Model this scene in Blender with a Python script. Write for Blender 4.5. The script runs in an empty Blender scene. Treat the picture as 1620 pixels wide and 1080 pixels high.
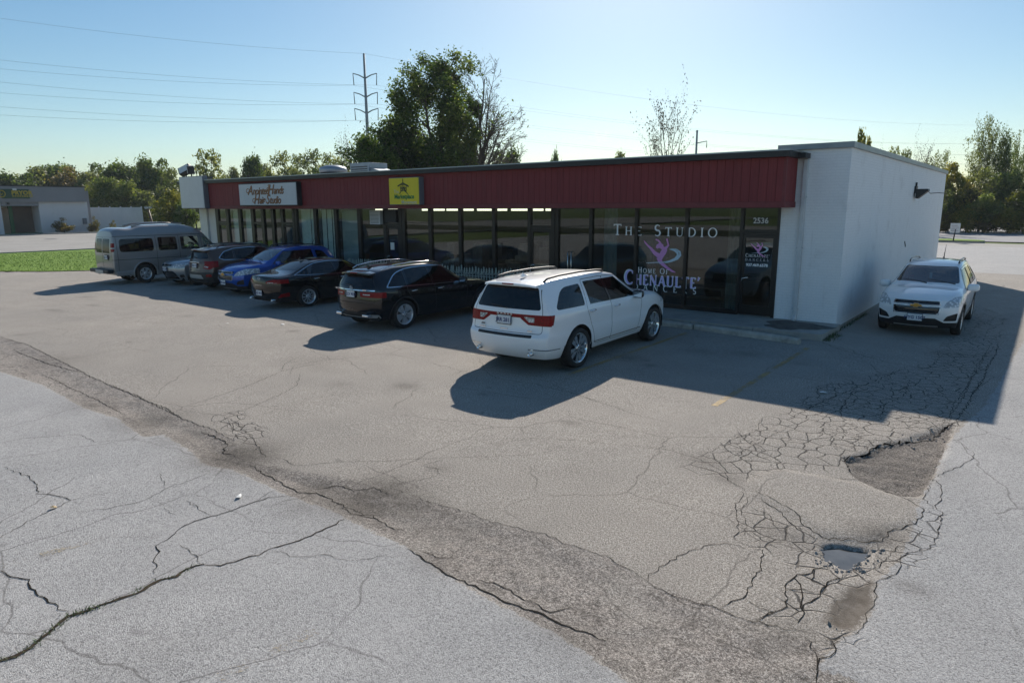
import bpy, bmesh, math, random
import numpy as np
from mathutils import Vector, Matrix
from mathutils import noise as mnoise

S = bpy.context.scene
COL = S.collection
R = math.radians
PI = math.pi
random.seed(7)

# ---------------------------------------------------------------- camera
F_PX, W_PX, H_PX = 1065.8, 1620.0, 1080.0
cam_d = bpy.data.cameras.new('camera')
cam = bpy.data.objects.new('camera', cam_d)
COL.objects.link(cam)
cam_d.sensor_fit = 'HORIZONTAL'
cam_d.sensor_width = 36.0
cam_d.lens = F_PX / W_PX * 36.0
cam_d.clip_start = 0.1
cam_d.clip_end = 6000
CAM_POS = Vector((3.7018, -17.2034, 2.9282))
_p, _r, _y = R(11.3414), R(-0.2514), R(38.1762)
_f = Vector((-math.sin(_y) * math.cos(_p), math.cos(_y) * math.cos(_p), -math.sin(_p)))
_rt = Vector((math.cos(_y), math.sin(_y), 0))
_up = _rt.cross(_f)
CR = math.cos(_r) * _rt + math.sin(_r) * _up
CU = -math.sin(_r) * _rt + math.cos(_r) * _up
CF = _f
M = Matrix.Identity(4)
for i in range(3):
    M[i][0], M[i][1], M[i][2], M[i][3] = CR[i], CU[i], -CF[i], CAM_POS[i]
cam.matrix_world = M
S.camera = cam

# ---------------------------------------------------------------- sky, sun, exposure
SUN_EL = 31.2
SUN_DIR = Vector((-3.44, 6.36, 0)).normalized() * math.cos(R(SUN_EL)) + Vector((0, 0, math.sin(R(SUN_EL))))
world = bpy.data.worlds.new('World')
S.world = world
world.use_nodes = True
wn, wl = world.node_tree.nodes, world.node_tree.links
wn.clear()
sky = wn.new('ShaderNodeTexSky')
sky.sky_type = 'NISHITA'
sky.sun_disc = False
sky.sun_elevation = R(SUN_EL)
sky.sun_rotation = math.atan2(SUN_DIR.x, SUN_DIR.y)
sky.altitude = 200
sky.air_density = 1.0
sky.dust_density = 0.5
sky.ozone_density = 1.6
gam = wn.new('ShaderNodeGamma')                    # softens the aureole, as the camera's own tone curve does
gam.inputs[1].default_value = 0.9
wl.new(sky.outputs[0], gam.inputs[0])
tint = wn.new('ShaderNodeMix')
tint.data_type = 'RGBA'
tint.blend_type = 'MULTIPLY'
tint.inputs[0].default_value = 1.0
tint.inputs[7].default_value = (0.95, 1.05, 1.04, 1)
hs = wn.new('ShaderNodeHueSaturation')
hs.inputs['Saturation'].default_value = 1.32
wl.new(gam.outputs[0], hs.inputs['Color'])
wl.new(hs.outputs[0], tint.inputs[6])
bg = wn.new('ShaderNodeBackground')
bg.inputs['Strength'].default_value = 0.084
wo = wn.new('ShaderNodeOutputWorld')
CLOUD = True
wl.new(bg.outputs[0], wo.inputs[0])

sun_d = bpy.data.lights.new('sun', 'SUN')
sun_d.energy = 4.6
sun_d.angle = R(0.5)
sun_d.color = (1.0, 0.93, 0.84)
sun = bpy.data.objects.new('sun', sun_d)
COL.objects.link(sun)
sun.rotation_euler = SUN_DIR.to_track_quat('Z', 'Y').to_euler()
sun.location = (0, 0, 60)

S.view_settings.view_transform = 'Standard'
S.view_settings.look = 'None'
S.view_settings.gamma = 1.0
S.view_settings.use_curve_mapping = False
S.view_settings.exposure = 0.5
S.render.engine = 'CYCLES'
S.cycles.use_denoising = True
S.cycles.max_bounces = 8
S.cycles.glossy_bounces = 4
S.cycles.transmission_bounces = 6
S.cycles.transparent_max_bounces = 12
S.cycles.caustics_reflective = False
S.cycles.caustics_refractive = False


def ray(x, y):
    return CF * F_PX + CR * (x - W_PX / 2) - CU * (y - H_PX / 2)


def gnd(x, y, z=0.0):
    """point of the photograph back on the level z"""
    d = ray(x, y)
    return CAM_POS + d * ((z - CAM_POS.z) / d.z)


def on_y(x, y, Y):
    d = ray(x, y)
    return CAM_POS + d * ((Y - CAM_POS.y) / d.y)


def on_x(x, y, X):
    d = ray(x, y)
    return CAM_POS + d * ((X - CAM_POS.x) / d.x)


# a small fair-weather cloud low over the roof
def world_cloud():
    N, L = wn, wl
    tc = N.new('ShaderNodeTexCoord')
    c = ray(938, 217).normalized()
    rt_ = Vector((c.y, -c.x, 0)).normalized()
    up_ = rt_.cross(c)

    def dot(v):
        n = N.new('ShaderNodeVectorMath')
        n.operation = 'DOT_PRODUCT'
        L.new(tc.outputs['Generated'], n.inputs[0])
        n.inputs[1].default_value = v
        return n.outputs['Value']
    f = dot(c)
    u, v = dot(rt_), dot(up_)
    nz = tex_noise(N, L, tc.outputs['Generated'], 95, 5, 0.6)
    nz2 = tex_noise(N, L, tc.outputs['Generated'], 30, 3, 0.55)
    e = math_node(N, L, 'ADD', math_node(N, L, 'POWER', math_node(N, L, 'MULTIPLY', math_node(N, L, 'ABSOLUTE', u), 1 / .038), 2.0),
                  math_node(N, L, 'POWER', math_node(N, L, 'MULTIPLY', math_node(N, L, 'ABSOLUTE', v), 1 / .011), 2.0))
    m = math_node(N, L, 'ADD', math_node(N, L, 'SUBTRACT', 1.0, e), math_node(N, L, 'MULTIPLY', math_node(N, L, 'SUBTRACT', math_node(N, L, 'ADD', nz, nz2), 1.12), 3.2))
    m = smooth_map(N, L, m, 0.0, 1.2)
    m = math_node(N, L, 'MULTIPLY', m, math_node(N, L, 'GREATER_THAN', f, 0.0))
    L.new(mix_col(N, L, math_node(N, L, 'MULTIPLY', m, .75), tint.outputs[2], (8.8, 9.0, 9.1)), bg.inputs['Color'])


# ---------------------------------------------------------------- object helpers
def tag(o, label=None, cat=None, group=None, kind=None):
    if label:
        o['label'] = label
    if cat:
        o['category'] = cat
    if group:
        o['group'] = group
    if kind:
        o['kind'] = kind
    return o


def empty(name, loc=(0, 0, 0), rz=0.0, label=None, cat=None, group=None, scale=1.0):
    o = bpy.data.objects.new(name, None)
    o.empty_display_size = 0.2
    COL.objects.link(o)
    o.location = loc
    o.rotation_euler = (0, 0, rz)
    o.scale = (scale,) * 3
    return tag(o, label, cat, group)


def link(name, me, parent=None, loc=None):
    o = bpy.data.objects.new(name, me)
    COL.objects.link(o)
    if parent is not None:
        o.parent = parent
    if loc is not None:
        o.location = loc
    return o


def copy_tree(o, parent=None):
    c = o.copy()
    COL.objects.link(c)
    c.parent = parent
    for ch in list(o.children):
        copy_tree(ch, c)
    return c


class MB:
    """collects faces, then links them as one mesh object"""

    def __init__(s):
        s.v, s.f, s.m, s.sm = [], [], [], []

    def add(s, vs, fs, mi=0, smooth=False):
        n = len(s.v)
        s.v.extend(tuple(p) for p in vs)
        for f in fs:
            s.f.append(tuple(i + n for i in f))
            s.m.append(mi)
            s.sm.append(smooth)
        return s

    def box(s, a, b, mi=0, ch=0.0):
        x0, y0, z0 = a
        x1, y1, z1 = b
        if ch <= 0:
            vs = [(x0, y0, z0), (x1, y0, z0), (x1, y1, z0), (x0, y1, z0), (x0, y0, z1), (x1, y0, z1), (x1, y1, z1), (x0, y1, z1)]
            fs = [(0, 3, 2, 1), (4, 5, 6, 7), (0, 1, 5, 4), (1, 2, 6, 5), (2, 3, 7, 6), (3, 0, 4, 7)]
            return s.add(vs, fs, mi)
        bm = bmesh.new()
        r = bmesh.ops.create_cube(bm, size=1)
        bmesh.ops.scale(bm, vec=(x1 - x0, y1 - y0, z1 - z0), verts=bm.verts)
        bmesh.ops.translate(bm, vec=((x0 + x1) / 2, (y0 + y1) / 2, (z0 + z1) / 2), verts=bm.verts)
        bmesh.ops.bevel(bm, geom=bm.edges[:], offset=ch, segments=2, affect='EDGES', profile=0.6)
        return s.bm(bm, mi)

    def bm(s, bm, mi=0, smooth=False):
        bm.verts.index_update()
        s.add([v.co[:] for v in bm.verts], [[v.index for v in f.verts] for f in bm.faces], mi, smooth)
        bm.free()
        return s

    def tube(s, pts, rad, n=8, mi=0, cap=True, smooth=True):
        pts = [Vector(p) for p in pts]
        rr = rad if isinstance(rad, (list, tuple)) else [rad] * len(pts)
        vs, fs = [], []
        up = None
        for i, p in enumerate(pts):
            t = (pts[min(i + 1, len(pts) - 1)] - pts[max(i - 1, 0)])
            if t.length < 1e-9:
                t = Vector((0, 0, 1))
            t.normalize()
            if up is None:
                up = Vector((0, 0, 1)) if abs(t.z) < 0.9 else Vector((1, 0, 0))
            a = t.cross(up)
            if a.length < 1e-6:
                a = t.cross(Vector((0, 1, 0)))
            a.normalize()
            b = a.cross(t)
            up = b
            for k in range(n):
                q = 2 * PI * k / n
                vs.append(p + a * (math.cos(q) * rr[i]) + b * (math.sin(q) * rr[i]))
        for i in range(len(pts) - 1):
            for k in range(n):
                k2 = (k + 1) % n
                fs.append((i * n + k, i * n + k2, (i + 1) * n + k2, (i + 1) * n + k))
        if cap:
            fs.append(tuple(range(n - 1, -1, -1)))
            fs.append(tuple((len(pts) - 1) * n + k for k in range(n)))
        return s.add(vs, fs, mi, smooth)

    def lathe(s, prof, n=24, axis='y', c=(0, 0, 0), mi=0, smooth=True):
        """prof: list of (along axis, radius)"""
        vs, fs = [], []
        for a, r in prof:
            for k in range(n):
                q = 2 * PI * k / n
                u, w = math.cos(q) * r, math.sin(q) * r
                p = {'y': (u, a, w), 'x': (a, u, w), 'z': (u, w, a)}[axis]
                vs.append((p[0] + c[0], p[1] + c[1], p[2] + c[2]))
        for i in range(len(prof) - 1):
            for k in range(n):
                k2 = (k + 1) % n
                fs.append((i * n + k, i * n + k2, (i + 1) * n + k2, (i + 1) * n + k))
        return s.add(vs, fs, mi, smooth)

    def prism(s, poly, f, d, mi=0):
        """poly: 2d outline; f maps (u, v, w) to 3d; extruded from w=0 to w=d"""
        n = len(poly)
        vs = [f(u, v, 0) for u, v in poly] + [f(u, v, d) for u, v in poly]
        fs = [tuple(range(n - 1, -1, -1)), tuple(range(n, 2 * n))]
        fs += [(i, (i + 1) % n, n + (i + 1) % n, n + i) for i in range(n)]
        return s.add(vs, fs, mi)

    def mesh(s, name, mats, fix=True):
        me = bpy.data.meshes.new(name)
        me.from_pydata(s.v, [], s.f)
        for m in (mats if isinstance(mats, (list, tuple)) else [mats]):
            me.materials.append(m)
        me.polygons.foreach_set('material_index', s.m)
        me.polygons.foreach_set('use_smooth', s.sm)
        if fix:
            bm = bmesh.new()
            bm.from_mesh(me)
            bmesh.ops.recalc_face_normals(bm, faces=bm.faces)
            bm.to_mesh(me)
            bm.free()
        me.update()
        return me

    def build(s, name, mats, parent=None, loc=None, fix=True):
        return link(name, s.mesh(name, mats, fix), parent, loc)


def rnd_poly(poly, r, n=4):
    """round the corners of a 2d outline (r a number or one per corner)"""
    out = []
    N = len(poly)
    for i in range(N):
        ri = r[i] if isinstance(r, (list, tuple)) else r
        p0, p, p1 = Vector(poly[i - 1]), Vector(poly[i]), Vector(poly[(i + 1) % N])
        if ri <= 0:
            out.append(tuple(p))
            continue
        a, b = (p0 - p), (p1 - p)
        ra = min(ri, a.length * 0.45, b.length * 0.45)
        a, b = p + a.normalized() * ra, p + b.normalized() * ra
        for k in range(n + 1):
            t = k / n
            q = a * (1 - t) ** 2 + p * 2 * t * (1 - t) + b * t * t
            out.append((q.x, q.y))
    return out


# ---------------------------------------------------------------- materials
def new_mat(name):
    m = bpy.data.materials.new(name)
    m.use_nodes = True
    nt = m.node_tree
    return m, nt, nt.nodes, nt.links, nt.nodes['Principled BSDF']


def mat(name, col, rough=0.5, metal=0.0, coat=0.0, var=0.0, vscale=3.0, bump=0.0, bscale=60.0, emit=None, estr=0.0, spec=0.5,
        col2=None, sheen=0.0):
    m, nt, N, L, P = new_mat(name)
    P.inputs['Base Color'].default_value = (*col, 1)
    P.inputs['Roughness'].default_value = rough
    P.inputs['Metallic'].default_value = metal
    P.inputs['Coat Weight'].default_value = coat
    P.inputs['Coat Roughness'].default_value = 0.03
    P.inputs['Specular IOR Level'].default_value = spec
    if emit:
        P.inputs['Emission Color'].default_value = (*emit, 1)
        P.inputs['Emission Strength'].default_value = estr
    tc = N.new('ShaderNodeTexCoord')
    if var > 0 or col2:
        nz = N.new('ShaderNodeTexNoise')
        nz.inputs['Scale'].default_value = vscale
        nz.inputs['Detail'].default_value = 6
        nz.inputs['Roughness'].default_value = 0.65
        L.new(tc.outputs['Object'], nz.inputs['Vector'])
        rp = N.new('ShaderNodeValToRGB')
        rp.color_ramp.elements[0].position = 0.3
        rp.color_ramp.elements[1].position = 0.7
        c2 = col2 or tuple(min(1, c * (1 + var)) for c in col)
        c1 = col if col2 else tuple(c * (1 - var) for c in col)
        rp.color_ramp.elements[0].color = (*c1, 1)
        rp.color_ramp.elements[1].color = (*c2, 1)
        L.new(nz.outputs['Fac'], rp.inputs[0])
        L.new(rp.outputs[0], P.inputs['Base Color'])
    if bump > 0:
        nb = N.new('ShaderNodeTexNoise')
        nb.inputs['Scale'].default_value = bscale
        nb.inputs['Detail'].default_value = 4
        L.new(tc.outputs['Object'], nb.inputs['Vector'])
        bp = N.new('ShaderNodeBump')
        bp.inputs['Strength'].default_value = bump
        bp.inputs['Distance'].default_value = 0.01
        L.new(nb.outputs['Fac'], bp.inputs['Height'])
        L.new(bp.outputs[0], P.inputs['Normal'])
    return m


def math_node(N, L, op, a, b=None, clamp=False):
    n = N.new('ShaderNodeMath')
    n.operation = op
    n.use_clamp = clamp
    for i, x in enumerate((a, b)):
        if x is None:
            continue
        if isinstance(x, (int, float)):
            n.inputs[i].default_value = x
        else:
            L.new(x, n.inputs[i])
    return n.outputs[0]


def mix_col(N, L, fac, a, b, blend='MIX'):
    n = N.new('ShaderNodeMix')
    n.data_type = 'RGBA'
    n.blend_type = blend
    for sock, x in ((n.inputs['Factor'], fac), (n.inputs['A'], a), (n.inputs['B'], b)):
        pass
    ins = [n.inputs[0], n.inputs[6], n.inputs[7]]
    for s_, x in zip(ins, (fac, a, b)):
        if isinstance(x, (int, float)):
            s_.default_value = x
        elif isinstance(x, tuple):
            s_.default_value = (*x, 1) if len(x) == 3 else x
        else:
            L.new(x, s_)
    return n.outputs[2]


def ramp(N, L, fac, stops):
    r = N.new('ShaderNodeValToRGB')
    while len(r.color_ramp.elements) < len(stops):
        r.color_ramp.elements.new(0.5)
    for e, (p, c) in zip(r.color_ramp.elements, stops):
        e.position = p
        e.color = (*c, 1) if len(c) == 3 else c
    L.new(fac, r.inputs[0])
    return r.outputs[0]


def smooth_map(N, L, x, a, b):
    n = N.new('ShaderNodeMapRange')
    n.interpolation_type = 'SMOOTHSTEP'
    L.new(x, n.inputs[0])
    n.inputs[1].default_value = a
    n.inputs[2].default_value = b
    return n.outputs[0]


def tex_noise(N, L, vec, scale, detail=4, rough=0.6):
    n = N.new('ShaderNodeTexNoise')
    n.inputs['Scale'].default_value = scale
    n.inputs['Detail'].default_value = detail
    n.inputs['Roughness'].default_value = rough
    L.new(vec, n.inputs['Vector'])
    return n.outputs['Fac']


def glass_mat(name, tint, trans, rough=0.0, refl=1.0, wave=0.0, wscale=0.6, ior=1.62, haze=0.12):
    """thin glazing: see-through sheet with a mirror reflection that grows at grazing angles"""
    m, nt, N, L, P = new_mat(name)
    N.remove(P)
    out = N['Material Output']
    gl = N.new('ShaderNodeBsdfGlossy')
    gl.inputs['Roughness'].default_value = rough
    gl.inputs['Color'].default_value = (refl, refl, refl, 1)
    tr = N.new('ShaderNodeBsdfTransparent')
    tr.inputs['Color'].default_value = (*[t * trans for t in tint], 1)
    df = N.new('ShaderNodeBsdfDiffuse')
    df.inputs['Color'].default_value = (*[t * 0.02 for t in tint], 1)
    ad = N.new('ShaderNodeMixShader')
    ad.inputs[0].default_value = haze
    L.new(tr.outputs[0], ad.inputs[1])
    L.new(df.outputs[0], ad.inputs[2])
    fr = N.new('ShaderNodeFresnel')
    geo = N.new('ShaderNodeNewGeometry')          # both faces of the sheet reflect like the outer one
    mi = N.new('ShaderNodeMapRange')
    L.new(geo.outputs['Backfacing'], mi.inputs[0])
    mi.inputs[3].default_value = ior
    mi.inputs[4].default_value = 1 / ior
    L.new(mi.outputs[0], fr.inputs['IOR'])
    mx = N.new('ShaderNodeMixShader')
    L.new(fr.outputs[0], mx.inputs[0])
    L.new(ad.outputs[0], mx.inputs[1])
    L.new(gl.outputs[0], mx.inputs[2])
    L.new(mx.outputs[0], out.inputs[0])
    if wave > 0:
        tc = N.new('ShaderNodeTexCoord')
        nz = tex_noise(N, L, tc.outputs['Object'], wscale, 1)
        bp = N.new('ShaderNodeBump')
        bp.inputs['Strength'].default_value = wave
        bp.inputs['Distance'].default_value = 0.05
        L.new(nz, bp.inputs['Height'])
        L.new(bp.outputs[0], gl.inputs['Normal'])
        L.new(bp.outputs[0], fr.inputs['Normal'])
    return m


world_cloud()


# text and lettering
def text_mesh(txt, size, mat_, depth=0.002, shear=0.0, align='CENTER', spacing=1.0, bold=0.0):
    cu = bpy.data.curves.new('lettering', 'FONT')
    cu.body = txt
    cu.size = size
    cu.shear = shear
    cu.align_x = align
    cu.align_y = 'CENTER'
    cu.extrude = depth
    cu.offset = bold
    cu.space_character = spacing
    cu.resolution_u = 3
    t = bpy.data.objects.new('lettering', cu)
    COL.objects.link(t)
    dg = bpy.context.evaluated_depsgraph_get()
    me = bpy.data.meshes.new_from_object(t.evaluated_get(dg))
    bpy.data.objects.remove(t)
    bpy.data.curves.remove(cu)
    me.materials.clear()
    me.materials.append(mat_)
    return me


FACE_MINUS_Y = Matrix.Rotation(R(90), 4, 'X')                      # lettering read from -Y


def text(name, txt, size, mat_, parent, loc, rot=FACE_MINUS_Y, **k):
    me = text_mesh(txt, size, mat_, **k)
    me.transform(Matrix.Translation(Vector(loc)) @ rot)
    return link(name, me, parent)


def stroke(mb, pts, w, f, d, mi=0):
    """flat brush stroke with width per point; f maps (u, v, w) to 3d"""
    pts = [Vector(p) for p in pts]
    ws = w if isinstance(w, (list, tuple)) else [w] * len(pts)
    l, r = [], []
    for i, p in enumerate(pts):
        t = pts[min(i + 1, len(pts) - 1)] - pts[max(i - 1, 0)]
        n = Vector((-t.y, t.x))
        n = n.normalized() if n.length > 1e-9 else Vector((0, 1))
        l.append(p + n * ws[i] / 2)
        r.append(p - n * ws[i] / 2)
    vs, fs = [], []
    for a, b in zip(l, r):
        vs += [f(a.x, a.y, d), f(b.x, b.y, d)]
    for i in range(len(pts) - 1):
        fs.append((2 * i, 2 * i + 1, 2 * i + 3, 2 * i + 2))
    mb.add(vs, fs, mi)


def arc(cx, cy, rx, ry, a0, a1, n=10):
    return [(cx + rx * math.cos(R(a0 + (a1 - a0) * i / n)), cy + ry * math.sin(R(a0 + (a1 - a0) * i / n))) for i in range(n + 1)]


# roman capitals with thick and thin strokes and serifs: letter -> (advance, [(points, width)])
def roman(ch, k=0.13, t=0.05):
    sf = lambda x, y, w=0.16: ([(x - w, y), (x + w, y)], t * 0.9)
    G = {
        'T': (0.78, [([(0.39, 0), (0.39, 1)], k), ([(0.03, 0.97), (0.75, 0.97)], t * 1.3), ([(0.05, 0.84), (0.05, 1)], t), ([(0.73, 0.84), (0.73, 1)], t), sf(0.39, 0.02)]),
        'H': (0.90, [([(0.17, 0), (0.17, 1)], k), ([(0.73, 0), (0.73, 1)], k), ([(0.17, 0.52), (0.73, 0.52)], t)] + [sf(x, y, 0.13) for x in (0.17, 0.73) for y in (0.02, 0.98)]),
        'E': (0.70, [([(0.17, 0), (0.17, 1)], k), ([(0.1, 0.98), (0.6, 0.98)], t), ([(0.1, 0.02), (0.63, 0.02)], t), ([(0.17, 0.52), (0.5, 0.52)], t), ([(0.6, 0.85), (0.6, 1)], t), ([(0.63, 0), (0.63, 0.17)], t)]),
        'S': (0.64, [(arc(0.31, 0.74, 0.2, 0.24, 30, 270, 12) + arc(0.31, 0.25, 0.23, 0.25, 90, -150, 12)[1:], [t, t, t * 1.2, t * 1.5, k * .8, k * .9, k, k, k, k, k, k, k] + [k] * 6 + [k * .8, t * 1.6, t * 1.3, t, t, t])]),
        'U': (0.88, [([(0.16, 1), (0.16, 0.3)] + arc(0.43, 0.28, 0.27, 0.27, 180, 360, 10)[1:] + [(0.70, 1)], [k, k] + [k * .8, k * .6, t * 1.2, t, t, t, t, t, t, t] + [t]), sf(0.16, 0.98, 0.13), sf(0.70, 0.98, 0.12)]),
        'D': (0.90, [([(0.17, 0), (0.17, 1)], k), ([(0.1, 0.98), (0.38, 0.98)] + arc(0.36, 0.5, 0.43, 0.48, 90, -90, 14)[1:] + [(0.1, 0.02)], [t, t] + [t, t * 1.2, k * .6, k * .8, k, k, k, k, k, k, k * .8, k * .6, t * 1.2, t] + [t])]),
        'I': (0.38, [([(0.19, 0), (0.19, 1)], k), sf(0.19, 0.02, 0.14), sf(0.19, 0.98, 0.14)]),
        'O': (0.98, [(arc(0.48, 0.5, 0.41, 0.5, 0, 360, 28), [k * (0.45 + 0.55 * abs(math.cos(2 * PI * i / 28))) for i in range(29)])]),
        'M': (1.08, [([(0.17, 0), (0.2, 1)], t), ([(0.2, 1), (0.53, 0.05)], k), ([(0.53, 0.05), (0.86, 1)], t), ([(0.87, 1), (0.9, 0)], k), sf(0.17, 0.02, 0.1), sf(0.9, 0.02, 0.13)]),
        'F': (0.64, [([(0.17, 0), (0.17, 1)], k), ([(0.1, 0.98), (0.58, 0.98)], t), ([(0.17, 0.52), (0.48, 0.52)], t), ([(0.58, 0.85), (0.58, 1)], t), sf(0.17, 0.02)]),
        'C': (0.84, [(arc(0.47, 0.5, 0.4, 0.5, 48, 312, 20), [t + (k - t) * max(0, -math.cos(R(48 + 264 * i / 20))) ** .7 for i in range(21)]), ([(0.74, 0.76), (0.74, 0.97)], t)]),
        'N': (0.92, [([(0.15, 0), (0.15, 1)], t), ([(0.13, 1), (0.75, 0.02)], k), ([(0.76, 0), (0.76, 1)], t), sf(0.15, 0.02, 0.11), sf(0.76, 0.98, 0.11)]),
        'A': (0.88, [([(0.1, 0), (0.43, 1)], t), ([(0.43, 1), (0.77, 0)], k), ([(0.22, 0.36), (0.65, 0.36)], t), sf(0.1, 0.02, 0.11), sf(0.77, 0.02, 0.13)]),
        'L': (0.68, [([(0.17, 0), (0.17, 1)], k), ([(0.1, 0.02), (0.62, 0.02)], t), ([(0.62, 0), (0.62, 0.18)], t), sf(0.17, 0.98)]),
        'R': (0.82, [([(0.17, 0), (0.17, 1)], k), ([(0.1, 0.98), (0.34, 0.98)] + arc(0.34, 0.75, 0.24, 0.23, 90, -90, 8)[1:] + [(0.17, 0.52)], [t, t, t, t * 1.5, k * .8, k, k * .8, t * 1.5, t, t, t][:11]), ([(0.38, 0.52), (0.75, 0.0)], k)]),
        "'": (0.3, [([(0.08, 0.75), (0.2, 1.08)], [t, k])]),
        ' ': (0.42, []),
    }
    return G[ch]


def roman_line(txt, x0, z0, cap, small, f, name, m, parent, spread=0.0, k=0.13, t=0.05, total=None):
    """small-capitals line, one mesh per letter; x0,z0 lower left; total: fit the line to this width"""
    adv = 0
    first = True
    items = []
    for ch in txt:
        h = cap if first else small
        if ch == ' ':
            adv += small * 0.55 + spread
            first = True
            continue
        a, st = roman(ch, k, t)
        items.append((adv, h, st))
        adv += a * h + spread
        first = False
    sx = (total / (adv - spread)) if total else 1.0
    for a, h, st in items:
        mb = MB()
        for n, (pts, w) in enumerate(st):
            wv = [c * h for c in w] if isinstance(w, (list, tuple)) else w * h
            if isinstance(wv, list) and len(wv) != len(pts):
                wv = [wv[min(int(i * len(wv) / len(pts)), len(wv) - 1)] for i in range(len(pts))]
            stroke(mb, [(x0 + sx * (a + p[0] * h), z0 + p[1] * h) for p in pts], wv, f, 0.0002 * n, 0)
        mb.build(name, m, parent, fix=False)
# ================================================================ GROUND
rng = np.random.default_rng(5)
_lat = rng.random((256, 256))


def vnoise(x, y, sc):
    x, y = np.asarray(x) * sc + 57.3, np.asarray(y) * sc + 91.7
    xi, yi = np.floor(x).astype(int), np.floor(y).astype(int)
    fx, fy = x - xi, y - yi
    fx, fy = fx * fx * (3 - 2 * fx), fy * fy * (3 - 2 * fy)
    g = lambda a, b: _lat[a % 256, b % 256]
    return (g(xi, yi) * (1 - fx) + g(xi + 1, yi) * fx) * (1 - fy) + (g(xi, yi + 1) * (1 - fx) + g(xi + 1, yi + 1) * fx) * fy


def sd_poly(x, y, poly):
    """signed distance to an outline, positive inside"""
    d = np.full(x.shape, 1e9)
    ins = np.zeros(x.shape, bool)
    n = len(poly)
    for i in range(n):
        ax, ay = poly[i]
        bx, by = poly[(i + 1) % n]
        ex, ey = bx - ax, by - ay
        t = np.clip(((x - ax) * ex + (y - ay) * ey) / (ex * ex + ey * ey + 1e-12), 0, 1)
        d = np.minimum(d, np.hypot(x - ax - t * ex, y - ay - t * ey))
        c = ((ay > y) != (by > y)) & (x < (bx - ax) * (y - ay) / ((by - ay) + 1e-12) + ax)
        ins ^= c
    return np.where(ins, d, -d)


def G2(pts):
    return [tuple(gnd(*p)[:2]) for p in pts]


def smst(x, a, b):
    t = np.clip((x - a) / (b - a), 0, 1)
    return t * t * (3 - 2 * t)


EDGE_A = sorted(G2([(0, 588), (67, 609), (133, 646), (187, 662), (226, 692), (259, 688), (304, 716), (326, 737), (370, 744), (407, 761), (463, 787), (519, 805),
                    (593, 842), (646, 868), (691, 901), (760, 941), (830, 978), (900, 1015), (985, 1075)]))
EDGE_U = sorted(G2([(0, 531), (44, 544), (85, 564), (141, 592), (178, 609), (218, 622), (252, 642), (289, 661), (333, 676), (370, 694), (393, 728), (440, 738),
                    (500, 748), (561, 758), (618, 776), (667, 789), (724, 805), (772, 821), (793, 829), (862, 844), (900, 860), (960, 880), (1027, 918),
                    (1100, 945), (1200, 985), (1275, 1010)]))
EDGE_B = sorted([(p[1], p[0]) for p in G2([(1620, 540), (1560, 640), (1526, 672), (1500, 700), (1476, 755), (1453, 800), (1442, 850), (1420, 890), (1387, 921), (1383, 960), (1365, 992),
                                           (1310, 1030)])])
POTHOLE = G2([(1296, 860), (1318, 855), (1350, 858), (1386, 862), (1374, 876), (1357, 893), (1344, 899), (1318, 889), (1298, 880)])
PATCH = G2([(1178, 765), (1195, 750), (1230, 742), (1290, 752), (1360, 765), (1430, 790), (1462, 808), (1450, 828), (1412, 840), (1385, 858), (1340, 856),
            (1301, 848), (1273, 830), (1230, 808), (1190, 785)])
PIT = G2([(1338, 724), (1374, 714), (1400, 701), (1440, 694), (1490, 675), (1512, 668), (1478, 755), (1460, 785), (1420, 782), (1380, 768), (1346, 750)])
DIRT = G2([(1303, 985), (1312, 955), (1345, 925), (1384, 918), (1383, 955), (1362, 990), (1340, 1000)])
GATOR1 = G2([(1080, 740), (1150, 700), (1220, 660), (1290, 612), (1400, 588), (1470, 575), (1545, 480), (1596, 505), (1560, 600), (1520, 675), (1440, 692), (1338, 722),
             (1345, 752), (1250, 740), (1180, 760), (1130, 760)])
GATOR2 = G2([(1175, 785), (1225, 810), (1270, 832), (1300, 860), (1300, 885), (1345, 905), (1384, 895), (1385, 915), (1350, 930), (1310, 990), (1260, 985), (1215, 960),
             (1238, 930), (1255, 905), (1230, 880), (1185, 862), (1165, 830)])
GATOR3 = G2([(1300, 1000), (1330, 990), (1350, 1010), (1320, 1030), (1280, 1020)])
GATOR4 = G2([(1384, 862), (1460, 830), (1488, 790), (1495, 830), (1470, 872), (1430, 905), (1390, 920)])
GATOR5 = G2([(320, 655), (380, 650), (420, 690), (415, 722), (390, 712), (350, 680)])
DARKS = [((380, 722), 0.55, 1.0), ((560, 790), 0.5, 0.8), ((640, 795), 0.45, 0.7), ((505, 772), 0.35, 0.7), ((235, 665), 0.6, 0.55), ((300, 690), 0.5, 0.4), ((610, 775), .5, .8), ((580, 800), .35, .9), ((350, 705), .3, .5), ((900, 1000), .35, .3), ((690, 890), .25, .4), ((700, 830), 0.6, 0.3), ((90, 570), 0.8, 0.3),
         ((1430, 740), 0.5, 0.3), ((1110, 728), 0.35, 0.35), ((895, 584), 0.25, 0.9), ((1440, 930), 0.16, 0.4), ((905, 578), 0.25, .5), ((995, 566), 0.4, 0.45), ((1180, 560), 0.35, 0.35),
         ((1105, 555), 0.3, 0.3), ((860, 745), 0.5, 0.0), ((200, 1040), 0.5, 0.12), ((480, 800), 0.4, 0.4), ((690, 740), 0.18, 0.35), ((1500, 560), 0.6, 0.3), ((500, 570), 0.8, 0.25),
         ((1230, 845), 0.3, .35), ((1390, 845), 0.25, .6), ((1250, 1000), 0.3, .35), ((150, 640), .5, .3), ((330, 730), .3, .6), ((420, 745), .3, .5)]

_rs = random.Random(31)
STAINS = [(Vector((_rs.uniform(-24, 1.5), _rs.uniform(-12.2, -2.6), 0)), _rs.uniform(.08, .3), _rs.uniform(.15, .5)) for _k in range(42)]


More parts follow.
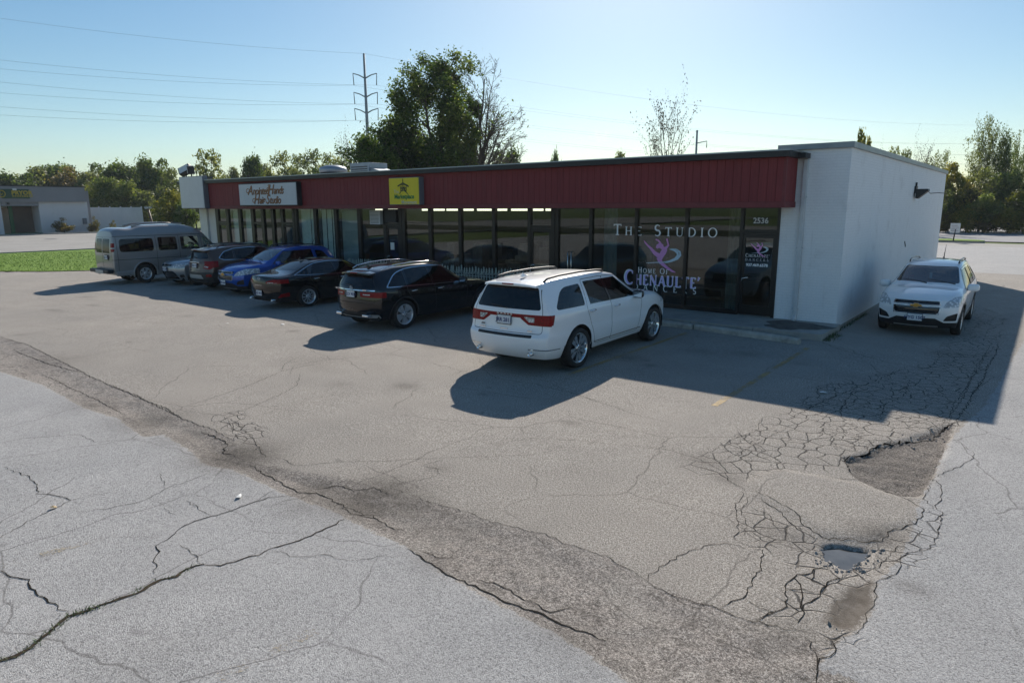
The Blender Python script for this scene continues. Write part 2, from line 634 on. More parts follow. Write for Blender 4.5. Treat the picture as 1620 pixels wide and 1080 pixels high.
def fields(x, y):
    ya = np.interp(x, [p[0] for p in EDGE_A] + [6, 60], [p[1] for p in EDGE_A] + [-14.1, -14.1])
    yu = np.interp(x, [p[0] for p in EDGE_U] + [4, 60], [p[1] for p in EDGE_U] + [-12.75, -12.9])
    xb = np.interp(y, [p[0] for p in EDGE_B] + [18.5, 19.0], [p[1] for p in EDGE_B] + [3.5, -60])
    A = ya - y
    B = np.minimum(x - xb, y + 12.95)
    light = np.maximum(A, B)
    worn = np.minimum(np.minimum(y - ya, yu - y), -light)
    pit = sd_poly(x, y, PIT)
    dirt = sd_poly(x, y, DIRT)
    gator = np.full(x.shape, -9.0)
    for g in (GATOR1, GATOR2, GATOR3, GATOR4, GATOR5):
        gator = np.maximum(gator, sd_poly(x, y, g))
    dark = np.zeros(x.shape)
    for p, r, k in DARKS + STAINS:
        q = gnd(*p) if isinstance(p, tuple) else p
        dark = np.maximum(dark, k * np.exp(-(((x - q.x) / r) ** 2 + ((y - q.y) / (r * 0.8)) ** 2)))
    hole = sd_poly(x, y, POTHOLE)
    patch = sd_poly(x, y, PATCH)
    return light, worn, pit, dirt, gator, dark, hole, patch


def height(x, y, F=None):
    x, y = np.asarray(x, float), np.asarray(y, float)
    light, worn, pit, dirt, gator, dark, hole, patch = F if F is not None else fields(x, y)
    h = 0.012 * (vnoise(x, y, 0.7) - 0.5)
    h = h + 0.008 * smst(light, -0.04, 0.04)
    h = h - 0.03 * smst(worn, 0.0, 0.35) * (0.4 + 0.6 * vnoise(x, y, 2.3)) + 0.012 * smst(worn, 0, 0.2) * (vnoise(x, y, 9) - 0.5)
    h = h - 0.05 * smst(pit + 0.09 * (vnoise(x, y, 6) - .5), -0.02, 0.05) + 0.03 * smst(pit, 0, 0.1) * (vnoise(x, y, 10) - 0.5)
    h = h - 0.02 * smst(dirt, 0, 0.15)
    h = h + 0.022 * smst(patch, -0.03, 0.1)
    h = h - 0.11 * smst(hole - 0.035 + 0.07 * (vnoise(x, y, 8) - .5), -0.03, 0.06) - 0.02 * smst(hole, -.25, 0.0)
    gx = smst(gator, -0.1, 0.3)
    h = h + gx * 0.012 * (vnoise(x, y, 5) - 0.5)
    return np.minimum(h, 0.03)


def asphalt_material():
    m, nt, N, L, P = new_mat('asphalt')
    tc = N.new('ShaderNodeTexCoord')
    co = tc.outputs['Object']
    at = lambda n: [setattr(a := N.new('ShaderNodeAttribute'), 'attribute_name', n), a.outputs['Fac']][1]
    n8 = tex_noise(N, L, co, 9, 5, 0.7)
    n2 = tex_noise(N, L, co, 1.3, 4, 0.6)
    n05 = tex_noise(N, L, co, 0.35, 3, 0.55)
    fine = tex_noise(N, L, co, 48, 3, 0.85)
    vfine = tex_noise(N, L, co, 120, 2, 0.85)
    jag = math_node(N, L, 'MULTIPLY', math_node(N, L, 'SUBTRACT', n8, 0.5), 0.22)
    light = smooth_map(N, L, math_node(N, L, 'ADD', at('light'), jag), -0.012, 0.012)
    worn = smooth_map(N, L, math_node(N, L, 'ADD', at('worn'), jag), -0.01, 0.05)
    pit = smooth_map(N, L, math_node(N, L, 'ADD', at('pit'), jag), -0.01, 0.03)
    dirt = smooth_map(N, L, math_node(N, L, 'ADD', at('dirt'), jag), -0.02, 0.04)
    dk = at('dark')
    speck = ramp(N, L, fine, [(0.30, (0, 0, 0)), (0.5, (0.5, 0.5, 0.5)), (0.72, (1, 1, 1))])
    speck2 = ramp(N, L, vfine, [(0.36, (0, 0, 0)), (0.66, (1, 1, 1))])
    sp = mix_col(N, L, 0.5, speck, speck2)
    brown = ramp(N, L, sp, [(0.22, (0.13, 0.115, 0.097)), (0.5, (0.338, 0.302, 0.262)), (0.78, (0.61, 0.56, 0.50))])
    grey = ramp(N, L, sp, [(0.18, (0.17, 0.164, 0.158)), (0.46, (0.385, 0.372, 0.358)), (0.82, (0.56, 0.545, 0.528))])
    wornc = ramp(N, L, sp, [(0.2, (0.11, 0.094, 0.08)), (0.5, (0.285, 0.250, 0.220)), (0.8, (0.58, 0.53, 0.475))])
    pitc = ramp(N, L, sp, [(0.22, (0.05, 0.043, 0.036)), (0.5, (0.165, 0.143, 0.124)), (0.8, (0.42, 0.375, 0.33))])
    dirtc = ramp(N, L, n8, [(0.3, (0.10, 0.08, 0.06)), (0.7, (0.22, 0.19, 0.16))])
    # large weathering
    blot = ramp(N, L, n2, [(0.3, (0.92, 0.92, 0.92)), (0.7, (1.05, 1.05, 1.05))])
    blot2 = ramp(N, L, n05, [(0.3, (0.92, 0.93, 0.94)), (0.7, (1.05, 1.045, 1.04))])
    mot = smooth_map(N, L, tex_noise(N, L, co, 5.5, 6, 0.75), 0.50, 0.62)
    wornc = mix_col(N, L, math_node(N, L, 'MULTIPLY', mot, 0.75), wornc, mix_col(N, L, 0.5, wornc, (0.05, 0.042, 0.035)))
    wfac = smooth_map(N, L, tex_noise(N, L, co, 1.7, 4, 0.7), 0.34, 0.55)
    worn = math_node(N, L, 'MULTIPLY', worn, math_node(N, L, 'ADD', math_node(N, L, 'MULTIPLY', wfac, 0.65), 0.35))
    c = mix_col(N, L, worn, brown, wornc)
    c = mix_col(N, L, pit, c, pitc)
    coarse = ramp(N, L, tex_noise(N, L, co, 24, 4, 0.8), [(0.34, (0.62, 0.61, 0.60)), (0.5, (1, 1, 1)), (0.66, (1.28, 1.26, 1.24))])
    c = mix_col(N, L, math_node(N, L, 'MAXIMUM', worn, pit), c, mix_col(N, L, 1.0, c, coarse, 'MULTIPLY'))
    c = mix_col(N, L, light, c, grey)
    c = mix_col(N, L, dirt, c, dirtc)
    c = mix_col(N, L, 1.0, c, blot, 'MULTIPLY')
    c = mix_col(N, L, 1.0, c, blot2, 'MULTIPLY')
    # oil and soot stains
    dn = math_node(N, L, 'MULTIPLY', dk, math_node(N, L, 'ADD', math_node(N, L, 'MULTIPLY', n8, 1.6), 0.25), clamp=True)
    c = mix_col(N, L, math_node(N, L, 'MULTIPLY', dn, 0.85), c, mix_col(N, L, speck, (0.03, 0.025, 0.02), (0.13, 0.112, 0.095)))
    spots = tex_noise(N, L, co, 2.6, 2, 0.5)
    spm = smooth_map(N, L, spots, 0.70, 0.76)
    c = mix_col(N, L, math_node(N, L, 'MULTIPLY', spm, 0.3), c, (0.06, 0.055, 0.05))
    # crazed (alligator) areas
    wob = N.new('ShaderNodeTexNoise')
    wob.inputs['Scale'].default_value = 2.2
    L.new(co, wob.inputs['Vector'])
    vm = N.new('ShaderNodeVectorMath')
    vm.operation = 'MULTIPLY_ADD'
    L.new(wob.outputs['Color'], vm.inputs[0])
    vm.inputs[1].default_value = (0.28, 0.28, 0)
    L.new(co, vm.inputs[2])
    flat = N.new('ShaderNodeVectorMath')
    flat.operation = 'MULTIPLY'
    flat.inputs[1].default_value = (1, 1, 0)
    L.new(vm.outputs[0], flat.inputs[0])

    def vor(sc, w):
        v = N.new('ShaderNodeTexVoronoi')
        v.voronoi_dimensions = '2D'
        v.feature = 'DISTANCE_TO_EDGE'
        v.inputs['Scale'].default_value = sc
        L.new(flat.outputs[0], v.inputs['Vector'])
        wv = math_node(N, L, 'ADD', v.outputs['Distance'], math_node(N, L, 'MULTIPLY', math_node(N, L, 'SUBTRACT', n8, 0.5), 0.05))
        return math_node(N, L, 'SUBTRACT', 1.0, smooth_map(N, L, wv, w * 0.3, w))
    g = at('gator')
    gm = smooth_map(N, L, math_node(N, L, 'ADD', g, math_node(N, L, 'MULTIPLY', math_node(N, L, 'SUBTRACT', n2, 0.5), 0.6)), -0.08, 0.10)
    c1 = math_node(N, L, 'MULTIPLY', vor(4.0, 0.045), gm)
    gm2 = math_node(N, L, 'MULTIPLY', gm, smooth_map(N, L, n2, 0.5, 0.6))
    c2 = math_node(N, L, 'MULTIPLY', vor(6.6, 0.055), gm2)
    crk = math_node(N, L, 'MAXIMUM', c1, c2)
    c = mix_col(N, L, math_node(N, L, 'MULTIPLY', crk, 0.8), c, (0.03, 0.025, 0.021))
    wv = math_node(N, L, 'MULTIPLY', math_node(N, L, 'MULTIPLY', vor(7.5, 0.07), math_node(N, L, 'MAXIMUM', worn, pit)), smooth_map(N, L, n2, 0.48, 0.60))
    c = mix_col(N, L, math_node(N, L, 'MULTIPLY', wv, 0.4), c, (0.03, 0.025, 0.02))
    # faint hairlines over the rest
    v2 = N.new('ShaderNodeTexVoronoi')
    v2.voronoi_dimensions = '2D'
    v2.feature = 'DISTANCE_TO_EDGE'
    v2.inputs['Scale'].default_value = 0.55
    L.new(flat.outputs[0], v2.inputs['Vector'])
    hl = math_node(N, L, 'SUBTRACT', 1.0, smooth_map(N, L, v2.outputs['Distance'], 0.002, 0.008))
    hl = math_node(N, L, 'MULTIPLY', hl, smooth_map(N, L, n05, 0.44, 0.52))
    c = mix_col(N, L, math_node(N, L, 'MULTIPLY', hl, 0.42), c, (0.05, 0.042, 0.036))
    L.new(c, P.inputs['Base Color'])
    P.inputs['Roughness'].default_value = 0.92
    P.inputs['Specular IOR Level'].default_value = 0.25
    hgt = math_node(N, L, 'ADD', math_node(N, L, 'MULTIPLY', sp, 0.9), math_node(N, L, 'MULTIPLY', crk, -3.0))
    bp = N.new('ShaderNodeBump')
    bp.inputs['Strength'].default_value = 0.8
    bp.inputs['Distance'].default_value = 0.009
    L.new(hgt, bp.inputs['Height'])
    L.new(bp.outputs[0], P.inputs['Normal'])
    return m


M_ASPH = asphalt_material()


def rng_steps(segs):
    out = []
    for a, b, s in segs:
        n = max(1, round((b - a) / s))
        out += [a + (b - a) * i / n for i in range(n)]
    out.append(segs[-1][1])
    return np.array(out)


def build_pavement():
    xs = rng_steps([(-36, -17, 0.5), (-17, -9, 0.09), (-9, 5.0, 0.045), (5.0, 7, 0.12), (7, 44, 1.0)])
    ys = rng_steps([(-46, -18, 1.0), (-18, -15, 0.1), (-15, -8.5, 0.045), (-8.5, -1.6, 0.08), (-1.6, 18.5, 0.35), (18.5, 41, 1.0)])
    X, Y = np.meshgrid(xs, ys)
    F = fields(X, Y)
    Z = height(X, Y, F)
    nx, ny = len(xs), len(ys)
    V = np.stack([X, Y, Z], -1).reshape(-1, 3)
    ii, jj = np.meshgrid(np.arange(nx - 1), np.arange(ny - 1))
    a = (jj * nx + ii).ravel()
    Q = np.stack([a, a + 1, a + nx + 1, a + nx], 1)
    cx = (xs[:-1] + xs[1:]) / 2
    cy = (ys[:-1] + ys[1:]) / 2
    CX, CY = [q.ravel() for q in np.meshgrid(cx, cy)]
    keep = ~((CX > -29.2) & (CX < -0.15) & (CY > -1.45) & (CY < 17.4))
    # the lot ends at the lawn on the far left
    keep &= ~((CX < -31.0) & (CY > -4.0 + (CX + 31.6) * 0.94))
    Lf = F[0].ravel()
    lf = (Lf[Q].mean(1) > 0)
    for name, selm in (('parking_lot', keep & ~lf), ('driveway', keep & lf)):
        q = Q[selm]
        used, inv = np.unique(q, return_inverse=True)
        me = bpy.data.meshes.new(name)
        me.vertices.add(len(used))
        me.vertices.foreach_set('co', V[used].ravel())
        me.loops.add(q.size)
        me.loops.foreach_set('vertex_index', inv.ravel().astype(np.int32))
        me.polygons.add(len(q))
        me.polygons.foreach_set('loop_start', (np.arange(len(q)) * 4).astype(np.int32))
        me.polygons.foreach_set('use_smooth', np.ones(len(q), bool))
        me.update(calc_edges=True)
        for an, fi in (('light', 0), ('worn', 1), ('pit', 2), ('dirt', 3), ('gator', 4), ('dark', 5)):
            at = me.attributes.new(an, 'FLOAT', 'POINT')
            at.data.foreach_set('value', F[fi].ravel()[used].astype(np.float32))
        me.materials.append(M_ASPH)
        tag(link(name, me), kind='structure')


build_pavement()

# ---- cracks, traced on the pavement and widened into ragged grooves
CRACKS = [
    # (points in the photograph, width in metres)
    ([(0, 906), (19, 914), (46, 919), (48, 933), (62, 944), (85, 957), (90, 967), (106, 968)], .026),
    ([(315, 893), (315, 883), (302, 877), (298, 869), (284, 863)], .014),
    ([(247, 908), (244, 890), (252, 874), (247, 865), (265, 854), (287, 837), (309, 825), (333, 817), (352, 813), (381, 803), (404, 794), (426, 787), (463, 785)], .022),
    ([(333, 816), (318, 809), (296, 794)], .014), ([(404, 794), (422, 781), (437, 775)], .012),
    ([(330, 750), (311, 757), (293, 764), (263, 774), (233, 792), (200, 801), (163, 807), (130, 812), (115, 809)], .014),
    ([(263, 774), (256, 761), (254, 748)], .01), ([(237, 792), (256, 798), (267, 809), (281, 818)], .009),
    ([(0, 853), (44, 827), (81, 809), (111, 794), (89, 785), (59, 783), (59, 768), (48, 757), (22, 746), (7, 740)], .02),
    ([(111, 794), (133, 787), (159, 783), (182, 779)], .012),
    ([(0, 701), (44, 694), (126, 688), (148, 700), (174, 698), (226, 696)], .014),
    ([(426, 874), (443, 874), (459, 882), (483, 882), (512, 878), (532, 884), (565, 888), (597, 882), (622, 883)], .012),
    ([(156, 853), (200, 850), (250, 853)], .008),
    ([(394, 727), (430, 722), (451, 727), (467, 737), (500, 734), (560, 730), (620, 728), (700, 724), (790, 722), (840, 720), (880, 712), (900, 700)], .012),
    ([(618, 774), (620, 766), (679, 756), (695, 752), (693, 742), (669, 736), (703, 726)], .012),
    ([(793, 701), (830, 695), (870, 694), (900, 697), (940, 700), (990, 705), (1030, 710), (1090, 712)], .011),
    ([(762, 582), (784, 598), (822, 604), (847, 607), (882, 616), (909, 622), (960, 640), (1020, 660), (1060, 668)], .016),
    ([(860, 601), (884, 612), (920, 628), (980, 640)], .01),
    ([(281, 646), (333, 631), (396, 609), (444, 588), (481, 579), (526, 572)], .018),
    ([(289, 651), (352, 657), (393, 646), (444, 624), (470, 609), (474, 592)], .016),
    ([(356, 661), (374, 668), (389, 683), (404, 698), (420, 724)], .018), ([(352, 657), (366, 672), (372, 690), (395, 700)], .014),
    ([(444, 588), (450, 576), (470, 565)], .014), ([(20, 552), (60, 568), (110, 585), (140, 590)], .03), ([(66, 590), (100, 606), (150, 630), (200, 655)], .026),
    ([(175, 608), (200, 620), (232, 634), (262, 645), (285, 660)], .03), ([(318, 682), (340, 690), (360, 702), (352, 714), (372, 722)], .03),
    ([(1026, 921), (1028, 909), (1044, 897), (1085, 874), (1122, 862), (1158, 860), (1179, 868)], .016),
    ([(1026, 921), (1049, 933), (1077, 945), (1138, 962), (1191, 982), (1240, 994), (1273, 998)], .02),
    ([(1207, 868), (1203, 901), (1183, 929), (1181, 941), (1138, 962)], .02), ([(1181, 948), (1224, 970), (1195, 980)], .018),
    ([(1195, 980), (1224, 966), (1244, 958), (1244, 933), (1240, 925), (1256, 913), (1289, 901), (1305, 893)], .024),
    ([(1244, 958), (1268, 960), (1290, 948), (1302, 930), (1318, 918), (1340, 905)], .024), ([(1256, 913), (1268, 930), (1266, 950), (1272, 968), (1262, 985)], .022),
    ([(1289, 901), (1282, 918), (1300, 925)], .02), ([(1244, 933), (1270, 932), (1290, 938)], .018),
    ([(1175, 778), (1164, 800), (1167, 844), (1161, 852), (1179, 862)], .014), ([(1186, 785), (1172, 806), (1182, 830), (1172, 848)], .012),
    ([(1020, 705), (1061, 713), (1101, 725), (1146, 746), (1150, 758), (1171, 770), (1179, 778)], .014),
    ([(1101, 725), (1130, 712), (1160, 695), (1200, 680), (1205, 662), (1240, 655)], .012), ([(1140, 730), (1180, 712), (1220, 690), (1262, 668)], .012),
    ([(1195, 778), (1256, 811), (1273, 831), (1301, 848), (1374, 856), (1394, 854), (1411, 840), (1452, 827), (1462, 807), (1427, 787), (1358, 758), (1301, 758)], .02),
    ([(1205, 790), (1240, 815), (1262, 836), (1290, 850)], .02), ([(1183, 800), (1215, 812), (1232, 838), (1260, 850)], .014),
    ([(1338, 724), (1374, 715), (1391, 703), (1440, 695), (1472, 691), (1509, 668)], .05), ([(1509, 668), (1528, 645), (1540, 622), (1556, 600), (1562, 580), (1576, 560), (1580, 540)], .026), ([(1480, 690), (1500, 660), (1524, 628), (1536, 600), (1552, 575), (1566, 545)], .018), ([(1500, 672), (1508, 640), (1530, 612), (1544, 580), (1560, 556)], .016), ([(1338, 724), (1341, 738), (1348, 750)], .03),
    ([(1509, 697), (1525, 705), (1541, 717), (1537, 727), (1521, 738), (1492, 748), (1476, 758), (1490, 770), (1488, 791), (1480, 801), (1490, 815), (1486, 844), (1472, 868),
      (1435, 874), (1424, 885), (1421, 905), (1387, 921), (1383, 946), (1358, 1003), (1305, 1011)], .016),
    ([(1539, 726), (1586, 732)], .008), ([(1476, 758), (1460, 790), (1476, 806)], .012), ([(1440, 870), (1420, 862), (1402, 880), (1421, 898)], .014), ([(1402, 880), (1384, 898)], .014),
    ([(1323, 1013), (1321, 1033), (1297, 1041), (1293, 1062), (1292, 1080)], .018), ([(1275, 1007), (1289, 1031), (1291, 1060)], .014),
    ([(1301, 542), (1324, 551), (1368, 563), (1405, 573), (1435, 578), (1457, 583), (1499, 578), (1550, 570)], .03),
    ([(1250, 662), (1300, 636), (1340, 620), (1390, 600), (1435, 580)], .024), ([(1290, 668), (1330, 646), (1345, 625), (1385, 610)], .02), ([(1395, 660), (1400, 640), (1430, 625), (1440, 600)], .02),
    ([(646, 868), (668, 884), (700, 905), (760, 930), (800, 952), (850, 965), (900, 990), (960, 1010)], .04), ([(668, 872), (690, 880), (710, 881)], .02),
    ([(760, 918), (790, 922), (830, 945), (870, 965), (905, 955)], .026), ([(395, 735), (425, 752), (452, 768), (470, 778), (500, 777), (520, 786), (545, 800), (575, 812)], .03), ([(500, 770), (535, 766), (560, 775), (590, 770), (620, 782)], .024), ([(540, 800), (556, 812), (590, 812), (604, 824)], .02), ([(560, 812), (590, 816), (612, 830), (640, 838)], .022),
    ([(620, 772), (667, 789), (724, 805), (772, 822), (793, 830), (862, 844), (900, 862), (960, 880), (1026, 920)], .014),
    ([(0, 533), (44, 546), (85, 566), (141, 594), (178, 611), (218, 626), (252, 644), (289, 663), (333, 678), (372, 697)], .028),
]


def ragged(pts, seed, step=0.05):
    r = random.Random(seed)
    out = []
    for a, b in zip(pts[:-1], pts[1:]):
        a, b = Vector(a), Vector(b)
        n = max(1, int((b - a).length / step))
        nrm = Vector((-(b - a).y, (b - a).x)).normalized()
        for i in range(n):
            p = a.lerp(b, i / n)
            j = r.uniform(-1, 1) * 0.02 if i else r.uniform(-1, 1) * 0.012
            out.append(p + nrm * j)
    out.append(Vector(pts[-1]))
    return out


M_CRACK = mat('crack_grit', (0.018, 0.015, 0.012), 0.95, var=0.5, vscale=14, spec=0.1)
lot = bpy.data.objects['parking_lot']


def crack_strip(mb, wpts, w, seed, mi=0):
    r = random.Random(seed)
    q = ragged(wpts, seed)
    if len(q) < 2:
        return
    n = len(q)
    xs, ys = [], []
    for i, p in enumerate(q):
        t = q[min(i + 1, n - 1)] - q[max(i - 1, 0)]
        nn = Vector((-t.y, t.x)).normalized()
        e = min(1, 0.45 + 4 * min(i, n - 1 - i) / n)
        wa, wb = w * r.uniform(0.08, 0.30) * e, w * r.uniform(0.08, 0.30) * e
        xs += [p.x + nn.x * wa, p.x - nn.x * wb]
        ys += [p.y + nn.y * wa, p.y - nn.y * wb]
    zs = height(np.array(xs), np.array(ys)) + 0.0045
    vs = list(zip(xs, ys, zs))
    mb.add(vs, [(2 * i, 2 * i + 1, 2 * i + 3, 2 * i + 2) for i in range(n - 1)], mi)


mb = MB()
for k, (pts, w) in enumerate(CRACKS):
    crack_strip(mb, G2(pts), w, k)
o = mb.build('cracks', M_CRACK, lot, fix=False)
o['kind'] = 'stuff'

# the wide weedy crack across the light asphalt
WEEDY = G2([(-60, 1062), (0, 1048), (25, 1041), (46, 1027), (86, 997), (108, 976), (133, 970), (160, 959), (191, 948), (216, 940), (244, 923), (278, 913), (309, 896), (321, 894), (349, 896),
            (383, 886), (410, 879), (429, 868), (451, 863), (475, 856), (500, 843), (545, 822)])
mb = MB()
crack_strip(mb, WEEDY[:14], 0.075, 900)
crack_strip(mb, WEEDY[13:], 0.034, 901)
o = mb.build('weedy_crack', mat('crack_soil', (0.05, 0.038, 0.026), 0.95, var=0.4, vscale=20, spec=0.1), bpy.data.objects['driveway'], fix=False)
mb = MB()
rw = random.Random(3)
for seg, (a, b) in enumerate(zip(WEEDY[:13], WEEDY[1:14])):
    dens = 260 if seg < 7 else 110
    if seg in (5, 6):
        dens = 520
    a, b = Vector(a), Vector(b)
    for k in range(int((b - a).length * dens)):
        p = a.lerp(b, rw.random()) + Vector((rw.gauss(0, .022), rw.gauss(0, .022)))
        an, ln, wd = rw.uniform(0, 2 * PI), rw.uniform(.02, .05), rw.uniform(.003, .006)
        d = Vector((math.cos(an), math.sin(an)))
        t = p + d * ln * rw.uniform(0.4, 1)
        s_ = Vector((-d.y, d.x)) * wd
        mb.add([(p.x + s_.x, p.y + s_.y, .008), (p.x - s_.x, p.y - s_.y, .008), (t.x, t.y, .008 + ln * rw.uniform(.3, .8))], [(0, 1, 2)])
M_WEED = mat('weed_green', (0.05, 0.085, 0.02), 0.7, var=0.5, vscale=8)
o = tag(mb.build('crack_grass', M_WEED, fix=False), kind='stuff')

# puddle in the pothole
pz = -0.052
pool = [tuple(p) for p in POTHOLE]
c_ = Vector((sum(p[0] for p in pool) / len(pool), sum(p[1] for p in pool) / len(pool)))
pool = [tuple(c_ + (Vector(p) - c_) * 1.12) for p in pool]
mb = MB()
mb.add([(p[0], p[1], pz) for p in pool], [tuple(range(len(pool)))])
M_WATER = mat('puddle_water', (0.085, 0.08, 0.072), 0.04, spec=0.9, var=.3, vscale=4)
tag(mb.build('puddle', M_WATER), kind='structure')
# broken chunks at the rim
M_CHUNK = mat('asphalt_chunk', (0.30, 0.275, 0.25), 0.95, var=0.4, vscale=25, bump=0.6, bscale=60)
rc = random.Random(11)
mb = MB()
for k in range(90):
    base = rc.choice([(1300, 868), (1312, 886), (1376, 872), (1366, 884), (1350, 898), (1336, 896), (1318, 889), (1344, 899), (1357, 893), (1390, 868), (1302, 880), (1330, 897), (1350, 905), (1370, 700), (1440, 697), (1480, 686), (1320, 990), (1385, 890)])
    q = gnd(base[0] + rc.gauss(0, 9), base[1] + rc.gauss(0, 5))
    s_ = rc.uniform(.004, .016)
    bm = bmesh.new()
    bmesh.ops.create_icosphere(bm, subdivisions=1, radius=s_)
    for v in bm.verts:
        v.co += Vector((rc.gauss(0, .25), rc.gauss(0, .25), rc.gauss(0, .2))) * s_
    z = float(height(np.array([q.x]), np.array([q.y]))[0])
    bmesh.ops.translate(bm, vec=(q.x, q.y, z + s_ * .4), verts=bm.verts)
    mb.bm(bm)
o = tag(mb.build('asphalt_rubble', M_CHUNK), kind='stuff')

# ---- painted stall lines, worn through
def paint_mat(name, col, wear):
    m, nt, N, L, P = new_mat(name)
    out = N['Material Output']
    P.inputs['Base Color'].default_value = (*col, 1)
    P.inputs['Roughness'].default_value = 0.8
    tc = N.new('ShaderNodeTexCoord')
    n1 = tex_noise(N, L, tc.outputs['Object'], 45, 4, 0.8)
    n2 = tex_noise(N, L, tc.outputs['Object'], 2.5, 3, 0.6)
    f = math_node(N, L, 'ADD', n1, math_node(N, L, 'MULTIPLY', math_node(N, L, 'SUBTRACT', n2, 0.5), 0.7))
    k = smooth_map(N, L, f, wear - 0.05, wear + 0.05)
    tr = N.new('ShaderNodeBsdfTransparent')
    mx = N.new('ShaderNodeMixShader')
    L.new(k, mx.inputs[0])
    L.new(tr.outputs[0], mx.inputs[1])
    L.new(P.outputs[0], mx.inputs[2])
    L.new(mx.outputs[0], out.inputs[0])
    return m


def ground_strip(a, b, w, m, name, z=0.004, n=24):
    a, b = Vector(a), Vector(b)
    d = (b - a)
    s_ = Vector((-d.y, d.x)).normalized() * w / 2
    xs, ys = [], []
    for i in range(n + 1):
        p = a + d * i / n
        xs += [p.x + s_.x, p.x - s_.x]
        ys += [p.y + s_.y, p.y - s_.y]
    zs = height(np.array(xs), np.array(ys)) + z
    mb = MB()
    mb.add(list(zip(xs, ys, zs)), [(2 * i, 2 * i + 1, 2 * i + 3, 2 * i + 2) for i in range(n)])
    return mb.build(name, m, lot, fix=False)


M_YEL = paint_mat('yellow_line_paint', (0.40, 0.28, 0.12), 0.50)
M_YEL2 = paint_mat('faded_line_paint', (0.42, 0.38, 0.30), 0.50)
M_YEL3 = paint_mat('ghost_line_paint', (0.36, 0.31, 0.23), 0.60)
for X, y0, y1, mm in ((0.05, -2.55, -7.75, M_YEL), (-2.68, -2.4, -7.5, M_YEL), (-5.12, -2.3, -7.5, M_YEL2), (-7.75, -2.3, -7.4, M_YEL2), (-10.3, -2.3, -7.45, M_YEL2),
                      (-13.0, -2.3, -7.4, M_YEL2), (-15.7, -2.3, -7.4, M_YEL2), (-18.4, -2.3, -7.4, M_YEL2)):
    ground_strip((X, y0), (X + (0.05 if X > -1 else 0), y1), 0.1, mm, 'stall_line')
for a, b, w in (((0, 899), (165, 852), .1), ((345, 1075), (500, 1000), .1)):
    p, q = gnd(*a), gnd(*b)
    ground_strip(p[:2], q[:2], w, M_YEL3, 'stall_line')

# ---- small litter
M_PAPER = mat('litter_paper', (0.75, 0.74, 0.70), 0.8)
for k, (px, py, s_, lab) in enumerate(((1302, 622, .07, 'crumpled white paper scrap on the shaded asphalt below the wheel stop'), (360, 513, .06, 'white paper scrap on the sunlit asphalt left of the black sedan shadow'),
                                       (447, 514, .06, 'small white scrap on the asphalt beside the black sedan'), (85, 806, .035, 'pale dry leaf lying beside a crack in the light asphalt'),
                                       (378, 788, .05, 'flat white litter on the light asphalt near the dark seam'))):
    q = gnd(px, py)
    mb = MB()
    rr = random.Random(k)
    vs = [(math.cos(i * 1.05) * s_ * rr.uniform(.5, 1.1), math.sin(i * 1.05) * s_ * rr.uniform(.5, 1.1), rr.uniform(.006, .03)) for i in range(6)] + [(0, 0, .035)]
    mb.add(vs, [(i, (i + 1) % 6, 6) for i in range(6)])
    z = float(height(np.array([q.x]), np.array([q.y]))[0])
    o = mb.build('leaf' if k == 3 else 'litter', M_PAPER if k != 3 else mat('dry_leaf', (.45, .33, .18), .8), loc=(q.x, q.y, z))
    tag(o, lab, 'litter' if k != 3 else 'leaf')

# ---------------------------------------------------------------- far ground
def grass_mat(name, c1, c2, c3):
    m, nt, N, L, P = new_mat(name)
    tc = N.new('ShaderNodeTexCoord')
    co = tc.outputs['Object']
    a = tex_noise(N, L, co, 0.25, 4, 0.6)
    b = tex_noise(N, L, co, 14, 5, 0.75)
    k = math_node(N, L, 'ADD', math_node(N, L, 'MULTIPLY', a, 0.5), math_node(N, L, 'MULTIPLY', b, 0.5))
    L.new(ramp(N, L, k, [(0.33, c1), (0.5, c2), (0.66, c3)]), P.inputs['Base Color'])
    P.inputs['Roughness'].default_value = 0.9
    P.inputs['Specular IOR Level'].default_value = 0.2
    bp = N.new('ShaderNodeBump')
    bp.inputs['Strength'].default_value = 0.35
    bp.inputs['Distance'].default_value = 0.03
    L.new(b, bp.inputs['Height'])
    L.new(bp.outputs[0], P.inputs['Normal'])
    return m


M_GRASS = grass_mat('lawn', (0.10, 0.175, 0.014), (0.125, 0.215, 0.018), (0.155, 0.25, 0.028))
M_FIELD = grass_mat('field', (0.07, 0.11, 0.024), (0.12, 0.165, 0.04), (0.17, 0.20, 0.065))
mb = MB()
n = 48
mb.add([(0, 0, -.1)] + [(r_ * math.cos(2 * PI * k / n), r_ * math.sin(2 * PI * k / n), -.1 if r_ < 400 else -.4) for r_ in (120, 880) for k in range(n)],
       [(0, 1 + k, 1 + (k + 1) % n) for k in range(n)] + [(1 + k, 1 + n + k, 1 + n + (k + 1) % n, 1 + (k + 1) % n) for k in range(n)])
tag(mb.build('terrain', M_FIELD), kind='structure')


def sheet(name, poly, z, m, thick=0.0):
    mb = MB()
    if thick:
        mb.prism(poly, lambda u, v, w: (u, v, z - thick + w), thick)
    else:
        mb.add([(x, y, z) for x, y in poly], [tuple(range(len(poly)))])
    return tag(mb.build(name, m), kind='structure')


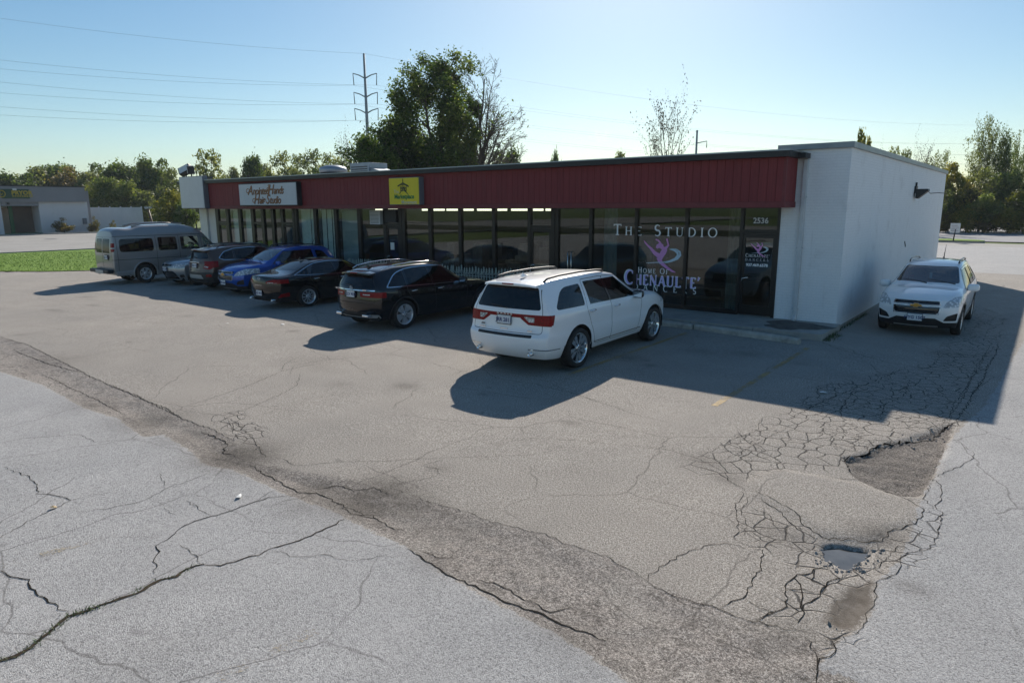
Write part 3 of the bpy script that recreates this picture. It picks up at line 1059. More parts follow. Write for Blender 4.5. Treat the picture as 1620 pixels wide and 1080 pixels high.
M_STREET = mat('old_concrete_road', (0.30, 0.285, 0.262), 0.9, var=0.16, vscale=0.5, bump=0.3, bscale=12, spec=0.25)
M_FARLOT = mat('far_asphalt', (0.27, 0.265, 0.265), 0.92, var=0.18, vscale=0.4, bump=0.3, bscale=10, spec=0.25)
M_CONC = mat('concrete', (0.33, 0.315, 0.285), 0.9, var=0.2, vscale=2.5, bump=0.5, bscale=40, spec=0.3)
sheet('lawn', [(-37.5, -9.7), (-36.3, -8.3), (-35.0, -7.0), (-33.3, -5.9), (-31.6, -4.05), (-30.8, -2.6), (-30.2, 0), (-30.0, 18), (-30, 60), (-50, 60), (-50, -30), (-42, -22)], .03, M_GRASS)
sheet('street', [(-86.5, -160), (-50, -160), (-50, 26), (-54, 34), (-86.5, 34)], -.02, M_STREET)
sheet('street_kerb', [(-50.25, -160), (-50, -160), (-50, 26), (-50.25, 26)], .10, M_CONC, .12)
sheet('far_lot', [(-91, -60), (-86.9, -60), (-86.9, 26), (-91, 26)], -.03, mat('mulch', (0.06, 0.045, 0.035), .95, var=.4, vscale=2))
sheet('far_kerb', [(-86.9, -100), (-86.5, -100), (-86.5, 34), (-86.9, 34)], .12, M_CONC, .16)
sheet('side_drive', [(-88, 40), (-52, 40), (-44, 44), (-40, 60), (-36, 120), (-52, 120), (-58, 60), (-70, 50), (-88, 48)], -.025, M_FARLOT)
# ground behind the camera, seen in the shop windows
sheet('grass_verge', [(-120, -60), (80, -60), (80, -46.1), (-120, -46.1)], .06, grass_mat('dry_verge', (.03, .035, .014), (.05, .055, .022), (.08, .08, .035)))
sheet('road', [(-200, -82), (160, -82), (160, -60), (-200, -60)], .0, M_STREET)
# behind the building, right of the picture
sheet('back_road', [(-30, 41.2), (70, 41.2), (70, 46.0), (-30, 46.0)], -.02, M_STREET)
isl = rnd_poly([(-26, 46.0), (0.35, 46.0), (-0.8, 49.2), (-26, 49.2)], [0, 1.4, 1.4, 0], 5)
sheet('island_kerb', isl, .10, M_CONC, .2)
sheet('grass_island', [(x * .995, 46.15 + (y - 46) * .9) for x, y in isl], .15, M_GRASS, .03)
sheet('back_lot', [(-8.5, 49.4), (70, 49.4), (70, 92), (-8.5, 92)], -.02, M_FARLOT)
sheet('back_verge', [(-70, 92), (90, 92), (90, 97), (-70, 97)], .04, M_GRASS)
# ================================================================ STRIP OF SHOPS
def painted_brick(name, col, dirt_col):
    m, nt, N, L, P = new_mat(name)
    tc = N.new('ShaderNodeTexCoord')
    co = tc.outputs['Object']
    sep = N.new('ShaderNodeSeparateXYZ')
    L.new(co, sep.inputs[0])
    cmb = N.new('ShaderNodeCombineXYZ')
    L.new(math_node(N, L, 'ADD', sep.outputs[0], sep.outputs[1]), cmb.inputs[0])
    L.new(sep.outputs[2], cmb.inputs[1])
    br = N.new('ShaderNodeTexBrick')
    L.new(cmb.outputs[0], br.inputs['Vector'])
    br.inputs['Scale'].default_value = 1.0
    br.inputs['Brick Width'].default_value = 0.20
    br.inputs['Row Height'].default_value = 0.0675
    br.inputs['Mortar Size'].default_value = 0.007
    br.inputs['Mortar Smooth'].default_value = 0.4
    br.inputs['Color1'].default_value = (1, 1, 1, 1)
    br.inputs['Color2'].default_value = (0.86, 0.86, 0.86, 1)
    br.inputs['Mortar'].default_value = (0.3, 0.3, 0.3, 1)
    n1 = tex_noise(N, L, co, 1.2, 5, 0.7)
    n2 = tex_noise(N, L, co, 28, 4, 0.7)
    mp = N.new('ShaderNodeMapping')
    mp.inputs['Scale'].default_value = (5, 5, 0.5)
    L.new(co, mp.inputs[0])
    strk = tex_noise(N, L, mp.outputs[0], 1.6, 4, 0.65)
    base = mix_col(N, L, 1.0, (*col,), ramp(N, L, br.outputs['Color'], [(0.2, (0.93, 0.93, 0.935)), (0.75, (0.98, 0.98, 0.98)), (1.0, (1.01, 1.01, 1.01))]), 'MULTIPLY')
    base = mix_col(N, L, smooth_map(N, L, strk, 0.58, 0.88), base, mix_col(N, L, 0.3, base, dirt_col))
    base = mix_col(N, L, smooth_map(N, L, n1, 0.5, 0.8), base, mix_col(N, L, 0.25, base, dirt_col))
    pit = smooth_map(N, L, n2, 0.62, 0.70)
    base = mix_col(N, L, math_node(N, L, 'MULTIPLY', pit, 0.6), base, dirt_col)
    L.new(base, P.inputs['Base Color'])
    P.inputs['Roughness'].default_value = 0.75
    P.inputs['Specular IOR Level'].default_value = 0.3
    h = math_node(N, L, 'ADD', math_node(N, L, 'MULTIPLY', br.outputs['Color'], 0.6), math_node(N, L, 'MULTIPLY', n2, 0.9))
    bp = N.new('ShaderNodeBump')
    bp.inputs['Strength'].default_value = 0.55
    bp.inputs['Distance'].default_value = 0.012
    L.new(h, bp.inputs['Height'])
    L.new(bp.outputs[0], P.inputs['Normal'])
    return m


def siding_mat():
    m, nt, N, L, P = new_mat('red_siding')
    tc = N.new('ShaderNodeTexCoord')
    oi = N.new('ShaderNodeObjectInfo')
    mp = N.new('ShaderNodeMapping')
    mp.inputs['Scale'].default_value = (30, 30, 1.2)
    L.new(tc.outputs['Object'], mp.inputs[0])
    ad = N.new('ShaderNodeVectorMath')
    ad.operation = 'ADD'
    L.new(mp.outputs[0], ad.inputs[0])
    cx = N.new('ShaderNodeCombineXYZ')
    L.new(math_node(N, L, 'MULTIPLY', oi.outputs['Random'], 40), cx.inputs[2])
    L.new(cx.outputs[0], ad.inputs[1])
    n = tex_noise(N, L, ad.outputs[0], 1.0, 4, 0.6)
    c = ramp(N, L, n, [(0.3, (0.155, 0.020, 0.022)), (0.7, (0.22, 0.030, 0.032))])
    k = math_node(N, L, 'ADD', math_node(N, L, 'MULTIPLY', oi.outputs['Random'], 0.10), 1.0)
    cc = N.new('ShaderNodeCombineColor')
    for i in range(3):
        L.new(k, cc.inputs[i])
    L.new(mix_col(N, L, 1.0, c, cc.outputs[0], 'MULTIPLY'), P.inputs['Base Color'])
    P.inputs['Roughness'].default_value = 0.7
    bp = N.new('ShaderNodeBump')
    bp.inputs['Strength'].default_value = 0.35
    bp.inputs['Distance'].default_value = 0.006
    L.new(n, bp.inputs['Height'])
    L.new(bp.outputs[0], P.inputs['Normal'])
    return m


M_BRICK = painted_brick('painted_brick', (0.82, 0.82, 0.82), (0.20, 0.18, 0.16))
M_RED = siding_mat()
M_RED2 = mat('red_trim', (0.17, 0.027, 0.029), 0.6, var=0.15, vscale=4)
M_REDB = mat('dark_red_backing', (0.06, 0.010, 0.011), 0.85)  # dark red backing board behind the gaps of the siding
M_BLACK = mat('black_trim', (0.012, 0.012, 0.013), 0.45)
M_FLASH = mat('metal_flashing', (0.33, 0.36, 0.38), 0.38, metal=0.7, var=0.15, vscale=1.5)
M_COPE = mat('grey_coping', (0.27, 0.30, 0.31), 0.5, metal=0.3, var=0.15, vscale=2)
M_ROOF = mat('roof_membrane', (0.42, 0.42, 0.42), 0.8, var=0.2, vscale=0.8)
M_BRONZE = mat('dark_bronze_frame', (0.014, 0.012, 0.011), 0.35, metal=0.2)
M_PLASTER = mat('white_plaster', (0.62, 0.62, 0.60), 0.8, var=0.08, vscale=2, bump=0.2, bscale=30)
M_SPOUT = mat('white_downspout', (0.55, 0.57, 0.58), 0.45, var=0.14, vscale=3)
M_GLASS = glass_mat('shop_glass', (0.92, 0.97, 0.95), 0.96, wave=0.03, wscale=0.55, haze=.03, ior=1.52)
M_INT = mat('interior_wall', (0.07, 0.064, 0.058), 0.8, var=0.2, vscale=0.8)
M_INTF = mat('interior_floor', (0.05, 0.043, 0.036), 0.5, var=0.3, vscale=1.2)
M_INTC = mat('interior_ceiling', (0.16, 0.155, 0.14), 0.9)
M_CURT = mat('pale_curtain', (0.80, 0.84, 0.80), 0.9, var=0.12, vscale=2)
M_PANEL = mat('grey_partition', (0.40, 0.43, 0.43), 0.85, var=0.12, vscale=1.2)
M_TUBE = mat('fluorescent_tube', (0.9, 0.9, 0.8), 0.5, emit=(1.0, 0.93, 0.72), estr=1.3)
M_WOOD = mat('brown_wood', (0.09, 0.045, 0.025), 0.55, var=0.3, vscale=4)
M_CHROME = mat('brushed_steel', (0.6, 0.6, 0.6), 0.22, metal=1.0)
M_WHITE = mat('white_enamel', (0.62, 0.63, 0.62), 0.45, var=0.08, vscale=3)
M_DARKMET = mat('dark_metal', (0.035, 0.035, 0.036), 0.5, metal=0.4)

mall = empty('shop_building', (0, 0, 0), 0,
             'long low row of shops with dark red siding band and white brick side wall', 'building')
mall.location = (0, 0, 0)


def P_(name, mb, m, lab=None, fix=True, parent=None):
    o = mb.build(name, m, parent or mall, fix=fix)
    if lab:
        o['label'] = lab
    return o


XL, XR, DEP, ZP = -29.3, 0.0, 17.7, 4.20
# brick walls: right side, right pier, left end, back
mb = MB()
mb.box((-0.25, 0.0, 0.0), (XR, DEP, ZP))
mb.box((-1.46, 0.0, 0.0), (-0.2503, 0.28, ZP))
P_('brick_wall', mb, M_BRICK)
mb = MB()
mb.box((XL, 0.0, 0), (XL + .25, DEP, 4.0))
mb.box((XL + .25, DEP - .25, 0), (-0.25, DEP, 4.0))
P_('brick_wall', mb, M_BRICK)
mb = MB()
mb.box((XL - 0.003, -0.12, 0.14), (-28.62, 0.2, 2.88))
mb.box((-28.62, -0.02, 0.14), (-28.0, 0.2, 2.88))
P_('end_pier', mb, M_PLASTER)
# exposed footing at the corner
mb = MB()
mb.box((-1.0, -0.012, -0.05), (0.012, 0.0, 0.12))
mb.box((0.0, -0.012, -0.05), (0.014, 5.5, 0.06))
P_('footing', mb, M_CONC)
# cracks and pipe stubs in the side wall
mb = MB()
pts = [on_x(1452, 304, 0.004), on_x(1466, 301, 0.004), on_x(1472, 306, 0.004), on_x(1485, 305, .004), on_x(1497, 306, .004)]
for a, b in zip(pts[:-1], pts[1:]):
    mb.tube([a, b], 0.012, 4)
a, b = on_x(1431, 382, .004), on_x(1432, 390, .004)
mb.tube([a, b], .02, 4)
P_('wall_crack', mb, M_CRACK)
# coping
mb = MB()
mb.box((-1.62, -0.09, ZP), (0.06, 0.33, ZP + .13), ch=.008)
mb.box((-0.33, 0.331, ZP), (0.06, DEP + .05, ZP + .13), ch=.008)
P_('coping', mb, M_COPE)
mb = MB()
mb.box((-1.60, 0.02, 4.0), (-1.461, 0.30, ZP))
P_('parapet_end', mb, M_DARKMET)
# roof
mb = MB()
mb.box((XL + .02, -0.80, 3.86), (-1.461, 0.0, 3.96))
mb.box((XL + .26, 0.001, 3.88), (-0.251, DEP - .26, 4.02))
P_('roof', mb, M_ROOF)
# fascia
FY = -0.905
FZ0, FZ1 = 2.868, 4.0
FX0, FX1 = -29.25, -1.146
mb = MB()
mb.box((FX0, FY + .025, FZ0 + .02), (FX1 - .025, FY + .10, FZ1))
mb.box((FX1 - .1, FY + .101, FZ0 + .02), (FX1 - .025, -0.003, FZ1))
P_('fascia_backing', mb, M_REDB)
bw = 0.2032
nb = int((FX1 - FX0) / bw)
brd = MB()
brd.box((0, 0, 0), (bw - 0.008, 0.028, FZ1 - FZ0 - .14))
bme = brd.mesh('siding_board', M_RED)
rb = random.Random(2)
x = FX1 - bw
while x > FX0 - 0.05:
    link('siding_board', bme, mall, (x + .004, FY - rb.uniform(0, .004), FZ0 + .14))
    x -= bw
brd = MB()
brd.box((0, 0, 0), (0.028, bw - 0.008, FZ1 - FZ0 - .14))
bme2 = brd.mesh('siding_board', M_RED)
for k in range(4):
    link('siding_board', bme2, mall, (FX1 - .026, FY + .045 + k * bw, FZ0 + .14))
mb = MB()
mb.box((FX0, FY - .008, FZ0), (FX1 + .006, FY + .026, FZ0 + .135))
mb.box((FX1 - .026, FY + .0265, FZ0), (FX1 + .008, -0.003, FZ0 + .135))
mb.box((FX1 - .05, FY - .012, FZ0 + .1355), (FX1 + .012, FY + .05, FZ1))
P_('fascia_trim', mb, M_RED2)
mb = MB()
mb.box((FX0, FY + .11, FZ0 + .03), (FX1 - .11, -0.01, FZ0 + .06))
P_('soffit', mb, M_BRONZE)
# black roof edge with metal flashing on top
mb = MB()
mb.box((FX0, FY - .19, FZ1), (-1.03, FY + .03, FZ1 + .13))
mb.box((-1.15, FY + .0305, FZ1), (-1.03, 0.02 - .021, FZ1 + .125))
mb.box((-1.03, FY + .5, FZ1 + .0), (-0.88, -.004, FZ1 + .11))
P_('roof_edge', mb, M_BLACK)
mb = MB()
mb.box((FX0, FY - .20, FZ1 + .1305), (-1.02, FY + .25, FZ1 + .16))
mb.box((-1.3, FY + .2505, FZ1 + .1255), (-1.02, -0.003, FZ1 + .152))
P_('flashing', mb, M_FLASH)
# downspout with straps and shoe
mb = MB()
mb.box((-1.0, -0.085, 0.22), (-0.90, -0.01, 3.99), ch=.012)
for z in (0.42, 1.9, 3.1):
    mb.box((-1.02, -0.09, z), (-0.88, -0.012, z + .03))
mb.tube([(-0.95, -0.05, .26), (-0.95, -0.07, .20), (-0.95, -0.16, .165)], .045, 8)
P_('downspout', mb, M_SPOUT)
# wall flood light on the side wall
fl = on_x(1447, 305, 0)
mb = MB()
mb.box((0.0, fl.y - .16, fl.z - .02), (0.06, fl.y + .16, fl.z + .22), ch=.01)
mb.prism([(0.06, .12), (0.06, -.18), (0.12, -.2), (0.42, .06), (0.40, .12)], lambda u, v, w: (u, fl.y - .2 + w, fl.z + v), .4)
mb.tube([(0.03, fl.y, fl.z + .2), (0.03, fl.y, fl.z + .34)], .03, 8)
P_('wall_light', mb, M_DARKMET)

# glazing ------------------------------------------------------------
MUL = [(-27.99, -27.75), (-27.05, -26.83), (-25.98, -25.76), (-24.9, -24.68), (-24.08, -23.87), (-23.3, -23.09), (-22.58, -22.37), (-21.71, -21.39), (-20.22, -20.03),
       (-18.87, -18.68), (-17.43, -17.24), (-15.93, -15.77), (-15.1, -14.76), (-13.56, -13.40), (-12.12, -11.98), (-10.63, -10.49), (-9.17, -9.05), (-8.28, -8.0),
       (-6.91, -6.80), (-5.42, -5.33), (-3.93, -3.84), (-2.44, -2.36), (-1.53, -1.462)]
ZS, ZH = 0.155, 2.90
for a, b in MUL:
    w = b - a
    mb = MB()
    mb.box((a, -0.02, ZS), (b, 0.11, ZH))
    if w > .3 or abs(a + 8.28) < .01:
        mb.box((a + w * .46, -0.035, ZS), (a + w * .54, -.0201, ZH))
    P_('mullion', mb, M_BRONZE)
DOORS = {0: 2.2, 6: 2.2, 11: 2.25, 16: 2.26, 21: 2.24}
ALSO_BAR = {3: 2.2}
for i in range(len(MUL) - 1):
    a, b = MUL[i][1], MUL[i + 1][0]
    if b - a < .15:
        continue
    rails = MB()
    if i in DOORS:
        zt = DOORS[i]
        rails.box((a, -.015, zt), (b, .10, zt + .09))
        hr = MB()
        hr.box((a, -.012, ZH - .05), (b, .10, ZH - .002))
        P_('head_rail', hr, M_BRONZE)
        P_('transom_bar', rails, M_BRONZE)
        mb = MB()
        mb.box((a, .035, zt + .09), (b, .043, ZH - .05))
        P_('transom_pane', mb, M_GLASS)
        d = MB()
        e = .07
        d.box((a + .005, .0, ZS + .03), (a + e, .06, zt - .01))
        d.box((b - e, .0, ZS + .03), (b - .005, .06, zt - .01))
        d.box((a + e, .002, zt - .12), (b - e, .058, zt - .01))
        d.box((a + e, .002, ZS + .03), (b - e, .058, ZS + .26))
        door = P_('shop_door', d, M_BRONZE)
        g = MB()
        g.box((a + e, .022, ZS + .26), (b - e, .03, zt - .12))
        g.build('door_pane', M_GLASS, door)
        h = MB()
        hx = a + .035
        if i == 21:
            hx = a + .05
        h.tube([(hx, -.002, 1.02), (hx, -.06, 1.03), (hx + .02, -.065, 1.1), (hx + .16, -.065, 1.13)], .018, 8)
        h.build('handle', M_CHROME, door)
    else:
        rails.box((a, -.01, ZS), (b, .10, ZS + .11))
        hr = MB()
        hr.box((a, -.01, ZH - .05), (b, .10, ZH - .002))
        P_('head_rail', hr, M_BRONZE)
        if i in ALSO_BAR:
            hr = MB()
            hr.box((a, -.008, ALSO_BAR[i]), (b, .1, ALSO_BAR[i] + .08))
            P_('transom_bar', hr, M_BRONZE)
        P_('window_rail', rails, M_BRONZE)
        mb = MB()
        mb.box((a, .035, ZS + .11), (b, .043, ZH - .05))
        P_('window_pane', mb, M_GLASS)
# tall pull handles on the pane door right of the wide post
mb = MB()
for hx in (-7.62, -7.50):
    mb.tube([(hx, .03, 0.75), (hx, -.06, .78), (hx, -.06, 1.55), (hx, .03, 1.58)], .014, 8)
P_('pull_handle', mb, M_CHROME)
# threshold of the right hand door
mb = MB()
mb.box((-2.36, -.05, ZS), (-1.53, .05, ZS + .02))
P_('threshold', mb, M_CHROME)

# interior -------------------------------------------------------------
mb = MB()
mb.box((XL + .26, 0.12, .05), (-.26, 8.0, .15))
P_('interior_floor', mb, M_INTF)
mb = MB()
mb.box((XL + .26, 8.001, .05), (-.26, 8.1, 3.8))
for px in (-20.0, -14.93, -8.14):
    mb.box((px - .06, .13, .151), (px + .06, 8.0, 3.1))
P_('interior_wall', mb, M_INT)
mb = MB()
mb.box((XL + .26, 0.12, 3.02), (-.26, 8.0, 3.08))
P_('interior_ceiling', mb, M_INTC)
for x0, x1, yy in ((-17.2, -15.95, .8), (-14.6, -13.6, .8), (-13.35, -12.2, .8), (-11.9, -10.7, .8), (-10.4, -9.2, .8), (-9.0, -8.5, .8), (-14.6, -12.4, 3.0), (-11.9, -9.5, 3.0), (-7.5, -6.3, 2.5), (-4.2, -3.0, 4.0)):
    t = MB()
    t.box((x0, yy - .09, 2.775 if yy < 1 else 2.94), (x1, yy + .09, 2.85 if yy < 1 else 3.0), ch=.01)
    P_('ceiling_tube', t, M_TUBE if yy < 3.5 else M_TUBE)


def curtain(x0, x1, y, z0, z1, m, amp=.025, wl=.11, name='curtain'):
    mb = MB()
    n = max(6, int((x1 - x0) / .02))
    vs, fs = [], []
    for i in range(n + 1):
        x = x0 + (x1 - x0) * i / n
        yy = y + amp * math.sin(2 * PI * x / wl) + amp * .4 * math.sin(2 * PI * x / wl * .37 + 1)
        vs += [(x, yy, z0), (x, yy, z1)]
    for i in range(n):
        fs.append((2 * i, 2 * i + 2, 2 * i + 3, 2 * i + 1))
    mb.add(vs, fs, 0, True)
    P_(name, mb, m)


for x0, x1 in ((-26.80, -26.0), (-25.72, -24.92), (-21.36, -20.72), (-20.66, -20.24), (-20.0, -19.66), (-19.58, -19.3), (-19.22, -18.98)):
    curtain(x0, x1, .2, .3, 2.82, M_CURT, .008, .16)
curtain(-18.64, -17.46, .2, .16, 2.8, M_PANEL, .002, .9, 'partition')
curtain(-6.72, -6.25, .5, .2, 2.9, mat('grey_curtain', (.17, .18, .18), .9), .03, .13)
curtain(-2.95, -2.55, .55, .2, 2.9, mat('tan_curtain', (.13, .12, .10), .9), .03, .12)
# dance studio: bench and barre; counter things in the market
mb = MB()
mb.box((-5.0, 1.0, .15), (-4.94, 1.06, .62))
mb.box((-3.2, 1.0, .15), (-3.14, 1.06, .62))
mb.box((-5.05, .9, .62), (-3.1, 1.3, .67))
mb.box((-5.0, 1.0, .36), (-3.14, 1.05, .42))
P_('bench', mb, M_WOOD)
mb = MB()
mb.box((-6.35, 1.8, .15), (-5.7, 2.3, 2.1))
for z in (.5, .9, 1.3, 1.7):
    mb.box((-6.3, 1.72, z), (-5.75, 1.8, z + .2))
P_('display_rack', mb, mat('dusty_blue', (.05, .07, .085), .7, var=.6, vscale=5))
rs = random.Random(9)
mb = MB()
for k in range(34):
    x = rs.uniform(-14.4, -8.6)
    y = rs.uniform(1.2, 6)
    w, h = rs.uniform(.2, .7), rs.uniform(.5, 1.5)
    mb.box((x, y, .16), (x + w, y + .4, .16 + h))
P_('shop_goods', mb, mat('mixed_goods', (.05, .035, .03), .7, var=.9, vscale=2.2, col2=(.12, .10, .09)))
mb = MB()
mb.box((-9.1, .25, .16), (-8.35, .45, 1.12))
mb.box((-7.95, .3, .16), (-7.3, .5, 1.0))
P_('cardboard_panel', mb, mat('tan_card', (.36, .30, .24), .85, var=.1))
# window air conditioner units over the market door
mb = MB()
mb.box((-16.52, -.16, 2.28), (-15.94, .2, 2.8), ch=.012)
for k in range(9):
    mb.box((-16.48, -.168, 2.33 + k * .05), (-16.0, -.16, 2.345 + k * .05), 1)
P_('air_conditioner', mb, [M_WHITE, M_DARKMET], 'white window air conditioner over the market door')
mb = MB()
mb.box((-15.74, -.1, 2.36), (-15.14, .2, 2.84), ch=.012)
P_('air_conditioner', mb, M_DARKMET, 'dark air conditioner in the transom')
# paper notice on the market door
mb = MB()
mb.box((-15.6, .008, 1.35), (-15.4, .02, 1.62))
P_('door_notice', mb, M_PAPER)
mb = MB()
mb.box((-21.99, -.03, .95), (-21.85, -.021, 1.3))
P_('door_notice', mb, M_PAPER)

# lettering on the right hand windows --------------------------------
M_LET = mat('window_lettering', (0.92, 0.94, 0.95), 0.6)
M_LAV = mat('lavender_lettering', (0.66, 0.54, 0.90), 0.6)
M_PINK = mat('pink_vinyl', (0.74, 0.32, 0.64), 0.6)
M_PALEB = mat('pale_blue_vinyl', (0.55, 0.68, 0.76), 0.6)
fy = lambda u, v, w: (u, -0.0 + .028 - w, v)
def SF(dy):
    return lambda u, v, w: (u, dy - w, v)


roman_line('THE STUDIO', -6.12, 2.11, .30, .235, SF(.031), 'letter', M_LET, mall, .10, .16, .075, total=3.08)
roman_line('HOME OF', -5.30, 1.07, .155, .125, SF(.031), 'letter', M_LET, mall, .035, .15, .075, total=.93)
roman_line('DANCERS', -5.42, .585, .17, .17, SF(.031), 'letter', M_LET, mall, .165, .14, .08, total=1.88)
roman_line("CHENAULTE'", -5.72, .735, .39, .285, SF(.033), 'letter_outline', M_LET, mall, .03, .24, .13, total=2.27)
roman_line("CHENAULTE'", -5.70, .745, .37, .265, SF(.029), 'letter', M_LAV, mall, .038, .19, .085, total=2.24)


def dancer(mb, f, mi_pink=0, mi_pale=1):
    Q = lambda pts: [f(*p) for p in pts]
    k = f.k
    idf = lambda u, v, w: (u, f.y - w, v)
    T = lambda pts, ws, mi, d: stroke(mb, Q(pts), [w * k for w in ws], idf, d, mi)
    T([(372, 333), (385, 352), (412, 380), (440, 405), (470, 440), (505, 462), (528, 480)], [5, 13, 16, 24, 32, 40, 44], mi_pink, .0004)
    T([(506, 478), (520, 512), (548, 540), (585, 568), (630, 595), (657, 604)], [40, 36, 28, 22, 17, 6], mi_pink, .0008)
    T([(515, 492), (530, 462), (548, 430), (560, 405), (563, 390)], [46, 44, 50, 44, 24], mi_pink, .0012)
    T([(549, 398), (530, 382), (518, 350), (500, 328), (476, 318)], [28, 22, 16, 14, 10], mi_pink, .0016)
    T([(556, 400), (572, 388), (588, 368), (580, 338), (572, 310)], [28, 22, 17, 13, 16], mi_pink, .002)
    T([(486, 398), (497, 380), (512, 372), (530, 378), (540, 400)], [16, 34, 46, 42, 20], mi_pink, .0024)
    T([(600, 402), (640, 408), (668, 430), (672, 455), (648, 485), (600, 508), (545, 520)], [6, 18, 20, 20, 16, 12, 5], mi_pale, .0003)
    T([(612, 398), (655, 400), (688, 422), (692, 450), (668, 484), (620, 510), (560, 528)], [4, 8, 16, 20, 16, 8, 3], mi_pale, .0006)
    T([(560, 520), (500, 524), (440, 530), (400, 534)], [4, 8, 6, 3], mi_pale, .0009)
    for i, (x, y) in enumerate(((335, 526), (352, 532), (372, 524), (392, 520), (400, 532), (420, 538), (500, 540), (515, 534), (580, 480))):
        T([(x - 2, y), (x + 2, y)], [3, 3], mi_pale, .0002)


class Fd:
    def __init__(s, px0, py0, P0, k, y):
        s.a, s.k, s.y, s.P0 = (px0, py0), k, y, P0

    def __call__(s, x, y):
        return (s.P0[0] + (x - s.a[0]) * s.k * 1.04, s.P0[1] - (y - s.a[1]) * s.k * .93)


mb = MB()
# crop pixels of the emblem -> metres on the pane
kk = 1.13 / (657 - 372) * .99
dancer(mb, Fd(372, 333, (-5.14, 1.97), .0033, .0315))
P_('dancer_emblem', mb, [M_PINK, M_PALEB], fix=False)
mb = MB()
dancer(mb, Fd(372, 333, (-2.15, 1.98), kk * .33, .0185))
P_('dancer_emblem', mb, [M_PINK, M_PALEB], fix=False)
roman_line("CHENAULTE'", -2.27, 1.64, .085, .068, SF(.020), 'letter', M_LET, mall, .012, .15, .08, total=.60)
roman_line('DANCERS', -2.27, 1.545, .06, .06, SF(.020), 'letter', M_LET, mall, .04, .12, .06, total=.58)
text('phone_number', '937.469.6578', .10, M_LET, mall, (-1.97, .019, 1.44), depth=.0008, bold=.003)
# house number: white digits on black card in the transom
mb = MB()
mb.box((-2.13, .026, 2.46), (-1.76, .034, 2.63))
P_('number_plaque', mb, M_BLACK)
text('house_number', '2536', .19, M_WHITE, mall, (-1.945, .0245, 2.542), depth=.0008, bold=.004)

# sidewalk with joints -------------------------------------------------
walk = empty('sidewalk', (0, 0, 0))
tag(walk, kind='structure')
xs_ = [0.10, -1.42] + [-1.42 - 1.524 * k for k in range(1, 19)]
for a, b in zip(xs_[:-1], xs_[1:]):
    mb = MB()
    z1 = .148 + rb.uniform(-.004, .004)
    mb.box((max(b, XL) + .006, -1.64, -.1), (a - .006, -0.002, z1), ch=.012)
    o = mb.build('slab', M_CONC, walk)
    if b < XL:
        break
# washed out dirt below the downspout
mb = MB()
n = 22
vs = [(-.85, -.75, .185)]
for k in range(n):
    an = 2 * PI * k / n
    rr_ = 1 + .18 * math.sin(3 * an + 1) + .1 * math.sin(7 * an)
    vs.append((-.72 + math.cos(an) * .72 * rr_, -.82 + math.sin(an) * .62 * rr_, .153))
vs[0] = (-.72, -.55, .20)
mb.add(vs, [(0, 1 + k, 1 + (k + 1) % n) for k in range(n)], 0, True)
tag(mb.build('dirt_heap', mat('washed_dirt', (.10, .088, .075), .95, var=.5, vscale=5, bump=.8, bscale=30)), kind='stuff')
# weeds along the foot of the brick wall
mb = MB()
rw = random.Random(8)
for k in range(420):
    t = rw.random()
    if rw.random() < .6:
        p = Vector((.05 + abs(rw.gauss(0, .05)), -1.4 + t * 4.5))
    else:
        p = Vector((.1 + abs(rw.gauss(0, .1)), -1.6 + t * .9))
    an, ln = rw.uniform(0, 2 * PI), rw.uniform(.03, .11)
    d = Vector((math.cos(an), math.sin(an)))
    s_ = Vector((-d.y, d.x)) * rw.uniform(.004, .009)
    t_ = p + d * ln * rw.uniform(.2, .8)
    mb.add([(p.x + s_.x, p.y + s_.y, .0), (p.x - s_.x, p.y - s_.y, .0), (t_.x, t_.y, ln)], [(0, 1, 2)])
tag(mb.build('weeds', M_WEED, fix=False), kind='stuff')

# wheel stops ----------------------------------------------------------
ws = MB()
L_ = 2.54
prof = [(-.085, 0), (-.085, .085), (-.06, .125), (.06, .125), (.085, .085), (.085, 0)]
bm = bmesh.new()
rings = []
for i in range(13):
    x = -L_ / 2 + L_ * i / 12
    s_ = .93 if i in (0, 12) else 1
    rings.append([bm.verts.new((x, u * s_ + rb.uniform(-.003, .003), v * s_ + rb.uniform(-.003, .003))) for u, v in prof])
for a, b in zip(rings[:-1], rings[1:]):
    for k in range(6):
        bm.faces.new((a[k], a[(k + 1) % 6], b[(k + 1) % 6], b[k]))
bm.faces.new(rings[0])
bm.faces.new(rings[-1][::-1])
ws.bm(bm)
M_STOP = mat('worn_concrete', (.40, .38, .335), .95, var=.3, vscale=5, bump=.9, bscale=25)
wsm = ws.mesh('wheel_stop', M_STOP)
for k, (x, y, rz, lab) in enumerate(((-1.46, -2.06, -.155, 'long worn concrete wheel stop ending near the white brick corner'),
                                     (-4.02, -1.84, -.07, 'concrete wheel stop at the front wheels of the white three-row SUV'))):
    o = link('wheel_stop', wsm, None, (x, y, .002))
    o.rotation_euler = (0, 0, rz)
    tag(o, lab, 'wheel stop', 'concrete wheel stops along the walk')
# ================================================================ SIGNS ON THE BUILDING
M_SIGNW = mat('sign_face_white', (0.60, 0.60, 0.60), 0.5, var=0.05, vscale=2)
M_SIGNG = mat('sign_cabinet_grey', (0.17, 0.18, 0.20), 0.5)
M_SIGND = mat('sign_cabinet_dark', (0.02, 0.025, 0.03), 0.45)
M_RUST = mat('copper_lettering', (0.34, 0.15, 0.06), 0.6)
M_SHADOWL = mat('dark_lettering', (0.07, 0.04, 0.03), 0.6)
M_YELF = mat('sign_face_yellow', (0.74, 0.58, 0.010), 0.45, var=0.04, vscale=2)
M_GREEN = mat('green_lettering', (0.03, 0.20, 0.06), 0.6)
M_INK = mat('dark_green_ink', (0.05, 0.055, 0.02), 0.6)
M_PALEY = mat('pale_lettering', (0.62, 0.60, 0.42), 0.6)


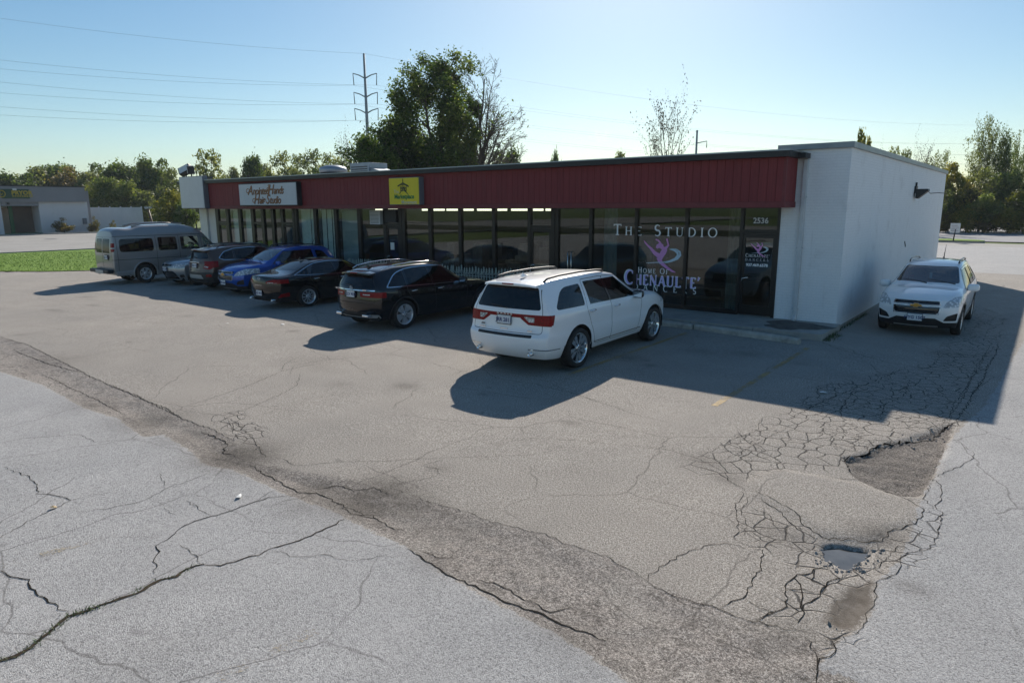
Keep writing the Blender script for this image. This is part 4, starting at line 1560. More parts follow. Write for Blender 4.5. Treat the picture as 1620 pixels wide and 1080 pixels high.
def cabinet(name, x0, x1, z0, z1, y0, y1, mface, mcab, label, cat_, frame=.035):
    r = empty(name, ((x0 + x1) / 2, y1, z0), 0, label, cat_)
    c = lambda x, y, z: (x - (x0 + x1) / 2, y - y1, z - z0)
    mb = MB()
    mb.box(c(x0, y0 + .02, z0), c(x1, y1 - .002, z1), ch=.01)
    mb.build('cabinet', mcab, r)
    mb = MB()
    mb.box(c(x0 + frame, y0, z0 + frame), c(x1 - frame, y0 + .025, z1 - frame))
    mb.build('face', mface, r)
    return r, c


blank, c = cabinet('blank_sign', -28.93, -26.75, 2.88, 4.345, -1.165, FY - .012, M_SIGNW, M_SIGNG, 'blank white box sign at the far left end of the red band', 'sign', .03)
mb = MB()
mb.box((-1.0, .30, 1.35), (.9, .36, 1.45))
mb.build('bracket', M_SIGND, blank)
# two flood lamps on top of it
for k, (dx, rz, tl) in enumerate(((-1.25, 35, -25), (-.75, -25, 5))):
    h = empty('flood_lamp', (-27.84 + dx, -.7, 4.36), R(rz),
              ('tilted black flood lamp on the left top of the blank sign', 'upright black flood lamp beside a tilted one on the blank sign')[k], 'lamp', 'flood lamps over the blank sign')
    mb = MB()
    mb.tube([(0, 0, 0), (0, 0, .14)], .03, 8)
    mb.build('stem', M_DARKMET, h)
    mb = MB()
    mb.box((-.3, -.16, -.17), (.3, .14, .2), ch=.03)
    o = mb.build('housing', M_DARKMET, h)
    o.location = (0, 0, .30)
    o.rotation_euler = (R(tl), R(tl), 0)
    mb = MB()
    mb.box((-.25, -.172, -.13), (.25, -.16, .16))
    mb.build('lens', M_WHITE, o)

hair, c = cabinet('hair_studio_sign', -23.80, -19.62, 2.985, 3.91, -1.155, FY - .012, M_SIGNW, M_SIGND, 'white oblong sign with copper script lettering on the red band', 'sign')
FYS = SF(-.245)


def swash(cx, cz, s, d):
    mb = MB()
    pts = [(cx + s * math.cos(t) * (1 - t / 9), cz + s * .8 * math.sin(t) * (1 - t / 9)) for t in [i * .35 for i in range(20)]]
    stroke(mb, pts, [.02 + .02 * math.sin(i / 19 * PI) for i in range(20)], FYS, d)
    mb.build('swash', M_RUST, hair, fix=False)


def script_text(txt, size, x, z, m_, dy, b, al):
    me = text_mesh(txt, size, m_, depth=.001, shear=.38, spacing=.90, bold=b, align=al)
    me.transform(Matrix.Translation((x, -.243 - dy, z)) @ FACE_MINUS_Y)
    link('script_line', me, hair)


for dx, dz, m_, dy, b in ((.018, -.015, M_SHADOWL, .0, .006), (0, 0, M_RUST, .004, .002)):
    for cap, low, x, z in (('A', 'nointed', -1.02, .60), ('H', 'ands', .50, .61), ('H', 'air', -.58, .225), ('S', 'tudio', .17, .225)):
        script_text(cap, .54, x - .01 + dx, z + .03 + dz, m_, dy, b, 'RIGHT')
        script_text(low, .42, x + dx, z + dz, m_, dy, b, 'LEFT')
for cx, cz, s in ((-1.36, .60, .16), (.16, .63, .14), (-.94, .20, .15), (-.16, .21, .12), (.22, .80, .06)):
    swash(cx, cz, s, .008)

mkt, c = cabinet('market_sign', -14.27, -12.80, 2.985, 3.89, -1.155, FY - .012, M_YELF, M_SIGNG, 'square yellow sign with dark emblem and green word on the red band', 'sign', .02)
text('market_lettering', 'Marketplace', .205, M_GREEN, mkt, (.02, -.245, .27), depth=.001, bold=.006, spacing=.95)
text('market_lettering', 'The', .16, M_PALEY, mkt, (-.36, -.245, .44), depth=.001)
text('market_lettering', 'Movement', .17, M_PALEY, mkt, (.25, -.245, .085), depth=.001, bold=.003)
mb = MB()
for k, (pts, w) in enumerate((([(-.28, .62), (-.02, .72), (.26, .60)], .05), ([(-.02, .86), (-.02, .48)], .035), ([(-.22, .66), (.2, .66)], .02), ([(-.14, .62), (-.14, .46)], .03), ([(.14, .62), (.14, .46)], .03),
                              ([(-.14, .55), (.14, .55)], .035), ([(-.14, .48), (.14, .48)], .03), ([(-.08, .62), (-.06, .44)], .03), ([(.07, .62), (.06, .44)], .03), ([(-.1, .46), (-.2, .37)], .03),
                              ([(.09, .46), (.20, .36)], .03), ([(0, .6), (.1, .42)], .03))):
    stroke(mb, pts, w, FYS, .001 + k * .0003)
mb.build('house_emblem', M_INK, mkt, fix=False)

# ornamental railing along the market windows ---------------------------
M_RAIL = mat('pale_green_iron', (.38, .45, .42), .5, var=.35, vscale=12)
rail = empty('ornamental_fence', (-12.9, -.3, .15), 0, 'low ornamental railing of spear-topped pickets along the middle shop windows', 'fence')
pk = MB()
pk.tube([(0, 0, 0), (0, 0, .62)], .011, 6)
pk.lathe([(.60, .012), (.63, .032), (.66, .014), (.69, .03), (.72, .013), (.75, .022), (.82, .001)], 8, 'z')
pk.tube([(-.03, 0, .56), (-.045, 0, .6), (-.03, 0, .64), (0, 0, .62)], .008, 5)
pk.tube([(.03, 0, .56), (.045, 0, .6), (.03, 0, .64), (0, 0, .62)], .008, 5)
pk.lathe([(.2, .011), (.23, .022), (.26, .011)], 6, 'z')
pm = pk.mesh('picket', M_RAIL)
x = -4.85
while x < 4.7:
    o = link('picket', pm, rail, (x, rs.uniform(-.01, .01), rs.uniform(-.015, .015)))
    o.rotation_euler = (0, rs.uniform(-.03, .03), rs.uniform(0, .3))
    o.scale = (1.25, 1.25, rs.uniform(.95, 1.04))
    x += .125
mb = MB()
for z in (.10, .5):
    mb.tube([(-4.9, 0.012, z), (4.75, 0.012, z)], .012, 6)
mb.build('rail', M_RAIL, rail)

# roof plant -------------------------------------------------------------
M_GALV = mat('galvanised', (.30, .33, .36), .45, metal=.5, var=.15, vscale=2)
v = empty('roof_vent', (-25.3, 5.0, 4.02), 0, 'round galvanised vent drum on the roof behind the red band', 'roof vent')
mb = MB()
mb.lathe([(0, .62), (.62, .62), (.66, .70), (.78, .70), (.86, .66), (.98, .35), (1.0, 0)], 20, 'z')
mb.build('drum', M_GALV, v)
mb = MB()
mb.lathe([(.56, .63), (.56, .66), (.63, .66), (.63, .63)], 20, 'z')
mb.build('band', M_DARKMET, v)
u = empty('rooftop_unit', (-22.9, 5.6, 4.02), 0, 'grey box-shaped air unit on the roof beside the round vent', 'air unit')
mb = MB()
mb.box((-1.05, -.6, 0), (.35, .6, 1.02), ch=.02)
mb.build('casing', M_GALV, u)
mb = MB()
mb.prism([(.352, .0), (1.3, .0), (1.25, .55), (.352, .78)], lambda a, b, w: (a, -.5 + w, b), 1.0)
mb.build('hood', M_GALV, u)
mb = MB()
for k in range(7):
    mb.box((-.95, -.612, .15 + k * .11), (.25, -.6, .19 + k * .11))
mb.build('louvre', M_DARKMET, u)
for i, (x, y, h, lab) in enumerate(((-25.9, .6, .32, 'short black vent pipe on the roof near the blank sign'), (-26.6, .2, .25, 'stub vent pipe at the far left roof edge'))):
    mb = MB()
    mb.tube([(0, 0, 0), (0, 0, h), (.0, 0, h + .02)], [.05, .05, .07], 8)
    tag(mb.build('vent_pipe', M_DARKMET, loc=(x, y, 4.02)), lab, 'vent pipe')
# ================================================================ CARS
def paint(name, col, metal=0.0, rough=0.28, flake=0.0, dirt=0.0):
    m, nt, N, L, P = new_mat(name)
    P.inputs['Roughness'].default_value = rough
    P.inputs['Metallic'].default_value = metal
    P.inputs['Coat Weight'].default_value = 1.0
    P.inputs['Specular IOR Level'].default_value = 0.15
    P.inputs['Coat Roughness'].default_value = 0.02
    tc = N.new('ShaderNodeTexCoord')
    n1 = tex_noise(N, L, tc.outputs['Object'], 2.2, 5, 0.7)
    n2 = tex_noise(N, L, tc.outputs['Object'], 40, 3, 0.7)
    sep = N.new('ShaderNodeSeparateXYZ')
    L.new(tc.outputs['Object'], sep.inputs[0])
    low = smooth_map(N, L, math_node(N, L, 'ADD', sep.outputs[2], math_node(N, L, 'MULTIPLY', n1, 0.5)), 1.05, 0.35)
    c = mix_col(N, L, math_node(N, L, 'MULTIPLY', low, dirt), col, (0.16, 0.14, 0.12))
    c = mix_col(N, L, math_node(N, L, 'MULTIPLY', smooth_map(N, L, n2, .55, .8), 0.10 * (dirt > 0)), c, (0.2, 0.18, 0.16))
    geo = N.new('ShaderNodeNewGeometry')
    c = mix_col(N, L, geo.outputs['Backfacing'], c, (0.012, 0.012, 0.013))      # trimmed inside of the panels
    L.new(c, P.inputs['Base Color'])
    rg = math_node(N, L, 'ADD', math_node(N, L, 'MULTIPLY', low, 0.25 * (dirt > 0)), rough)
    L.new(rg, P.inputs['Roughness'])
    bw = math_node(N, L, 'SUBTRACT', 1.0, geo.outputs['Backfacing'])
    L.new(bw, P.inputs['Coat Weight'])
    L.new(math_node(N, L, 'MULTIPLY', bw, metal), P.inputs['Metallic'])
    # slight orange peel
    bp = N.new('ShaderNodeBump')
    bp.inputs['Strength'].default_value = 0.02
    bp.inputs['Distance'].default_value = 0.02
    L.new(tex_noise(N, L, tc.outputs['Object'], 9, 2, 0.5), bp.inputs['Height'])
    L.new(bp.outputs[0], P.inputs['Coat Normal'])
    return m


def lamp_mat(name, c1, c2, scale=26, coat=.7):
    m, nt, N, L, P = new_mat(name)
    tc = N.new('ShaderNodeTexCoord')
    v = N.new('ShaderNodeTexVoronoi')
    v.inputs['Scale'].default_value = scale
    L.new(tc.outputs['Object'], v.inputs['Vector'])
    c = mix_col(N, L, smooth_map(N, L, v.outputs['Distance'], 0.1, 0.6), c1, c2)
    L.new(c, P.inputs['Base Color'])
    P.inputs['Roughness'].default_value = 0.3
    P.inputs['Specular IOR Level'].default_value = 0.15
    P.inputs['Coat Weight'].default_value = coat
    P.inputs['Coat Roughness'].default_value = 0.02
    bp = N.new('ShaderNodeBump')
    bp.inputs['Strength'].default_value = 0.25
    bp.inputs['Distance'].default_value = 0.01
    L.new(v.outputs['Distance'], bp.inputs['Height'])
    L.new(bp.outputs[0], P.inputs['Normal'])
    return m


M_PRIV = glass_mat('tinted_car_glass', (0.9, 0.95, 1.0), 0.06, refl=0.85, ior=1.6)
M_CLEAR = glass_mat('car_glass', (0.80, 0.95, 0.95), 0.55, ior=1.95)
M_RUB = mat('black_rubber', (0.012, 0.012, 0.012), 0.6)
M_TYRE = mat('tyre_rubber', (0.018, 0.018, 0.018), 0.8, var=0.3, vscale=12, bump=0.4, bscale=70)
M_CLAD = mat('black_cladding', (0.022, 0.022, 0.023), 0.55, var=0.25, vscale=8)
M_GLOSSK = mat('gloss_black', (0.006, 0.006, 0.007), 0.08, coat=1)
M_CHR = mat('chrome', (0.80, 0.81, 0.82), 0.14, metal=.92)
M_ALLOY = mat('alloy', (0.72, 0.73, 0.74), 0.32, metal=.7, var=0.1, vscale=20)
M_DKALLOY = mat('dark_alloy', (0.10, 0.10, 0.105), 0.3, metal=1)
M_SILV = mat('silver_plastic', (0.42, 0.42, 0.41), 0.4, metal=0.3)
M_RED_L = lamp_mat('red_lens', (0.34, 0.004, 0.008), (0.20, 0.002, 0.004), 30, .12)
M_CLR_L = lamp_mat('clear_lens', (0.70, 0.70, 0.70), (0.30, 0.29, 0.28), 24)
M_HEAD = lamp_mat('headlamp', (0.85, 0.86, 0.87), (0.40, 0.42, 0.44), 15)
M_AMB = lamp_mat('amber_lens', (0.45, 0.13, 0.01), (0.3, 0.08, 0.01), 30)
M_PLATE = mat('plate_white', (0.62, 0.64, 0.66), 0.4, var=0.06, vscale=8)
M_PTXT = mat('plate_blue_text', (0.03, 0.05, 0.16), 0.5)
M_SEAT = mat('seat_fabric', (0.03, 0.028, 0.027), 0.8)
M_UNDER = mat('underbody', (0.01, 0.01, 0.01), 0.9)
M_GOLD = mat('gold_badge', (0.45, 0.30, 0.08), 0.25, metal=1)


def lin(pts, x):
    return float(np.interp(x, [p[0] for p in pts], [p[1] for p in pts]))


def car_surface(P):
    """body skin: a cage shaped by side, plan and section outlines, subdivided smooth"""
    top = P['top']
    Wh = P['W'] / 2
    xr, xf = top[0][0], top[-1][0]
    # columns
    step = P.get('step', 0.2)
    xs = []
    for (a, _), (b, _) in zip(top[:-1], top[1:]):
        n = max(1, int(round((b - a) / step)))
        xs += [a + (b - a) * i / n for i in range(n)]
    xs.append(xf)
    # support columns by both ends
    xs = sorted(set([round(x, 4) for x in xs] + [round(xr + .06, 4), round(xf - .06, 4)]))
    N_ = len(xs)
    low = [(0.0, .93), (.10, .955), (.32, .985), (.60, 1.0), (.84, .992), (.95, .978), (1.0, .955)] if 'low' not in P else P['low']
    upp = P.get('upp', [(.10, .06), (.5, .46), (.86, .86), (.97, .97), (1.0, 1.06)])
    ycols = [1.0, .93, .72, .36, 0.0]

    def row_pts(i):
        x = xs[i]
        u = (x - xr) / (xf - xr)
        zt = lin(top, x)
        belt = min(lin(P['belt'], x), zt - .055)
        z0 = lin(P['z0'], x) if isinstance(P['z0'], list) else P['z0']
        w = lin(P['w'], x) * Wh
        yr = lin(P['yr'], x)
        crown = P.get('crown', .035)
        out = []
        for f, k in low:
            out.append((w * k, z0 + (belt - z0) * f))
        yb = w * low[-1][1]
        for g, k in upp:
            bul = .012 * math.sin(PI * g)
            y = yb + (yr - yb) * min(k, 1.0) + bul
            if k > 1:
                y = yr - (k - 1) * .5
            out.append((y, belt + (zt - crown - belt) * g))
        return x, u, out, zt, crown

    verts, faces = [], []
    cache = {}

    def V(p):
        k = tuple(round(c, 5) for c in p)
        if k not in cache:
            cache[k] = len(verts)
            verts.append(p)
        return cache[k]

    def place(u, y, z, x):
        """slide the vertex along the car so that both ends follow their outlines"""
        xre, xfe = lin(P['rear'], z), lin(P['front'], z)
        X = xre + u * (xfe - xre)
        t = min(1.0, abs(y) / Wh)
        ef = max(0, (u - .72) / .28)
        er = max(0, (.28 - u) / .28)
        X -= P.get('bowf', .28) * (t ** 2.6) * ef ** 2
        X += P.get('bowr', .10) * (t ** 3.2) * er ** 2
        return (X, y, z)

    K = len(low) + len(upp)
    grid = []
    rows = [row_pts(i) for i in range(N_)]
    for sgn in (1, -1):
        g = []
        for i in range(N_):
            x, u, pts, zt, crown = rows[i]
            g.append([V(place(u, sgn * y, z, x)) for y, z in pts])
        for i in range(N_ - 1):
            for k in range(K - 1):
                q = (g[i][k], g[i + 1][k], g[i + 1][k + 1], g[i][k + 1])
                faces.append(q if sgn < 0 else q[::-1])
        grid.append(g)
    # top
    tg = []
    for i in range(N_):
        x, u, pts, zt, crown = rows[i]
        yr, ze = pts[-1]
        col = []
        for f in ycols + [-c for c in ycols[-2::-1]]:
            z = ze + (zt - ze) * (1 - abs(f) ** 2.4)
            col.append(V(place(u, f * yr, z, x)))
        tg.append(col)
    for i in range(N_ - 1):
        for j in range(len(tg[0]) - 1):
            faces.append((tg[i][j], tg[i][j + 1], tg[i + 1][j + 1], tg[i + 1][j]))
    # ends
    fr = ycols + [-c for c in ycols[-2::-1]]
    for i in (0, N_ - 1):
        x, u, pts, zt, crown = rows[i]
        m = []
        for k in range(K):
            y, z = pts[k]
            if k == K - 1:
                m.append(tg[i])
            else:
                # the end face bulges with the same rise as the top edge
                rise = (zt - pts[-1][1]) * max(0, (k - len(low) + 2) / (len(upp) + 1)) if k >= len(low) - 1 else 0
                m.append([V(place(u, f * y, z + rise * (1 - abs(f) ** 2.4), x)) for f in fr])
        for k in range(K - 1):
            for j in range(len(fr) - 1):
                q = (m[k][j], m[k][j + 1], m[k + 1][j + 1], m[k + 1][j])
                faces.append(q if i == 0 else q[::-1])
    me = bpy.data.meshes.new('cage')
    me.from_pydata(verts, [], faces)
    bm = bmesh.new()
    bm.from_mesh(me)
    bmesh.ops.recalc_face_normals(bm, faces=bm.faces)
    bm.to_mesh(me)
    bm.free()
    ob = bpy.data.objects.new('cage', me)
    COL.objects.link(ob)
    md = ob.modifiers.new('s', 'SUBSURF')
    md.levels = md.render_levels = P.get('sub', 2)
    dg = bpy.context.evaluated_depsgraph_get()
    me2 = bpy.data.meshes.new_from_object(ob.evaluated_get(dg))
    bpy.data.objects.remove(ob)
    bm = bmesh.new()
    bm.from_mesh(me2)
    bpy.data.meshes.remove(me2)
    bm.normal_update()
    # outward
    c = Vector((0, 0, .6))
    s_ = sum(1 if f.normal.dot(f.calc_center_median() - Vector((f.calc_center_median().x * .8, 0, .7))) > 0 else -1 for f in bm.faces)
    if s_ < 0:
        bmesh.ops.reverse_faces(bm, faces=bm.faces)
    return bm


def cut(bm, lay, poly, axis, pid, cond, only=None):
    """cut the skin along a convex outline seen along an axis; faces inside get pid"""
    ia, ib = {'y': (0, 2), 'x': (1, 2), 'z': (0, 1)}[axis]
    ar = sum(poly[i - 1][0] * poly[i][1] - poly[i][0] * poly[i - 1][1] for i in range(len(poly)))
    if ar < 0:
        poly = poly[::-1]
    lo = (min(p[0] for p in poly) - 1e-4, min(p[1] for p in poly) - 1e-4)
    hi = (max(p[0] for p in poly) + 1e-4, max(p[1] for p in poly) + 1e-4)

    def ok(f):
        a0 = a1 = b0 = b1 = None
        for v in f.verts:
            a, b = v.co[ia], v.co[ib]
            a0 = a if a0 is None or a < a0 else a0
            a1 = a if a1 is None or a > a1 else a1
            b0 = b if b0 is None or b < b0 else b0
            b1 = b if b1 is None or b > b1 else b1
        return a1 >= lo[0] and a0 <= hi[0] and b1 >= lo[1] and b0 <= hi[1] and cond(f.calc_center_median(), f.normal) and (only is None or f[lay] in only)

    la, lb, ha, hb = lo[0] - .16, lo[1] - .16, hi[0] + .16, hi[1] + .16
    cur = []
    for f in bm.faces:
        co = f.verts[0].co
        if la < co[ia] < ha and lb < co[ib] < hb and ok(f):
            cur.append(f)
    n = len(poly)
    for i in range(n):
        if not cur:
            return
        p, q = poly[i], poly[(i + 1) % n]
        d = (q[0] - p[0], q[1] - p[1])
        if math.hypot(*d) < 1e-6:
            continue
        nl = math.hypot(*d)
        px, py, dx, dy = p[0], p[1], d[0] / nl, d[1] / nl
        dist = {}

        def dd(v):
            t = dist.get(v)
            if t is None:
                c = v.co
                t = (c[ia] - px) * dy - (c[ib] - py) * dx
                if abs(t) < 2e-5:
                    t = 0.0
                dist[v] = t
            return t
        strad, inside = [], []
        for f in cur:
            s0 = s1 = 0
            for v in f.verts:
                t = dd(v)
                if t > 0:
                    s1 = 1
                elif t < 0:
                    s0 = 1
            if s0 and s1:
                strad.append(f)
            elif s0:
                inside.append(f)
        done = set()
        for f in strad:
            for e in list(f.edges):
                if e in done:
                    continue
                v0, v1 = e.verts
                t0, t1 = dd(v0), dd(v1)
                if t0 * t1 < 0:
                    ne, nv = bmesh.utils.edge_split(e, v0, t0 / (t0 - t1))
                    dist[nv] = 0.0
                    done.add(ne)
                    done.add(e)
        for f in strad:
            on = [v for v in f.verts if dd(v) == 0.0]
            pieces = [f]
            if len(on) >= 2:
                try:
                    r = bmesh.utils.face_split(f, on[0], on[-1])
                    if r and r[0]:
                        pieces.append(r[0])
                except ValueError:
                    pass
            for g in pieces:
                if sum(dd(v) for v in g.verts) < 0:
                    inside.append(g)
        cur = [f for f in inside if f.is_valid]
    for f in cur:
        f[lay] = pid


def circle(cx, cz, r, n=28):
    return [(cx + r * math.cos(2 * PI * k / n), cz + r * math.sin(2 * PI * k / n)) for k in range(n)]


def offset_poly(poly, d):
    """grow (d>0) a convex outline"""
    ar = sum(poly[i - 1][0] * poly[i][1] - poly[i][0] * poly[i - 1][1] for i in range(len(poly)))
    if ar < 0:
        poly = poly[::-1]
    out = []
    n = len(poly)
    for i in range(n):
        a, b, c = Vector(poly[i - 1]), Vector(poly[i]), Vector(poly[(i + 1) % n])
        e1, e2 = (b - a).normalized(), (c - b).normalized()
        n1, n2 = Vector((e1.y, -e1.x)), Vector((e2.y, -e2.x))
        m = (n1 + n2)
        m = m / max(.3, m.dot(n1)) if m.length > 1e-6 else n1
        out.append(tuple(b + m * d))
    return out


def split_parts(bm, lay, defs, root, body_name='body'):
    """defs: pid -> (name, material, inset, parent key or None, side split)"""
    bm.normal_update()
    groups = {}
    for f in bm.faces:
        pid = f[lay]
        if pid < 0:
            continue
        c = f.calc_center_median()
        side = 0
        if pid in defs and defs[pid].get('split'):
            side = 1 if c.y > 0 else -1
        groups.setdefault((pid, side), []).append(f)
    objs = {}
    for (pid, side), fs in sorted(groups.items(), key=lambda g: (defs[g[0][0]].get('lvl', 0), g[0])):
        d = defs[pid]
        idx, co, no = {}, [], []
        polys = []
        ins = d.get('inset', 0.0)
        for f in fs:
            pl = []
            for v in f.verts:
                if v not in idx:
                    idx[v] = len(co)
                    co.append(v.co - v.normal * ins)
                    no.append(v.normal.copy())
                pl.append(idx[v])
            polys.append(pl)
        mats_ = [d['mat']]
        mi = [0] * len(polys)
        if abs(ins) > 1e-5:
            # rim back to the skin
            cnt = {}
            for f in fs:
                for e in f.edges:
                    cnt[e] = cnt.get(e, 0) + 1
            rim = {}
            for e, c in cnt.items():
                if c == 1:
                    for v in e.verts:
                        if v not in rim:
                            rim[v] = len(co)
                            co.append(v.co + v.normal * .001)
                            no.append(v.normal.copy())
                    a, b = e.verts
                    polys.append([idx[a], idx[b], rim[b], rim[a]])
                    mi.append(1)
            mats_.append(d.get('rim', M_RUB))
        me = bpy.data.meshes.new(d['name'])
        me.from_pydata([tuple(c) for c in co], [], polys)
        for m in mats_:
            me.materials.append(m)
        me.polygons.foreach_set('material_index', mi)
        me.polygons.foreach_set('use_smooth', [True] * len(polys))
        me.update()
        me.normals_split_custom_set_from_vertices([tuple(n) for n in no])
        par = root
        if d.get('parent') is not None:
            par = objs.get((d['parent'], side)) or objs.get((d['parent'], 0)) or root
        o = link(d['name'], me, par)
        if d.get('label'):
            o['label'] = d['label']
        objs[(pid, side)] = o
    return objs


def wheel_meshes(r, w, rim_r, spokes, style, rim_mat, face_mat=None):
    t = MB()
    hw = w / 2
    t.lathe([(-hw * .75, rim_r), (-hw * .98, rim_r + .02), (-hw, r - .05), (-hw * .86, r - .015), (-hw * .6, r - .002), (0, r), (hw * .6, r - .002), (hw * .86, r - .015), (hw, r - .05),
             (hw * .98, rim_r + .02), (hw * .75, rim_r)], 40, 'y')
    for k in range(44):                                          # tread blocks as shallow grooves
        pass
    tm = t.mesh('tyre', M_TYRE)
    m = MB()
    # barrel, lip
    m.lathe([(-hw * .7, rim_r - .03), (hw * .55, rim_r - .03), (hw * .8, rim_r - .006), (hw * .86, rim_r + .006), (hw * .74, rim_r + .008), (-hw * .72, rim_r + .004)], 40, 'y')
    yo = hw * .78

    def sp(poly, y0, y1, mi=0):
        f = lambda u, v, q: (u, q, v)
        m.prism(poly, lambda u, v, q: (u, y0 + q, v), y1 - y0, mi)
    rot = lambda p, a: (p[0] * math.cos(a) - p[1] * math.sin(a), p[0] * math.sin(a) + p[1] * math.cos(a))
    for k in range(spokes):
        a = 2 * PI * k / spokes + .2
        if style == 'twin':
            for da in (-.24, .24):
                q = [(.045, -.028), (rim_r - .015, -.044), (rim_r - .015, .044), (.045, .028)]
                q = [rot(p, a + (da if p[0] > .1 else da * .6)) for p in q]
                sp(q, yo - .05, yo - .008)
        elif style == 'wide':
            q = [(.05, -.032), (rim_r * .55, -.05), (rim_r - .012, -.075), (rim_r - .012, .075), (rim_r * .55, .05), (.05, .032)]
            sp([rot(p, a) for p in q], yo - .045, yo - .01)
        elif style == 'v':
            for s_ in (-1, 1):
                q = [(.05, -.012 + s_ * .012), (rim_r - .012, s_ * .07 - .018), (rim_r - .012, s_ * .07 + .018), (.05, .012 + s_ * .012)]
                sp([rot(p, a) for p in q], yo - .045, yo - .008 - (s_ > 0) * .002)
        else:
            q = [(.045, -.02), (rim_r - .012, -.024), (rim_r - .012, .024), (.045, .02)]
            sp([rot(p, a) for p in q], yo - .045, yo - .01)
    m.lathe([(yo - .055, .075), (yo - .004, .07), (yo + .002, .045), (yo + .002, 0)], 20, 'y')
    # brake disc and backing
    m.lathe([(-.01, rim_r - .055), (.0, rim_r - .055), (.0, .05)], 28, 'y', mi=1)
    m.lathe([(-.03, rim_r - .035), (-.031, .02)], 28, 'y', mi=2)
    for k in range(5):
        a = 2 * PI * k / 5
        m.lathe([(yo - .01, .011), (yo + .008, .011), (yo + .008, 0)], 8, 'y', (math.cos(a) * .052, 0, math.sin(a) * .052), 1)
    rm = m.mesh('rim', [rim_mat, M_DKALLOY, M_UNDER])
    return tm, rm


def add_wheels(root, wb, track, r, w, rim_r, spokes, style, rim_mat):
    tm, rm = wheel_meshes(r, w, rim_r, spokes, style, rim_mat)
    for x in (0, wb):
        for s_ in (1, -1):
            e = bpy.data.objects.new('wheel', None)
            COL.objects.link(e)
            e.parent = root
            e.location = (x, s_ * (track / 2), r - .006)
            e.rotation_euler = (0, (x + s_) * .7, 0 if s_ > 0 else PI)
            link('tyre', tm, e)
            link('rim', rm, e)


def wheel_wells(root, wb, W, r, rw, zc):
    mb = MB()
    for x in (0, wb):
        for s_ in (1, -1):
            y0, y1 = s_ * (W / 2 - .035), s_ * (W / 2 - .42)
            n = 14
            vs, fs = [], []
            for k in range(n + 1):
                a = PI * k / n * 1.16 - .08 * PI
                vs += [(x + rw * math.cos(a), y0, zc + rw * math.sin(a)), (x + rw * math.cos(a), y1, zc + rw * math.sin(a))]
            for k in range(n):
                fs.append((2 * k, 2 * k + 1, 2 * k + 3, 2 * k + 2))
            fs.append(tuple(2 * k + 1 for k in range(n + 1)))
            mb.add(vs, fs)
    mb.build('wheel_well', M_UNDER, root, fix=False)


def plate(root, x, z, face, txt, w=.305, h=.155, y=0.0, tilt=0.0):
    """face +1: at the nose, -1: at the tail"""
    e = bpy.data.objects.new('number_plate', None)
    COL.objects.link(e)
    e.parent = root
    e.location = (x, y, z)
    e.rotation_euler = (0, tilt, PI if face > 0 else 0)
    mb = MB()
    mb.box((-.006, -w / 2, -h / 2), (.004, w / 2, h / 2), ch=.002)
    mb.build('plate', M_PLATE, e)
    me = text_mesh(txt, .098, M_PTXT, depth=.0006, bold=.003)
    me.transform(Matrix.Translation((-.0075, 0, -.008)) @ Matrix.Rotation(R(-90), 4, 'Z') @ FACE_MINUS_Y)
    link('plate_text', me, e)
    mb = MB()
    for a, b in (((-.004, -w / 2 - .012, h / 2), (.004, w / 2 + .012, h / 2 + .014)), ((-.004, -w / 2 - .012, -h / 2 - .014), (.004, w / 2 + .012, -h / 2)),
                 ((-.004, -w / 2 - .012, -h / 2), (.004, -w / 2, h / 2)), ((-.004, w / 2, -h / 2), (.004, w / 2 + .012, h / 2))):
        mb.box(a, b)
    mb.build('plate_frame', M_DARKMET, e)


def mirrors(root, x, z, y, col, k=1.0):
    for s_ in (1, -1):
        bm = bmesh.new()
        bmesh.ops.create_uvsphere(bm, u_segments=16, v_segments=10, radius=1)
        for v in bm.verts:
            v.co.x = math.copysign(abs(v.co.x) ** .7, v.co.x) * .085 * k
            if v.co.x < -.03:
                v.co.x = -.03
            v.co.y = math.copysign(abs(v.co.y) ** .6, v.co.y) * .125 * k
            v.co.z = math.copysign(abs(v.co.z) ** .6, v.co.z) * .085 * k
        mb = MB()
        bmesh.ops.translate(bm, vec=(x, s_ * (y + .12 * k), z + .04), verts=bm.verts)
        mb.bm(bm, 0, True)
        mb.box((x - .03, min(s_ * (y - .06), s_ * (y + .05)), z - .03), (x + .05, max(s_ * (y - .06), s_ * (y + .05)), z + .015), 1)
        mb.box((x - .036, s_ * (y + .12 * k) - .10 * k, z - .02), (x - .031, s_ * (y + .12 * k) + .10 * k, z + .10), 2)
        mb.build('mirror', [col, M_GLOSSK, M_CHR], root)


def handle(root, x, z, y, m, L_=.2):
    for s_ in (1, -1):
        mb = MB()
        yy = s_ * y
        mb.tube([(x - L_ / 2, yy - s_ * .012, z - .006), (x - L_ / 2 + .02, yy + s_ * .022, z - .004), (x, yy + s_ * .028, z), (x + L_ / 2 - .02, yy + s_ * .022, z + .004), (x + L_ / 2, yy - s_ * .012, z + .006)],
                [.008, .014, .015, .014, .008], 8)
        mb.build('handle', m, root)


def rails(root, pts, y, m, rad=.018, legs=()):
    for s_ in (1, -1):
        mb = MB()
        mb.tube([(x, s_ * (y + dy), z) for x, dy, z in pts], rad, 8)
        mb.build('roof_rail', m, root)


